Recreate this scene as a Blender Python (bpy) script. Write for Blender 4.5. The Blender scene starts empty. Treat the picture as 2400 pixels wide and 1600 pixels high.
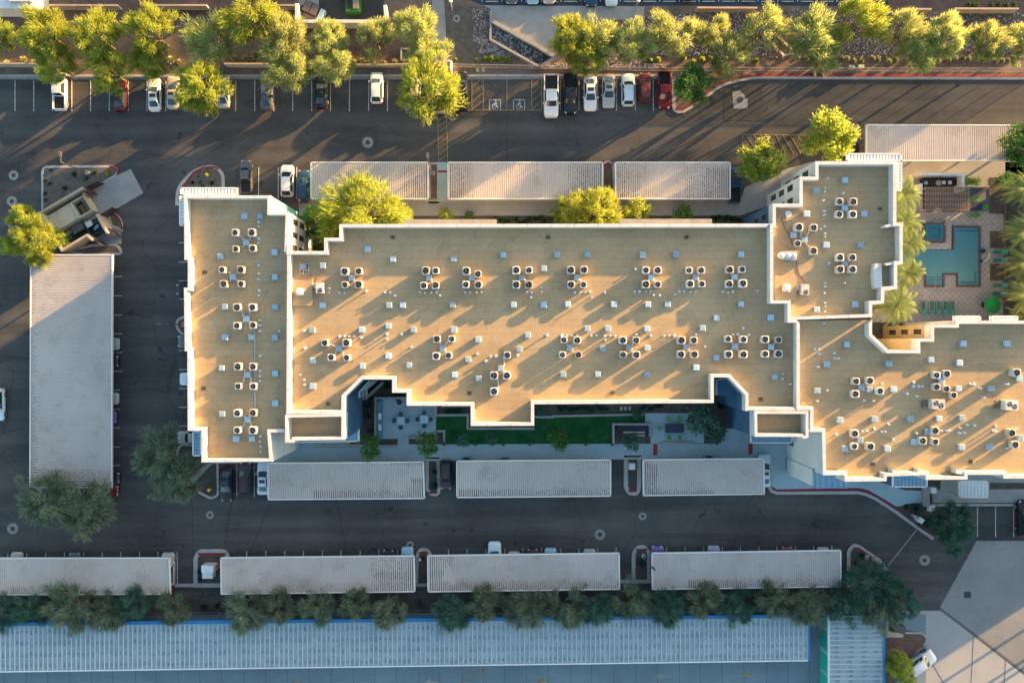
import bpy, bmesh, math, random
from mathutils import Vector, noise as mnoise
R = math.radians
C = bpy.context.scene.collection
rnd = random.Random(7)

# ---------------------------------------------------------------- camera
HC = 116.6                     # flying height in metres; 16 photo pixels are one metre on the ground
cam_d = bpy.data.cameras.new("camera")
cam_d.sensor_width = 36.0
cam_d.lens = 18.0 / (75.0 / HC)
cam_d.clip_start = 1.0
cam_d.clip_end = 3000.0
cam = bpy.data.objects.new("camera", cam_d)
C.objects.link(cam)
cam.location = (0, 0, HC)
cam.rotation_euler = (0, 0, 0)
bpy.context.scene.camera = cam

# ---------------------------------------------------------------- light
EL, AZ = R(6.4), R(32.7)       # sun elevation, direction towards the sun counted from +X to +Y
world = bpy.data.worlds.new("World")
bpy.context.scene.world = world
world.use_nodes = True
wn = world.node_tree
wn.nodes.clear()
sky = wn.nodes.new("ShaderNodeTexSky")
sky.sky_type = 'NISHITA'
sky.sun_disc = False
sky.sun_elevation = EL
sky.sun_rotation = math.pi / 2 - AZ
sky.air_density = 1.0
sky.dust_density = 1.5
sky.ozone_density = 0.6
bg = wn.nodes.new("ShaderNodeBackground")
bg.inputs[1].default_value = 0.085
wo = wn.nodes.new("ShaderNodeOutputWorld")
tint = wn.nodes.new("ShaderNodeMixRGB"); tint.blend_type = 'MULTIPLY'; tint.inputs[0].default_value = 1.0
tint.inputs[2].default_value = (0.93, 1.0, 1.06, 1)
wn.links.new(sky.outputs[0], tint.inputs[1])
wn.links.new(tint.outputs[0], bg.inputs[0])
wn.links.new(bg.outputs[0], wo.inputs[0])
sun_d = bpy.data.lights.new("sun", 'SUN')
sun_d.energy = 4.5
sun_d.angle = R(0.5)
sun_d.color = (1.0, 0.57, 0.21)
sun = bpy.data.objects.new("sun", sun_d)
C.objects.link(sun)
sv = Vector((math.cos(AZ) * math.cos(EL), math.sin(AZ) * math.cos(EL), math.sin(EL)))
sun.rotation_euler = sv.to_track_quat('Z', 'Y').to_euler()
sun.location = sv * 200
S = bpy.context.scene
S.view_settings.view_transform = 'Standard'
S.view_settings.look = 'None'
S.view_settings.exposure = 2.95
S.view_settings.gamma = 1.0
S.cycles.max_bounces = 5
S.cycles.diffuse_bounces = 3
S.cycles.glossy_bounces = 2

# ---------------------------------------------------------------- helpers
def P(px, py, z=0.0):
    k = (HC - z) / HC / 16.0
    return ((px - 1200.0) * k, (800.0 - py) * k, z)

def PX(pts, z=0.0):
    return [P(a, b, z)[:2] for a, b in pts]

MATS = {}
def mat(name, col, rough=0.8, col2=None, scale=1.0, detail=4.0, metal=0.0, bump=0.0, contrast=(0.35, 0.65),
        coords='pos', stretch=None, spec=0.3, rand=0.0, col3=None, scale3=12.0, amt3=0.5):
    if name in MATS: return MATS[name]
    m = bpy.data.materials.new(name)
    m.use_nodes = True
    nt = m.node_tree
    b = nt.nodes["Principled BSDF"]
    b.inputs["Roughness"].default_value = rough
    b.inputs["Metallic"].default_value = metal
    b.inputs["Specular IOR Level"].default_value = spec
    b.inputs["Base Color"].default_value = (*col, 1)
    last = None
    if col2 is not None:
        if coords == 'pos':
            src = nt.nodes.new("ShaderNodeNewGeometry").outputs["Position"]
        else:
            src = nt.nodes.new("ShaderNodeTexCoord").outputs["Object"]
        mp = nt.nodes.new("ShaderNodeMapping")
        if stretch: mp.inputs["Scale"].default_value = stretch
        nt.links.new(src, mp.inputs[0])
        n = nt.nodes.new("ShaderNodeTexNoise")
        n.inputs["Scale"].default_value = scale
        n.inputs["Detail"].default_value = detail
        n.inputs["Roughness"].default_value = 0.62
        nt.links.new(mp.outputs[0], n.inputs["Vector"])
        cr = nt.nodes.new("ShaderNodeValToRGB")
        cr.color_ramp.elements[0].position = contrast[0]
        cr.color_ramp.elements[1].position = contrast[1]
        cr.color_ramp.elements[0].color = (*col, 1)
        cr.color_ramp.elements[1].color = (*col2, 1)
        nt.links.new(n.outputs[0], cr.inputs[0])
        last = cr.outputs[0]
        if col3 is not None:
            n3 = nt.nodes.new("ShaderNodeTexNoise")
            n3.inputs["Scale"].default_value = scale3
            n3.inputs["Detail"].default_value = 6.0
            n3.inputs["Roughness"].default_value = 0.75
            nt.links.new(src, n3.inputs["Vector"])
            r3 = nt.nodes.new("ShaderNodeValToRGB")
            r3.color_ramp.elements[0].position = 0.52
            r3.color_ramp.elements[1].position = 0.66
            r3.color_ramp.elements[0].color = (0, 0, 0, 1)
            r3.color_ramp.elements[1].color = (amt3, amt3, amt3, 1)
            nt.links.new(n3.outputs[0], r3.inputs[0])
            mx = nt.nodes.new("ShaderNodeMixRGB")
            nt.links.new(r3.outputs[0], mx.inputs[0])
            nt.links.new(last, mx.inputs[1])
            mx.inputs[2].default_value = (*col3, 1)
            last = mx.outputs[0]
        if bump:
            bp = nt.nodes.new("ShaderNodeBump")
            bp.inputs["Strength"].default_value = bump
            bp.inputs["Distance"].default_value = 0.05
            nt.links.new(n.outputs[0], bp.inputs["Height"])
            nt.links.new(bp.outputs[0], b.inputs["Normal"])
    if rand:
        oi = nt.nodes.new("ShaderNodeObjectInfo")
        hs = nt.nodes.new("ShaderNodeHueSaturation")
        mr = nt.nodes.new("ShaderNodeMapRange")
        mr.inputs[3].default_value = 1 - rand
        mr.inputs[4].default_value = 1 + rand
        nt.links.new(oi.outputs["Random"], mr.inputs[0])
        nt.links.new(mr.outputs[0], hs.inputs["Value"])
        if last: nt.links.new(last, hs.inputs["Color"])
        else: hs.inputs["Color"].default_value = (*col, 1)
        last = hs.outputs[0]
    if last: nt.links.new(last, b.inputs["Base Color"])
    MATS[name] = m
    return m

def leafmat(name, c1, c2, trans=0.35, rand=0.15):
    if name in MATS: return MATS[name]
    m = bpy.data.materials.new(name)
    m.use_nodes = True
    nt = m.node_tree
    nt.nodes.clear()
    out = nt.nodes.new("ShaderNodeOutputMaterial")
    src = nt.nodes.new("ShaderNodeTexCoord").outputs["Object"]
    n = nt.nodes.new("ShaderNodeTexNoise"); n.inputs["Scale"].default_value = 1.3; n.inputs["Detail"].default_value = 5
    nt.links.new(src, n.inputs["Vector"])
    cr = nt.nodes.new("ShaderNodeValToRGB")
    cr.color_ramp.elements[0].position = 0.35; cr.color_ramp.elements[1].position = 0.65
    cr.color_ramp.elements[0].color = (*c1, 1); cr.color_ramp.elements[1].color = (*c2, 1)
    nt.links.new(n.outputs[0], cr.inputs[0])
    oi = nt.nodes.new("ShaderNodeObjectInfo")
    mr = nt.nodes.new("ShaderNodeMapRange"); mr.inputs[3].default_value = 1 - rand; mr.inputs[4].default_value = 1 + rand
    mr2 = nt.nodes.new("ShaderNodeMapRange"); mr2.inputs[3].default_value = 0.492; mr2.inputs[4].default_value = 0.508
    nt.links.new(oi.outputs["Random"], mr.inputs[0]); nt.links.new(oi.outputs["Random"], mr2.inputs[0])
    hs = nt.nodes.new("ShaderNodeHueSaturation")
    nt.links.new(mr.outputs[0], hs.inputs["Value"]); nt.links.new(mr2.outputs[0], hs.inputs["Hue"])
    nt.links.new(cr.outputs[0], hs.inputs["Color"])
    d = nt.nodes.new("ShaderNodeBsdfDiffuse"); t = nt.nodes.new("ShaderNodeBsdfTranslucent")
    nt.links.new(hs.outputs[0], d.inputs[0]); nt.links.new(hs.outputs[0], t.inputs[0])
    mx = nt.nodes.new("ShaderNodeMixShader"); mx.inputs[0].default_value = trans
    nt.links.new(d.outputs[0], mx.inputs[1]); nt.links.new(t.outputs[0], mx.inputs[2])
    nt.links.new(mx.outputs[0], out.inputs[0])
    MATS[name] = m
    return m

class MB:
    def __init__(self): self.v = []; self.f = []
    def quad(self, a, b, c, d):
        i = len(self.v); self.v += [a, b, c, d]; self.f.append((i, i + 1, i + 2, i + 3)); return self
    def poly(self, pts):
        i = len(self.v); self.v += list(pts); self.f.append(tuple(range(i, i + len(pts)))); return self
    def prism(self, pts, z0, z1, bottom=True, tp=None):
        """pts: xy outline; z0 to z1; tp: other outline for the top"""
        a = sum(pts[i][0] * pts[(i + 1) % len(pts)][1] - pts[(i + 1) % len(pts)][0] * pts[i][1] for i in range(len(pts)))
        if a < 0:
            pts = pts[::-1]
            if tp: tp = tp[::-1]
        tp = tp or pts
        n = len(pts); i = len(self.v)
        self.v += [(x, y, z0) for x, y in pts] + [(x, y, z1) for x, y in tp]
        for k in range(n):
            j = (k + 1) % n
            self.f.append((i + k, i + j, i + n + j, i + n + k))
        self.f.append(tuple(range(i + n, i + 2 * n)))
        if bottom: self.f.append(tuple(reversed(range(i, i + n))))
        return self
    def box(self, cx, cy, z0, sx, sy, sz, rot=0.0, taper=1.0):
        c, s = math.cos(rot), math.sin(rot)
        def q(k):
            return [(cx + (x * sx / 2 * k) * c - (y * sy / 2 * k) * s, cy + (x * sx / 2 * k) * s + (y * sy / 2 * k) * c)
                    for x, y in ((-1, -1), (1, -1), (1, 1), (-1, 1))]
        return self.prism(q(1), z0, z0 + sz, tp=q(taper))
    def cyl(self, cx, cy, z0, r, h, n=14, r2=None):
        r2 = r if r2 is None else r2
        p = [(cx + r * math.cos(2 * math.pi * k / n), cy + r * math.sin(2 * math.pi * k / n)) for k in range(n)]
        t = [(cx + r2 * math.cos(2 * math.pi * k / n), cy + r2 * math.sin(2 * math.pi * k / n)) for k in range(n)]
        return self.prism(p, z0, z0 + h, tp=t)
    def bar(self, a, b, w, h=None, n=4):
        """bar from 3-D point a to b"""
        h = h or w
        a, b = Vector(a), Vector(b)
        d = (b - a).normalized()
        up = Vector((0, 0, 1)) if abs(d.z) < 0.95 else Vector((1, 0, 0))
        s = d.cross(up).normalized(); u = s.cross(d)
        i = len(self.v)
        for p in (a, b):
            for k in range(n):
                an = 2 * math.pi * (k + 0.5) / n
                f = 1 / math.cos(math.pi / 4) if n == 4 else 1
                self.v.append(tuple(p + s * math.cos(an) * w / 2 * f + u * math.sin(an) * h / 2 * f))
        for k in range(n):
            j = (k + 1) % n
            self.f.append((i + k, i + n + k, i + n + j, i + j))
        self.f.append(tuple(range(i, i + n))); self.f.append(tuple(reversed(range(i + n, i + 2 * n))))
        return self
    def tube(self, pts, w, n=6):
        for a, b in zip(pts[:-1], pts[1:]): self.bar(a, b, w, n=n)
        return self
    def ring(self, cx, cy, z0, z1, r0, r1, n=32):
        for k in range(n):
            a, b = 2 * math.pi * k / n, 2 * math.pi * (k + 1) / n
            p = [(cx + r * math.cos(t), cy + r * math.sin(t)) for r, t in ((r0, a), (r1, a), (r1, b), (r0, b))]
            self.quad(*[(x, y, z1) for x, y in p])
            self.quad((*p[1], z0), (*p[2], z0), (*p[2], z1), (*p[1], z1))
            self.quad((*p[3], z0), (*p[0], z0), (*p[0], z1), (*p[3], z1))
        return self
    def build(self, name, m, parent=None, smooth=False):
        ox = Vector((0, 0, 0))
        if parent is not None and parent.parent is None: ox = parent.location
        me = bpy.data.meshes.new(name)
        if ox.length > 0: vs = [(x - ox.x, y - ox.y, z - ox.z) for x, y, z in self.v]
        else: vs = self.v
        me.from_pydata(vs, [], self.f)
        me.update()
        o = bpy.data.objects.new(name, me)
        if m is not None: me.materials.append(m)
        if smooth: me.polygons.foreach_set("use_smooth", [True] * len(me.polygons))
        C.objects.link(o)
        if parent is not None: o.parent = parent
        return o

def tag(o, label, cat, group=None):
    o["label"] = label; o["category"] = cat
    if group: o["group"] = group
    return o
def struct(o, label=None):
    o["kind"] = "structure"
    if label: o["label"] = label
    return o
def stuff(o, label, cat):
    o["kind"] = "stuff"; o["label"] = label; o["category"] = cat
    return o
def thing(name, label, cat, loc=(0, 0, 0), group=None, rz=0.0):
    o = bpy.data.objects.new(name, None); C.objects.link(o)
    o.empty_display_size = 0.3
    o.location = loc; o.rotation_euler = (0, 0, rz)
    return tag(o, label, cat, group)

def dup(root, loc, rz=0.0, label=None, group=None, mats=None, scale=1.0, cat=None, skip=()):
    r = root.copy(); C.objects.link(r)
    r.location = loc; r.rotation_euler = (0, 0, rz)
    if scale != 1.0: r.scale = (scale, scale, scale) if not isinstance(scale, tuple) else scale
    if label: r["label"] = label
    if group: r["group"] = group
    if cat: r["category"] = cat
    for ch in list(root.children):
        c = ch.copy(); C.objects.link(c); c.parent = r
        if mats and ch.name.split(".")[0] in mats:
            c.material_slots[0].link = 'OBJECT'
            c.material_slots[0].material = mats[ch.name.split(".")[0]]
        for g in list(ch.children):
            d = g.copy(); C.objects.link(d); d.parent = c
    return r

def kill(root):
    for ch in list(root.children):
        for g in list(ch.children): bpy.data.objects.remove(g)
        bpy.data.objects.remove(ch)
    bpy.data.objects.remove(root)

ORD = ["first", "second", "third", "fourth", "fifth", "sixth", "seventh", "eighth", "ninth", "tenth", "eleventh", "twelfth",
       "thirteenth", "fourteenth", "fifteenth", "sixteenth", "seventeenth", "eighteenth", "nineteenth", "twentieth",
       "twenty-first", "twenty-second", "twenty-third", "twenty-fourth", "twenty-fifth", "twenty-sixth", "twenty-seventh",
       "twenty-eighth", "twenty-ninth", "thirtieth", "thirty-first", "thirty-second", "thirty-third", "thirty-fourth", "thirty-fifth"]

def offset_poly(pts, d):
    """inward offset of an xy polygon, mitred"""
    n = len(pts)
    a = sum(pts[i][0] * pts[(i + 1) % n][1] - pts[(i + 1) % n][0] * pts[i][1] for i in range(n))
    sgn = 1 if a > 0 else -1
    out = []
    for i in range(n):
        p0, p1, p2 = Vector(pts[i - 1]), Vector(pts[i]), Vector(pts[(i + 1) % n])
        e1, e2 = (p1 - p0).normalized(), (p2 - p1).normalized()
        n1, n2 = Vector((-e1.y, e1.x)) * sgn, Vector((-e2.y, e2.x)) * sgn
        b = n1 + n2
        if b.length < 1e-6: b = n1
        b = b.normalized()
        out.append(tuple(p1 + b * d / max(0.3, b.dot(n1))))
    return out

def ribbon(mb, path, w, z0, z1, closed=False, side=0.0):
    """strip of width w along xy path, real height z0..z1; side shifts it sideways (left +)"""
    n = len(path); L = []; Rr = []
    for i in range(n):
        p = Vector(path[i])
        a = Vector(path[i - 1]) if (i > 0 or closed) else None
        b = Vector(path[(i + 1) % n]) if (i < n - 1 or closed) else None
        if a is None: d = (b - p).normalized(); k = 1
        elif b is None: d = (p - a).normalized(); k = 1
        else:
            d1, d2 = (p - a).normalized(), (b - p).normalized()
            d = (d1 + d2).normalized(); k = 1 / max(0.4, d.dot(d1))
        nn = Vector((-d.y, d.x))
        L.append(p + nn * (side + w / 2) * k); Rr.append(p + nn * (side - w / 2) * k)
    rng = range(n) if closed else range(n - 1)
    for i in rng:
        j = (i + 1) % n
        mb.quad((*L[i], z1), (*Rr[i], z1), (*Rr[j], z1), (*L[j], z1))
        mb.quad((*L[i], z0), (*L[i], z1), (*L[j], z1), (*L[j], z0))
        mb.quad((*Rr[i], z0), (*Rr[j], z0), (*Rr[j], z1), (*Rr[i], z1))
    if not closed:
        for i in (0, n - 1): mb.quad((*L[i], z0), (*Rr[i], z0), (*Rr[i], z1), (*L[i], z1))
    return mb

def roundpoly(pts, r, n=5):
    """round the corners of a pixel outline; pts: (x, y) or (x, y, radius)"""
    out = []; m = len(pts)
    for i in range(m):
        q = pts[i]; rr = q[2] if len(q) > 2 else r
        p = Vector(q[:2]); a = Vector(pts[i - 1][:2]); b = Vector(pts[(i + 1) % m][:2])
        if rr <= 0: out.append(tuple(p)); continue
        d1 = (a - p); d2 = (b - p)
        k = min(rr, d1.length * 0.49, d2.length * 0.49)
        s, e = p + d1.normalized() * k, p + d2.normalized() * k
        for t in range(n + 1):
            t /= n
            out.append(tuple(s * (1 - t) ** 2 + p * 2 * t * (1 - t) + e * t * t))
    return out

# ---------------------------------------------------------------- materials
M_asph = mat("asphalt", (0.050, 0.051, 0.053), 0.9, (0.084, 0.083, 0.082), 0.09, 8, spec=0.25, col3=(0.095, 0.090, 0.085), scale3=1.3, amt3=0.35, contrast=(0.35, 0.68))
M_patch = mat("asphalt_patch", (0.038, 0.038, 0.040), 0.85, (0.05, 0.05, 0.05), 0.5)
M_dirt = mat("desert_gravel", (0.10, 0.072, 0.056), 0.95, (0.17, 0.125, 0.10), 0.35, 8, col3=(0.30, 0.24, 0.20), scale3=5.0, amt3=0.7, bump=0.6)
M_dirtr = mat("reddish_gravel", (0.095, 0.058, 0.048), 0.95, (0.15, 0.095, 0.08), 0.8, 8, col3=(0.24, 0.18, 0.15), scale3=7.0, amt3=0.6)
M_gravel = mat("grey_gravel", (0.075, 0.068, 0.062), 0.95, (0.12, 0.105, 0.095), 1.2, 8, col3=(0.2, 0.18, 0.16), scale3=6.0, amt3=0.6)
M_mulch = mat("dark_soil", (0.05, 0.045, 0.04), 0.95, (0.09, 0.08, 0.07), 0.8, 8, col3=(0.11, 0.095, 0.08), scale3=7.0, amt3=0.6)
M_conc = mat("concrete", (0.23, 0.23, 0.235), 0.85, (0.30, 0.30, 0.30), 0.25, 6, col3=(0.19, 0.185, 0.18), scale3=0.9, amt3=0.35)
M_concd = mat("concrete_drive", (0.17, 0.175, 0.18), 0.85, (0.23, 0.232, 0.235), 0.12, 7, col3=(0.14, 0.14, 0.14), scale3=0.7, amt3=0.35)
M_concb = mat("blue_grey_concrete", (0.12, 0.175, 0.21), 0.8, (0.16, 0.225, 0.26), 0.15, 6, col3=(0.11, 0.15, 0.18), scale3=0.8, amt3=0.4)
M_walk = mat("walkway_concrete", (0.26, 0.36, 0.41), 0.85, (0.31, 0.42, 0.47), 0.3, 6, col3=(0.18, 0.2, 0.2), scale3=1.2, amt3=0.3)
M_kerb = mat("kerb_concrete", (0.30, 0.29, 0.28), 0.85, (0.40, 0.385, 0.37), 0.8, 6)
M_gutter = mat("gutter_concrete", (0.20, 0.20, 0.20), 0.85, (0.26, 0.255, 0.25), 0.8, 6)
M_red = mat("red_kerb_paint", (0.26, 0.022, 0.03), 0.7, (0.17, 0.03, 0.035), 1.5, 6)
M_line = mat("white_road_paint", (0.52, 0.52, 0.51), 0.7, (0.30, 0.30, 0.30), 2.0, 8)
M_yline = mat("yellow_road_paint", (0.29, 0.21, 0.08), 0.7, (0.16, 0.125, 0.07), 2.0, 8)
M_joint = mat("joint_line", (0.07, 0.07, 0.07), 0.9)
M_turf = mat("artificial_turf", (0.006, 0.055, 0.018), 0.95, (0.018, 0.10, 0.032), 0.35, 8, spec=0.1, col3=(0.035, 0.085, 0.035), scale3=0.7, amt3=0.5)
M_white = mat("white_stucco", (0.55, 0.565, 0.58), 0.85, (0.46, 0.475, 0.49), 0.6, 6, col3=(0.48, 0.47, 0.45), scale3=1.7, amt3=0.3)
M_wall2 = mat("pale_stucco", (0.62, 0.63, 0.62), 0.85, (0.56, 0.57, 0.56), 0.4, 6)
M_navy = mat("navy_stucco", (0.03, 0.085, 0.17), 0.8, (0.045, 0.12, 0.22), 0.4, 5)
M_teal = mat("teal_stucco", (0.12, 0.42, 0.40), 0.8, (0.10, 0.36, 0.34), 0.5, 5)
M_bounce = mat("bounce_glow_stucco", (0.40, 0.33, 0.21), 0.8, (0.34, 0.28, 0.18), 0.5, 5)  # warm bounce glow of the west-facing court walls, put into the stucco colour
M_glass = mat("window_glass", (0.02, 0.028, 0.032), 0.12, spec=0.6)
M_frame = mat("bronze_frame", (0.16, 0.12, 0.09), 0.5)
M_steel = mat("carport_white_steel", (0.52, 0.475, 0.445), 0.65, (0.44, 0.395, 0.37), 0.12, 6, col3=(0.33, 0.275, 0.245), scale3=0.45, amt3=0.5)
M_trim = mat("white_steel_trim", (0.66, 0.65, 0.64), 0.5)
M_awn = mat("pale_steel_awning", (0.68, 0.70, 0.72), 0.5, (0.60, 0.62, 0.64), 0.8)
M_awnsh = mat("shaded_steel_awning", (0.20, 0.34, 0.46), 0.5, (0.16, 0.29, 0.41), 0.8)  # shaded copy of the pale awning steel, blue shade put into the colour
M_bluer = mat("blue_grey_steel_roof", (0.29, 0.36, 0.39), 0.5, (0.23, 0.30, 0.33), 0.5, 8, col3=(0.15, 0.22, 0.25), scale3=1.1, amt3=0.5)
M_bluef = mat("bright_blue_fascia", (0.02, 0.16, 0.36), 0.45)
M_cas = mat("white_painted_casing", (0.62, 0.60, 0.57), 0.5, (0.42, 0.40, 0.38), 2.2, coords='obj', rand=0.22)
M_dark = mat("dark_recess", (0.015, 0.016, 0.02), 0.6)
M_fan = mat("grey_fan_blade", (0.30, 0.29, 0.29), 0.4, metal=0.3)
M_galv = mat("galvanized_sheet", (0.25, 0.36, 0.46), 0.45, (0.33, 0.44, 0.54), 2.5, coords='obj', rand=0.25)
M_pvc = mat("white_vent_pipe", (0.60, 0.60, 0.59), 0.5)
M_rock1 = mat("pale_rocks", (0.42, 0.37, 0.35), 0.9, (0.14, 0.12, 0.12), 2.6, 2, contrast=(0.42, 0.6))
M_rock2 = mat("dark_rocks", (0.07, 0.075, 0.09), 0.9, (0.30, 0.30, 0.31), 2.6, 2, contrast=(0.42, 0.6))
M_bark = mat("bark", (0.10, 0.075, 0.05), 0.95, (0.16, 0.13, 0.09), 4, coords='obj')
M_tyre = mat("tyre_rubber", (0.012, 0.012, 0.013), 0.9)
M_rim = mat("wheel_rim", (0.4, 0.4, 0.42), 0.35, metal=0.7)
M_cglass = mat("car_glass", (0.015, 0.035, 0.05), 0.06, spec=0.8)
M_tail = mat("tail_light_red", (0.45, 0.01, 0.01), 0.25)
M_head = mat("head_light_clear", (0.7, 0.7, 0.72), 0.15)
M_black = mat("black_plastic", (0.02, 0.02, 0.022), 0.6)
M_wallc = mat("tan_block_wall", (0.42, 0.34, 0.28), 0.9, (0.34, 0.27, 0.22), 1.5, 5)
M_gate = mat("brown_steel_gate", (0.07, 0.045, 0.045), 0.6)
M_cont = mat("beige_painted_steel", (0.42, 0.38, 0.30), 0.6, (0.34, 0.31, 0.25), 0.9, coords='obj')
M_gdump = mat("dark_green_steel", (0.01, 0.07, 0.05), 0.5)
M_lawn = mat("green_paint", (0.04, 0.30, 0.04), 0.5)
def roof_material():
    m = mat("roof_membrane", (0.36, 0.265, 0.158), 0.9, (0.43, 0.318, 0.19), 0.09, 7, col3=(0.28, 0.222, 0.14), scale3=0.5, amt3=0.4)
    nt = m.node_tree; b = nt.nodes["Principled BSDF"]
    prev = b.inputs["Base Color"].links[0].from_socket
    # sheet laps: thin darker joints every metre, end laps every ten metres
    g = nt.nodes.new("ShaderNodeNewGeometry")
    br = nt.nodes.new("ShaderNodeTexBrick")
    br.inputs["Scale"].default_value = 1.0
    br.inputs["Mortar Size"].default_value = 0.022
    br.inputs["Mortar Smooth"].default_value = 0.3
    br.inputs["Brick Width"].default_value = 9.7
    br.inputs["Row Height"].default_value = 0.98
    br.inputs["Color1"].default_value = (1, 1, 1, 1); br.inputs["Color2"].default_value = (0.93, 0.93, 0.93, 1)
    br.inputs["Mortar"].default_value = (0.70, 0.68, 0.66, 1)
    nt.links.new(g.outputs["Position"], br.inputs["Vector"])
    mx = nt.nodes.new("ShaderNodeMixRGB"); mx.blend_type = 'MULTIPLY'; mx.inputs[0].default_value = 1
    nt.links.new(prev, mx.inputs[1]); nt.links.new(br.outputs["Color"], mx.inputs[2])
    # tide marks of dried puddles
    n2 = nt.nodes.new("ShaderNodeTexNoise"); n2.inputs["Scale"].default_value = 0.16; n2.inputs["Detail"].default_value = 3; n2.inputs["Distortion"].default_value = 0.6
    nt.links.new(g.outputs["Position"], n2.inputs["Vector"])
    r2 = nt.nodes.new("ShaderNodeValToRGB"); e = r2.color_ramp.elements
    e[0].position = 0.54; e[0].color = (1, 1, 1, 1); e[1].position = 0.60; e[1].color = (0.93, 0.92, 0.91, 1)
    k2 = r2.color_ramp.elements.new(0.565); k2.color = (0.84, 0.83, 0.82, 1)
    k3 = r2.color_ramp.elements.new(0.575); k3.color = (0.95, 0.94, 0.93, 1)
    nt.links.new(n2.outputs[0], r2.inputs[0])
    m2 = nt.nodes.new("ShaderNodeMixRGB"); m2.blend_type = 'MULTIPLY'; m2.inputs[0].default_value = 0.8
    nt.links.new(mx.outputs[0], m2.inputs[1]); nt.links.new(r2.outputs[0], m2.inputs[2])
    # fine grit
    n4 = nt.nodes.new("ShaderNodeTexNoise"); n4.inputs["Scale"].default_value = 2.2; n4.inputs["Detail"].default_value = 8; n4.inputs["Roughness"].default_value = 0.8
    nt.links.new(g.outputs["Position"], n4.inputs["Vector"])
    r4 = nt.nodes.new("ShaderNodeValToRGB"); r4.color_ramp.elements[0].position = 0.3; r4.color_ramp.elements[1].position = 0.7
    r4.color_ramp.elements[0].color = (0.86, 0.86, 0.86, 1); r4.color_ramp.elements[1].color = (1.08, 1.08, 1.08, 1)
    nt.links.new(n4.outputs[0], r4.inputs[0])
    m4 = nt.nodes.new("ShaderNodeMixRGB"); m4.blend_type = 'MULTIPLY'; m4.inputs[0].default_value = 1
    nt.links.new(m2.outputs[0], m4.inputs[1]); nt.links.new(r4.outputs[0], m4.inputs[2])
    nt.links.new(m4.outputs[0], b.inputs["Base Color"])
    return m
M_roof = roof_material()
def lawn_detail(m):
    pass
M_capj = mat("cap_flashing_joint", (0.36, 0.36, 0.37), 0.7)
# ================================================================= GROUND AND PAVING
def asphalt_detail(m):
    nt = m.node_tree; b = nt.nodes["Principled BSDF"]; prev = b.inputs["Base Color"].links[0].from_socket
    g = nt.nodes.new("ShaderNodeNewGeometry")
    def layer(prev, tex_out, ramp, fac=1.0):
        r = nt.nodes.new("ShaderNodeValToRGB"); r.color_ramp.elements[0].position, r.color_ramp.elements[1].position = ramp[0][0], ramp[1][0]
        r.color_ramp.elements[0].color = (*ramp[0][1], 1); r.color_ramp.elements[1].color = (*ramp[1][1], 1)
        nt.links.new(tex_out, r.inputs[0])
        x = nt.nodes.new("ShaderNodeMixRGB"); x.blend_type = 'MULTIPLY'; x.inputs[0].default_value = fac
        nt.links.new(prev, x.inputs[1]); nt.links.new(r.outputs[0], x.inputs[2]); return x.outputs[0]
    mp = nt.nodes.new("ShaderNodeMapping"); mp.inputs["Scale"].default_value = (0.035, 0.5, 1); nt.links.new(g.outputs["Position"], mp.inputs[0])
    n = nt.nodes.new("ShaderNodeTexNoise"); n.inputs["Scale"].default_value = 1; n.inputs["Detail"].default_value = 6; nt.links.new(mp.outputs[0], n.inputs["Vector"])
    prev = layer(prev, n.outputs[0], ((0.38, (0.82, 0.82, 0.84)), (0.64, (1.22, 1.20, 1.17))))
    v = nt.nodes.new("ShaderNodeTexVoronoi"); v.feature = 'DISTANCE_TO_EDGE'; v.inputs["Scale"].default_value = 0.11
    n2 = nt.nodes.new("ShaderNodeTexNoise"); n2.inputs["Scale"].default_value = 0.5; n2.inputs["Detail"].default_value = 5; nt.links.new(g.outputs["Position"], n2.inputs["Vector"])
    ad = nt.nodes.new("ShaderNodeMixRGB"); ad.inputs[0].default_value = 0.78; nt.links.new(n2.outputs["Color"], ad.inputs[1]); nt.links.new(g.outputs["Position"], ad.inputs[2]); nt.links.new(ad.outputs[0], v.inputs["Vector"])
    prev = layer(prev, v.outputs[0], ((0.002, (0.62, 0.62, 0.62)), (0.006, (1, 1, 1))), 0.7)
    n3 = nt.nodes.new("ShaderNodeTexNoise"); n3.inputs["Scale"].default_value = 0.42; n3.inputs["Detail"].default_value = 2; nt.links.new(g.outputs["Position"], n3.inputs["Vector"])
    prev = layer(prev, n3.outputs[0], ((0.27, (0.45, 0.45, 0.45)), (0.33, (1, 1, 1))), 0.8)
    nt.links.new(prev, b.inputs["Base Color"])
asphalt_detail(M_asph)
g = MB(); g.quad((-900, -900, 0), (900, -900, 0), (900, 900, 0), (-900, 900, 0))
struct(g.build("ground", M_asph), "dark asphalt parking lot around the buildings")
_layer = [0.004]
def sheet(name, px, m, h=None, label=None, z0=0.0):
    """flat area outlined in photo pixels; h: raised by a real step, else a thin sheet"""
    if h is None:
        _layer[0] += 0.004; z = _layer[0]
    else: z = h
    b = MB()
    xy = PX(px, z)
    b.prism(xy, z0, z, bottom=False)
    return struct(b.build(name, m), label)

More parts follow.
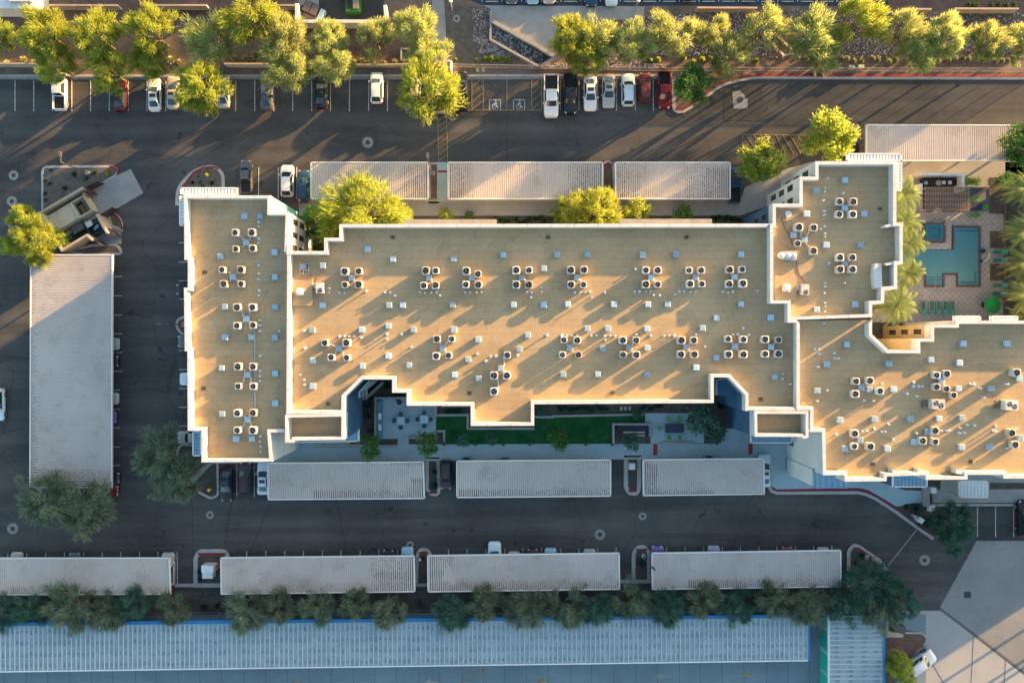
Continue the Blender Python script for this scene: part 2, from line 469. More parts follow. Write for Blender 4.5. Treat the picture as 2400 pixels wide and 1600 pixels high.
sheet("planting_strip", [(-400, -500), (1045, -500), (1045, 176), (-400, 178)], M_dirt, 0.10, "brown gravel planting strip north of the parking row")
sheet("planting_strip", [(1045, -500), (3000, -500), (3000, 178), (1800, 177), (1740, 183), (1690, 199), (1650, 228), (1610, 254), (1584, 256), (1578, 246), (1577, 178), (1045, 177)], M_dirt, 0.10, "rocky planting strip along the red kerb")
sheet("neighbour_road", [(1095, -300), (2082, -300), (2082, 14), (1180, 13), (1130, 12), (1100, 0)], mat("shaded_asphalt", (0.02, 0.035, 0.055), 0.8, (0.03, 0.05, 0.075), 0.3), 0.125, "asphalt of the neighbouring parking lot, coloured as in blue shade")  # blue shade over this lot is put into the asphalt colour
sheet("service_yard", [(700, -60), (900, -60), (900, 50), (700, 50)], M_patch, 0.125, "asphalt service yard inside the white walls")
sheet("concrete_pad", [(700, -60), (746, -60), (748, 50), (700, 50)], M_conc, 0.13)
sheet("sidewalk", [(1010, -100), (1035, -100), (1044, 60), (1048, 150), (1020, 176), (1014, 60)], M_conc, 0.13, "narrow pale sidewalk crossing the planting strip")
sheet("drainage_apron", [(1133, 13), (1510, 16), (1510, 47), (1305, 47), (1306, 122), (1298, 128), (1151, 46), (1150, 22)], M_conc, 0.135, "stained concrete drainage apron above the stone basin")
sheet("basin_floor", [(1150, 46), (1298, 132), (1264, 152), (1150, 94)], M_mulch, 0.14, "dark bottom of the drainage basin")
sheet("gravel_patch", [(1045, 10), (1148, 20), (1148, 95), (1200, 132), (1200, 150), (1045, 150)], M_gravel, 0.128)
sheet("reddish_bed", [(180, -40), (690, -40), (690, 10), (560, 12), (470, 40), (440, 70), (430, 30), (180, 20)], M_dirtr, 0.12)
sheet("reddish_bed", [(2080, -60), (2500, -60), (2500, 24), (2090, 24)], M_dirtr, 0.14)
sheet("reddish_bed", [(810, 110), (1000, 95), (1010, 150), (820, 165)], M_dirtr, 0.118)
# kerb along the north row
k = MB()
ribbon(k, PX([(-300, 177.5), (420, 177.5), (1020, 177), (1576, 177)], .15), .35, 0, .15)
struct(k.build("kerb", M_kerb), "long pale kerb above the north parking row")
k = MB(); ribbon(k, PX([(-300, 182.5), (1020, 182.5), (1576, 182)], .01), .5, 0, .012); struct(k.build("gutter", M_gutter))
cur = [(1579, 180), (1579, 245), (1582, 256), (1590, 261), (1602, 260), (1625, 247), (1650, 230), (1680, 206), (1705, 194), (1740, 185), (1770, 181), (1800, 180.5), (2000, 181.5), (2300, 182), (2700, 183)]
k = MB(); ribbon(k, PX(cur, .14), .55, 0, .14); struct(k.build("kerb", M_kerb), "kerb sweeping from the tree island along the drive")
k = MB(); ribbon(k, PX([(1584, 256), (1600, 256), (1622, 243), (1648, 225), (1678, 201), (1704, 189), (1740, 180.5), (1770, 176.5), (1800, 175.5), (2000, 176.5), (2300, 177), (2700, 178)], .16), .38, 0, .16)
struct(k.build("red_kerb", M_red), "red painted kerb along the north drive")

# sidewalks and beds around the building
sheet("sidewalk", [(700, 473), (985, 473), (985, 465), (1450, 465), (1560, 470), (1735, 470), (1745, 440), (1830, 400), (1900, 380), (2500, 378), (2500, 420), (1840, 470), (1735, 505), (700, 506)], M_conc, 0.15, "concrete sidewalk north of the main building")
sheet("sidewalk", [(1027, 380), (1048, 380), (1048, 470), (1027, 470)], M_walk, 0.152)
sheet("planting_bed", [(690, 506), (1735, 505), (1735, 600), (690, 600)], M_mulch, 0.16)
sheet("planting_bed", [(660, 475), (698, 475), (698, 505), (660, 505)], M_dirtr, 0.157)
sheet("sidewalk", [(600, 1020), (1850, 1020), (1850, 1072), (1500, 1074), (1000, 1080), (600, 1084)], M_walk, 0.15, "pale walkway between courtyard and south carports")
sheet("courtyard_floor", [(820, 860), (1740, 860), (1740, 1039), (820, 1041)], M_mulch, 0.155, "dark planting soil of the shaded courtyard")
sheet("lawn", [(1022, 977), (1095, 976), (1095, 1005), (1253, 1005), (1253, 978), (1512, 972), (1512, 991), (1438, 991), (1437, 1039), (1041, 1041), (1041, 1010), (1022, 1010)], M_turf, 0.17, "dark green artificial turf in the courtyard")
sheet("patio", [(881, 932), (960, 932), (960, 953), (1022, 953), (1022, 1028), (958, 1028), (958, 1043), (932, 1043), (932, 1028), (881, 1028)], M_walk, 0.175, "pale patio with two square tables")
sheet("patio", [(1512, 968), (1650, 968), (1650, 1038), (1525, 1039), (1525, 992), (1512, 992)], M_walk, 0.175, "pale patio with green chairs")
sheet("forecourt", [(1690, 1004), (1840, 1004), (1842, 1100), (1910, 1120), (2080, 1120), (2172, 1150), (2172, 1180), (2140, 1178), (2108, 1186), (2100, 1186), (2078, 1172), (2052, 1157), (2034, 1147), (2012, 1143), (1927, 1144), (1820, 1146), (1808, 1140), (1805, 1072), (1690, 1072)], M_walk, 0.158, "pale blue concrete forecourt beside the east wing")
sheet("sidewalk", [(2185, 1120), (2600, 1120), (2600, 1178), (2185, 1178)], M_conc, 0.15, "grey concrete walk south of the east wing")
sheet("planting_bed", [(2320, 1131), (2600, 1131), (2600, 1145), (2320, 1146)], M_mulch, 0.165)
sheet("planting_bed", [(2172, 1115), (2206, 1115), (2203, 1147), (2172, 1147)], M_mulch, 0.165)
sheet("planting_bed", [(2108, 1188), (2140, 1180), (2205, 1180), (2207, 1232), (2195, 1256), (2150, 1222)], M_mulch, 0.14)
sheet("planting_bed", [(2060, 1127), (2170, 1140), (2168, 1150), (2120, 1148), (2080, 1135)], M_mulch, 0.16)
k = MB(); ribbon(k, PX([(1803, 1076), (1803, 1140), (1808, 1150), (1820, 1155), (2010, 1154), (2030, 1158), (2052, 1168), (2080, 1186), (2104, 1202), (2150, 1236), (2188, 1262)], .14), .45, 0, .14)
struct(k.build("kerb", M_kerb), "kerb curving round the south-east forecourt")
k = MB(); ribbon(k, PX([(1812, 1142), (1818, 1148), (1927, 1147), (2012, 1146), (2034, 1150), (2054, 1160), (2080, 1176), (2104, 1192), (2116, 1200)], .17), .22, 0, .17); ribbon(k, PX([(2155, 1228), (2190, 1254)], .17), .25, 0, .17)
struct(k.build("red_kerb", mat("crimson_kerb_paint", (0.25, 0.02, 0.045), 0.6)), "crimson kerb line round the forecourt")
# concrete drives to the south east
sheet("concrete_road", [(2289, 1267), (2700, 1267), (2700, 1430), (2400, 1575), (2203, 1422)], M_concd, None, "broad grey concrete road at lower right")
sheet("concrete_road", [(2110, 1431), (2205, 1430), (2412, 1590), (2600, 1730), (2200, 1730), (2170, 1600), (2165, 1510), (2110, 1500)], mat("pale_concrete_drive", (0.27, 0.27, 0.275), 0.85, (0.33, 0.33, 0.33), 0.15, 7, col3=(0.27, 0.25, 0.23), scale3=0.7, amt3=0.35), None, "pale concrete apron by the white parked car")
k = MB(); ribbon(k, PX([(2203, 1426), (2300, 1498), (2420, 1590), (2500, 1652)], .02), .35, 0, .022)
struct(k.build("gutter", mat("dark_gutter", (0.10, 0.10, 0.105), 0.85)), "dark gutter line crossing the concrete")
k = MB()
for a, b in [((2282, 1487), (2276, 1600)), ((2357, 1540), (2352, 1640)), ((2165, 1520), (2215, 1605)), ((2070, 1180 + 250), (2110, 1431))]:
    ribbon(k, PX([a, b], .02), .07, 0, .024)
for x in range(760, 2400, 52): pass
struct(k.build("pavement_joints", M_joint))
sheet("storage_drive", [(-300, 1440), (2170, 1440), (2170, 1900), (-300, 1900)], M_concb, 0.05, "blue-grey concrete drive between the storage buildings")
k = MB()
for x in range(-40, 1950, 51): ribbon(k, PX([(x + rnd.uniform(-3, 3), 1545), (x, 1640)], .052), .05, .05, .056)
struct(k.build("pavement_joints", M_joint))
sheet("planting_strip", [(-300, 1392), (1990, 1372), (1990, 1290), (2000, 1280), (2060, 1310), (2122, 1360), (2125, 1400), (2115, 1425), (2080, 1436), (-300, 1455)], M_mulch, 0.09, "dark gravel strip of trees south of the carports")
sheet("reddish_bed", [(2076, 1470), (2118, 1474), (2165, 1483), (2174, 1495), (2170, 1512), (2150, 1520), (2100, 1600), (2100, 1700), (2072, 1700)], M_dirtr, 0.13, "reddish planting bed beside the blue storage building")
k = MB(); ribbon(k, PX([(2115, 1482), (2160, 1483), (2171, 1491), (2172, 1502), (2165, 1512)], .15), .28, 0, .15); struct(k.build("kerb", M_kerb))
sheet("asphalt_patch", [(1696, 210), (1788, 198), (1787, 284), (1696, 282)], M_patch, None)
sheet("concrete_pad", [(1716, 214), (1733, 213), (1746, 224), (1748, 231), (1752, 232), (1752, 254), (1720, 255)], M_conc, None)
sheet("concrete_pad", [(2260, 1386), (2276, 1386), (2276, 1400), (2260, 1400)], M_patch, 0.045)

# ---- painted lines
ln = MB(); yl = MB(); zl = 0.03
def pline(mb, a, b, w=.12, z=zl):
    ribbon(mb, PX([a, b], z), w, 0.0, z)
for i, x in enumerate([35, 79, 123, 168, 212, 256, 300.5, 344.5, 388.5, 432, 476, 552.5, 597, 641.5, 686, 730.5, 774.5, 819, 864, 908, 952]):
    pline(ln, (x, 188), (x, 261))
for x in (1313, 1357, 1401, 1445, 1489, 1531): pline(ln, (x, 187), (x, 259))
for x in (562, 606, 652, 695): pline(ln, (x, 392 if x > 570 else 440), (x, 466))
for y in (648, 693, 738, 782, 826, 870, 914, 959, 1002, 1047, 1090): pline(ln, (200, y), (286 if y < 900 else 281, y))
for y in (569, 614, 658, 701, 821, 866, 910, 954, 998): pline(ln, (419, y), (500, y))
for x in (18, 62.5, 107, 151, 196, 239.5, 283, 327, 370, 578, 623, 667.5, 711, 755.5, 799, 844, 888, 932, 1051, 1095, 1138.5, 1182.5, 1226, 1269.5, 1313.5, 1357, 1400.5, 1444, 1562, 1606, 1649.5, 1693, 1735.5, 1779, 1821.5, 1864.5, 1907, 1950):
    y = 1296 - (x / 2000) * 18
    pline(ln, (x, y), (x, y + 70))
pline(ln, (415, 1293), (416, 1367)); pline(ln, (555, 1087), (555, 1162)); pline(ln, (596, 1087), (596, 1165)); pline(ln, (1480, 0), (1480, 0.1))
for x in (2248, 2291, 2333.5, 2376): pline(ln, (x + 42 - 42, 1188), (x, 1258))
struct(ln.build("parking_lines", M_line), "white painted parking lines")
# yellow accessible bays
for x in (1106, 1132.5, 1188, 1246, 1269.5): pline(yl, (x, 186), (x, 257.5), .13)
pline(yl, (1092, 258), (1270, 258), .13)
for k0 in range(5):
    y = 257 - k0 * 18
    pline(yl, (1106, y), (1132, y - 21), .1); pline(yl, (1246, y), (1269, y - 21), .1)
pline(yl, (1026, 272), (1027.5, 380), .12); pline(yl, (1046.5, 268), (1049, 380), .12)
for k0 in range(8):
    y = 284 + k0 * 13.5
    pline(yl, (1026.5, y), (1047, y - 15), .1)
pline(yl, (1740, 316), (1890, 317), .1); pline(yl, (1740, 316), (1740, 360), .1)
for k0 in range(8): pline(yl, (1750 + k0 * 17, 317), (1775 + k0 * 17, 360), .1)
for k0 in range(3): pline(yl, (735, 1036 + k0 * 5.5), (840, 1035.6 + k0 * 5.3), .1, .165)
pline(yl, (761, 1030), (761, 1047), .1, .165)
for a, b in (((1086, 1570), (1086, 1610)), ((1139, 1566), (1139, 1610)), ((1088, 1580), (1139, 1568)), ((1088, 1596), (1139, 1574))): pline(yl, a, b, .12, .062)
struct(yl.build("yellow_markings", M_yline), "yellow hatched accessible bays and crossing")
sy = MB(); syb = MB()
for cx in (1160, 1216.5):
    for a, b in (((-13, -11), (13, -11)), ((13, -11), (13, 12)), ((-13, -11), (-13, 12))): pline(yl if 0 else sy, (cx + a[0], 245 + a[1]), (cx + b[0], 245 + b[1]), .1, .034)
    x, y, _ = P(cx - 1, 249, .03)
    sy.ring(x, y, 0, .036, .30, .38, 18)
    pline(sy, (cx, 240), (cx - 2, 247), .12, .038); pline(sy, (cx, 241), (cx + 6, 243), .10, .040); pline(sy, (cx - 2, 247), (cx + 5, 248), .12, .042); pline(sy, (cx + 5, 248), (cx + 8, 254), .12, .044)
    x, y, _ = P(cx + 2, 237, .03); sy.cyl(x, y, 0, .13, .037, 10)
    syb.prism(PX([(cx - 12, 235), (cx + 12, 235), (cx + 12, 257), (cx - 12, 257)], .02), 0, .02)
struct(syb.build("symbol_ground", mat("faded_blue_paint", (0.05, 0.065, 0.08), 0.8)))
struct(sy.build("wheelchair_symbols", M_line), "white wheelchair symbols in the yellow bays")
ar = MB()
def arrow(mb, cx, cy, s=1.0):
    z = .064
    mb.prism(PX([(cx - 17 * s, cy), (cx - 2 * s, cy - 8 * s), (cx - 1 * s, cy - 3 * s), (cx + 16 * s, cy - 3 * s), (cx + 16 * s, cy + 3 * s), (cx - 1 * s, cy + 3 * s), (cx - 2 * s, cy + 8 * s)], z), 0.05, z)
arrow(ar, 1552, 1584); arrow(ar, 1010, 1597)
struct(ar.build("painted_arrows", M_gutter), "white arrows painted on the storage drive")
ar = MB()
arrow(ar, 696, 1600, .9); arrow(ar, 1268, 1593, .9); arrow(ar, 1750, 1578, .8)
struct(ar.build("painted_arrows", M_yline), "yellow arrows painted on the storage drive")
# lines and wheel stops of the neighbouring lot
ln = MB(); ws = MB()
for i in range(20):
    x = 1130 + i * 46.2
    if x > 2060: break
    pline(ln, (x, -60), (x, 5), .12, .14)
struct(ln.build("parking_lines", M_line))
for i in range(20):
    x = 1153 + i * 46.2
    if x > 2060: break
    b = MB(); xx, yy, _ = P(x, 4, .2); b.box(xx, yy, .125, 1.9, .16, .13, 0, .9)
    o = b.build("wheel_stop", M_kerb)
    tag(o, "low concrete wheel stop along the top edge, %s from left" % ORD[i], "wheel stop", "wheel stops of the neighbouring lot")
# red ground plates
for px, n in (((1531, 1040, 1541, 1066), "left"), ((1754, 1039, 1764, 1064), "right")):
    b = MB(); b.prism(PX([(px[0], px[1]), (px[2], px[1]), (px[2], px[3]), (px[0], px[3])], .166), .15, .166)
    struct(b.build("tactile_plate", mat("brick_red_tile", (0.30, 0.04, 0.04), 0.8)))

# ---- traffic islands with kerbs
def island(name, pts, red=None, m=None, label=None, kw=.35, r=8):
    o = roundpoly(pts, r)
    xy = PX(o, .15)
    b = MB(); b.prism(xy, 0, .13, bottom=False); s = struct(b.build(name, m or M_gravel), label)
    k = MB(); ribbon(k, xy, kw, 0, .15, closed=True); struct(k.build("kerb", M_kerb))
    if red:
        k = MB(); ribbon(k, PX(red, .16), .30, 0, .165); struct(k.build("red_kerb", M_red))
island("traffic_island", [(99, 391, 14), (268, 390, 14), (277, 408, 10), (236, 432, 0), (215, 460, 0), (110, 520, 0), (99, 590, 0)], [(257, 390), (266, 392), (272, 398), (276, 406), (275, 413), (271, 416)], M_gravel, "gravel island with small shrubs beside the enclosure")
island("traffic_island", [(215, 575, 0), (275, 573, 12), (286, 595, 10), (200, 596, 0), (160, 590, 0)], None, M_gravel)
island("traffic_island", [(253, 502, 6), (270, 500, 12), (284, 520, 8), (284, 538, 0), (262, 530, 0)], [(250, 503), (262, 501), (272, 505), (280, 515), (284, 527), (285, 538)], M_gravel)
island("traffic_island", [(414, 478, 0), (416, 440, 18), (455, 398, 22), (500, 388, 20), (522, 405, 14), (524, 480, 0)], [(432, 440), (440, 422), (455, 404), (475, 394), (500, 391), (512, 396)], M_gravel, "rounded island with a yellow hydrant", .45)
island("traffic_island", [(1007, 383, 0), (1027, 383, 0), (1027, 474, 0), (1007, 474, 0)], [(1026, 402), (1048, 402)], M_dirtr)
island("traffic_island", [(1413, 470, 0), (1413, 385, 12), (1427, 378, 12), (1438, 390, 12), (1440, 470, 0)], [(1415, 388), (1425, 382), (1435, 388)], M_dirtr)
island("traffic_island", [(1001, 1075, 0), (1026, 1075, 0), (1029, 1145, 0), (1026, 1158, 10), (1010, 1158, 10), (1001, 1146, 0)], [(1003, 1154), (1025, 1154)], M_mulch, "narrow planted island between south carports", .5)
island("traffic_island", [(1467, 1072, 0), (1498, 1072, 0), (1498, 1140, 0), (1494, 1156, 10), (1474, 1156, 10), (1467, 1140, 0)], [(1473, 1150), (1493, 1150)], M_mulch, None, .6)
island("traffic_island", [(458, 1371, 0), (458, 1305, 10), (468, 1291, 12), (528, 1291, 12), (536, 1310, 6), (536, 1371, 0)], [(464, 1297), (530, 1297)], M_mulch, "dark island with a small utility hut", .6)
island("traffic_island", [(976, 1370, 0), (978, 1298, 8), (986, 1287, 10), (1000, 1287, 10), (1009, 1298, 6), (1009, 1370, 0)], [(981, 1295), (1003, 1294)], M_mulch, None, .45)
island("traffic_island", [(1485, 1362, 0), (1485, 1295, 8), (1495, 1281, 12), (1512, 1281, 12), (1521, 1295, 8), (1521, 1362, 0)], [(1491, 1288), (1517, 1287)], M_mulch, "dark rounded island with a round shrub", .55)
island("traffic_island", [(1989, 1372, 0), (1989, 1290, 10), (2002, 1277, 10), (2013, 1280, 6), (2060, 1312, 0), (2072, 1326, 0), (2060, 1350, 0)], [(2000, 1284), (2012, 1284), (2030, 1296), (2052, 1312)], M_mulch, None, .5)
island("traffic_island", [(430, 742, 14), (415, 750, 10), (413, 765, 10), (425, 783, 12), (480, 783, 0), (480, 742, 0)], [(424, 752), (421, 762), (425, 773)], M_gravel)
island("traffic_island", [(422, 1042, 14), (415, 1060, 10), (425, 1110, 10), (450, 1145, 10), (495, 1168, 8), (511, 1160, 8), (509, 1070, 0), (480, 1042, 0)], [(420, 1055), (422, 1085), (436, 1118), (455, 1140), (480, 1155)], M_mulch, "triangular island below the west wing")
k = MB(); ribbon(k, PX([(409, 1371), (462, 1371)], .12), .5, 0, .144); ribbon(k, PX([(1452, 1362), (1528, 1361)], .12), .5, 0, .144); ribbon(k, PX([(1441, 380), (1441, 470)], .12), .4, 0, .12)
struct(k.build("kerb", M_kerb))
k = MB(); ribbon(k, PX([(500, 1084), (1000, 1077), (1500, 1073), (1806, 1072)], .15), .3, 0, .154); ribbon(k, PX([(700, 471), (1740, 468)], .15), .3, 0, .154); ribbon(k, PX([(2180, 1183), (2600, 1183)], .15), .3, 0, .154)
struct(k.build("kerb", M_kerb))
sheet("concrete_path", [(438, 1118, ), (497, 1080), (500, 1084), (452, 1132)], M_conc, 0.155)

# ---- manholes set in concrete collars
mh = [(32, 411, 11.5, "upper left corner of the lot, topmost of three"), (28, 472, 12, "upper left corner of the lot, middle of three"), (28, 522, 12, "upper left lot, half under the yellow tree"),
      (30, 1238, 13, "lower left lot near the picture edge"), (862, 334, 13, "north drive below the white hatchback"), (492, 1206, 9, "south drive below the parked black cars"),
      (961, 1276, 8.5, "south drive above the light blue car"), (1506, 1209, 9, "south drive right of centre, smaller one"), (1406, 1252, 12.5, "south drive right of centre, larger one"),
      (2167, 1312, 12.5, "south-east drive near the gate"), (1070, 45, 8.5, "gravel right of the narrow sidewalk")]
for px, py, r, l in mh:
    x, y, _ = P(px, py)
    rr = r / 16.0; zz = .13 if py < 100 else 0
    t = thing("manhole", "round manhole with pale concrete collar, " + l, "manhole", (x, y, zz), "manholes in concrete collars")
    b = MB(); b.ring(x, y, zz, zz + .03, rr * .42, rr); b.build("collar", M_gutter, t)
    b = MB(); b.cyl(x, y, zz, rr * .42, .036, 20); b.build("cover", mat("rusty_iron", (0.06, 0.045, 0.045), 0.7), t)
x, y, _ = P(1734, 234)
b = MB(); b.cyl(x, y, 0, .45, .06, 24); tag(b.build("manhole", MATS["rusty_iron"]), "round iron manhole cover in the angular concrete pad", "manhole")
# ================================================================= APARTMENT BUILDING
ZR, ZP = 12.1, 13.4
bld = thing("apartment_building", "large white four-storey apartment building with tan flat roofs and courtyards", "building", (0, 0, 0))
A = [(431, 458), (633, 458), (633, 497), (676, 497), (673, 590), (671, 1013), (633, 1013), (638, 1081), (472, 1083), (472, 1009), (440, 1009), (439, 823), (433, 823), (431, 674), (440, 674), (440, 609), (432, 609)]
B = [(673, 588), (759.5, 588), (759.5, 557), (795, 557), (795, 525), (1805.5, 524), (1805, 711), (1846, 711), (1846, 756), (1867, 756), (1867, 961), (1759, 961), (1747, 963), (1747, 925), (1708, 884), (1673, 884), (1673, 944), (1252, 947), (1252, 997), (1103, 998), (1103, 950.5), (953, 950.5), (953, 920), (919, 920), (919, 889), (849, 889), (808, 929), (807, 968), (671, 970)]
Cc = [(1811, 477), (1874, 477), (1874, 414), (1911, 414), (1911, 378), (2101, 378), (2101, 522), (2116, 522), (2116, 619), (2103, 619), (2103, 677), (2073, 679), (2072, 711), (2044, 712), (2044, 743), (1867, 749), (1867, 756), (1846, 756), (1846, 711), (1805, 711), (1805, 524), (1811, 524)]
D = [(1867, 749.5), (2044, 749.5), (2044, 783), (2083, 820), (2149.5, 820), (2149.5, 793), (2182, 793), (2182, 760), (2240, 760), (2240, 751), (3150, 751), (3150, 1121), (2352, 1121), (2352, 1112), (2268, 1112), (2268, 1123), (2170, 1124), (2170, 1113), (2079, 1116), (2078, 1127), (1980, 1128), (1979, 1113), (1929, 1113), (1927, 1012), (1899, 1012), (1899, 961), (1867, 961)]
T1 = [(668, 972), (806.5, 969), (806, 1030), (690, 1032), (690, 1037), (668, 1037)]
T2 = [(1768, 963), (1895, 963), (1895, 1025), (1884, 1028), (1879, 1023), (1769, 1023)]
def wing(px, skip, zr, zp, lip, wallmat, special=None, name="parapet", roofm=None):
    o = PX(px, zp); inn = offset_poly(o, lip)
    n = len(o); a = sum(o[i][0] * o[(i + 1) % n][1] - o[(i + 1) % n][0] * o[i][1] for i in range(n))
    pm = MB(); wms = {}; run = 0; lastm = ""
    for i in range(n):
        j = (i + 1) % n
        if i in skip: continue
        o1, o2, i1, i2 = o[i], o[j], inn[i], inn[j]
        pm.quad((*o1, zp), (*o2, zp), (*i2, zp), (*i1, zp))
        pm.quad((*i1, zr - .05), (*i2, zr - .05), (*i2, zp), (*i1, zp))
        pm.quad((*o1, zr - .3), (*o2, zr - .3), (*o2, zp), (*o1, zp))
        if (i - 1) % n in skip: pm.quad((*o1, zr), (*i1, zr), (*i1, zp), (*o1, zp))
        if j in skip: pm.quad((*o2, zr), (*i2, zr), (*i2, zp), (*o2, zp))
        mm = (special or {}).get(i, wallmat)
        if i == 0 or (i - 1) % n in skip or mm.name != lastm: run += 1
        lastm = mm.name
        w = wms.setdefault((mm.name, run), (MB(), mm))[0]
        w.quad((*o1, 0), (*o2, 0), (*o2, zr - .3), (*o1, zr - .3))
    jm = MB()
    for i in range(n):
        j = (i + 1) % n
        if i in skip: continue
        p1, p2 = Vector(o[i]), Vector(o[j]); q1, q2 = Vector(inn[i]), Vector(inn[j]); L_ = (p2 - p1).length
        k_ = 1
        while k_ * 3.05 < L_ - 1:
            c_ = p1 + (p2 - p1) * (k_ * 3.05 / L_); nn = ((q1 - p1).dot(Vector((-(p2 - p1).y, (p2 - p1).x)).normalized()))
            side = Vector((-(p2 - p1).y, (p2 - p1).x)).normalized() * (lip if nn > 0 else -lip); d_ = (p2 - p1).normalized() * .035
            a_, b_, c2, d2 = c_ - d_, c_ + d_, c_ + d_ + side, c_ - d_ + side
            jm.poly([(v.x, v.y, zp + .004) for v in (a_, b_, c2, d2)])
            k_ += 1
    if jm.v: jo = jm.build("cap_joints", M_capj, bld); jo["kind"] = "stuff"
    # the inner face and the lip overlap nothing: roof is fitted inside the parapet
    rf = MB()
    rp = [inn[i] if (i not in skip and (i - 1) % n not in skip) else o[i] for i in range(n)]
    # at the ends of open edges slide along the outline
    for i in range(n):
        if (i in skip) != ((i - 1) % n in skip): rp[i] = inn[i] if False else o[i]
    rf.poly([(x, y, zr) for x, y in (rp if a > 0 else rp[::-1])])
    rf.build("roof", roofm or M_roof, bld)
    pm.build("parapet", M_white, bld)
    for w, mm in wms.values(): w.build("wall", mm, bld)
    return o
PA = wing(A, {4}, ZR, ZP, .37, M_white, {1: M_teal, 2: M_white})
nB = {5, 6, 7, 8, 9}
PB = wing(B, nB, ZR - .02, ZP - .01, .42, M_white, {i: M_navy for i in (11, 12, 13, 14, 24, 25, 26)})
PC = wing(Cc, {16, 17, 18} and {15, 16, 17, 18} - {15, 16, 17, 18}, ZR + .03, ZP + .05, .42, M_wall2, {20: M_navy, 21: M_navy, 19: M_navy})
PD = wing(D, {0}, ZR + .01, ZP + .02, .42, M_wall2, {4: M_bounce, 5: M_bounce, 22: M_wall2, 6: M_bounce})
PT1 = wing(T1, set(), ZR - .4, ZP + .15, .36, M_white, {1: M_navy})
PT2 = wing(T2, set(), ZR - .4, ZP + .15, .36, M_white, {5: M_navy, 4: M_navy})

# ---- windows on the walls
nwin = [0]
def windows(p0, p1, floors, cols, w=1.2, h=1.5, m=None):
    """rows of windows on the wall p0-p1 (world xy); outward is to the right of p0->p1 when walking clockwise"""
    a, b = Vector(p0), Vector(p1); L = (b - a).length; d = (b - a) / L
    nrm = Vector((d.y, -d.x))
    return a, d, nrm, L
def add_window(p, d, nrm, z, w, h):
    f = MB()
    c = Vector(p)
    def pt(u, v, k): q = c + d * u + nrm * k; return (q.x, q.y, z + v)
    for u0, u1, v0, v1 in ((-w / 2, w / 2, 0, .08), (-w / 2, w / 2, h - .08, h), (-w / 2, -w / 2 + .08, .08, h - .08), (w / 2 - .08, w / 2, .08, h - .08), (-.03, .03, .08, h - .08)):
        pts = [pt(u0, v0, .0), pt(u1, v0, .0), pt(u1, v1, .0), pt(u0, v1, .0)]
        q = [pt(u0, v0, .05), pt(u1, v0, .05), pt(u1, v1, .05), pt(u0, v1, .05)]
        f.quad(*q)
        for i in range(4): f.quad(pts[i], pts[(i + 1) % 4], q[(i + 1) % 4], q[i])
    fo = f.build("window", M_frame, bld)
    g = MB(); g.quad(pt(-w / 2, 0, .02), pt(w / 2, 0, .02), pt(w / 2, h, .02), pt(-w / 2, h, .02))
    go = g.build("pane", M_glass, None); go.parent = fo
    nwin[0] += 1
def wall_windows(poly, idx, cols, zs=(1.0, 4.0, 7.0, 10.0), w=1.2, h=1.5, flip=None):
    n = len(poly); a, b = Vector(poly[idx]), Vector(poly[(idx + 1) % n])
    d = (b - a).normalized(); L = (b - a).length
    ar = sum(poly[i][0] * poly[(i + 1) % n][1] - poly[(i + 1) % n][0] * poly[i][1] for i in range(n))
    nrm = Vector((d.y, -d.x)) * (1 if ar > 0 else -1)
    for z in zs:
        for c in range(cols):
            t = (c + .5) / cols
            add_window(a + d * L * t, d, nrm, z, w, h)
wall_windows(PA, 3, 3, (5.6, 8.9), .75, 2.3)
wall_windows(PC, 1, 2, (2.2, 5.6, 9.0), .8, 2.0)
wall_windows(PC, 3, 1, (2.2, 5.6, 9.0), .8, 2.0)
wall_windows(PC, 21, 1, (5.6, 9.0), .8, 2.0)
wall_windows(PD, 6, 1, (2, 5.5, 9.0), .7, 2.0)
wall_windows(PD, 22, 1, (1.2,), 1.0, 1.6)
wall_windows(PA, 0, 4, (1.5, 6.2, 9.4), 1.4, 1.4); wall_windows(PA, 8, 3, (1.5, 6.2, 9.4), 1.4, 1.4)
wall_windows(PB, 16, 7, (1.2, 6.2, 9.4), 1.6, 1.5)
wall_windows(PB, 4, 12, (1.2, 9.0), 1.6, 1.5)

# balcony slabs with pale rails in the two courtyard notches
def balcony(pts, z, m=M_white):
    b = MB(); xy = PX(pts, z + .9)
    b.prism(xy, z, z + .18); o = b.build("balcony", M_navy, bld)
    r = MB(); ribbon(r, xy[:-2] if False else xy[:3], .14, z + .18, z + 1.1); ro = r.build("railing", M_walk, None); ro.parent = o
for z, s in ((9.2, 0), (6.2, 1), (3.2, 2)):
    k = 10 - s * 0
    balcony([(842 + s * 8, 932 - s * 2), (842 + s * 8, 918 - s * 3), (866 + s * 8, 892 + s * 0), (855, 885), (820, 925)], z)
    balcony([(1679 - s * 1, 925 - s * 3), (1679, 890), (1704 - s * 6, 886), (1735 - s * 9, 922 - s * 3), (1735 - s * 9, 932 - s * 3)], z)
b = MB(); ribbon(b, PX([(848, 934), (856, 934), (898, 895)], 1.2), .35, 0, 1.1); b.build("patio_wall", M_conc, bld)

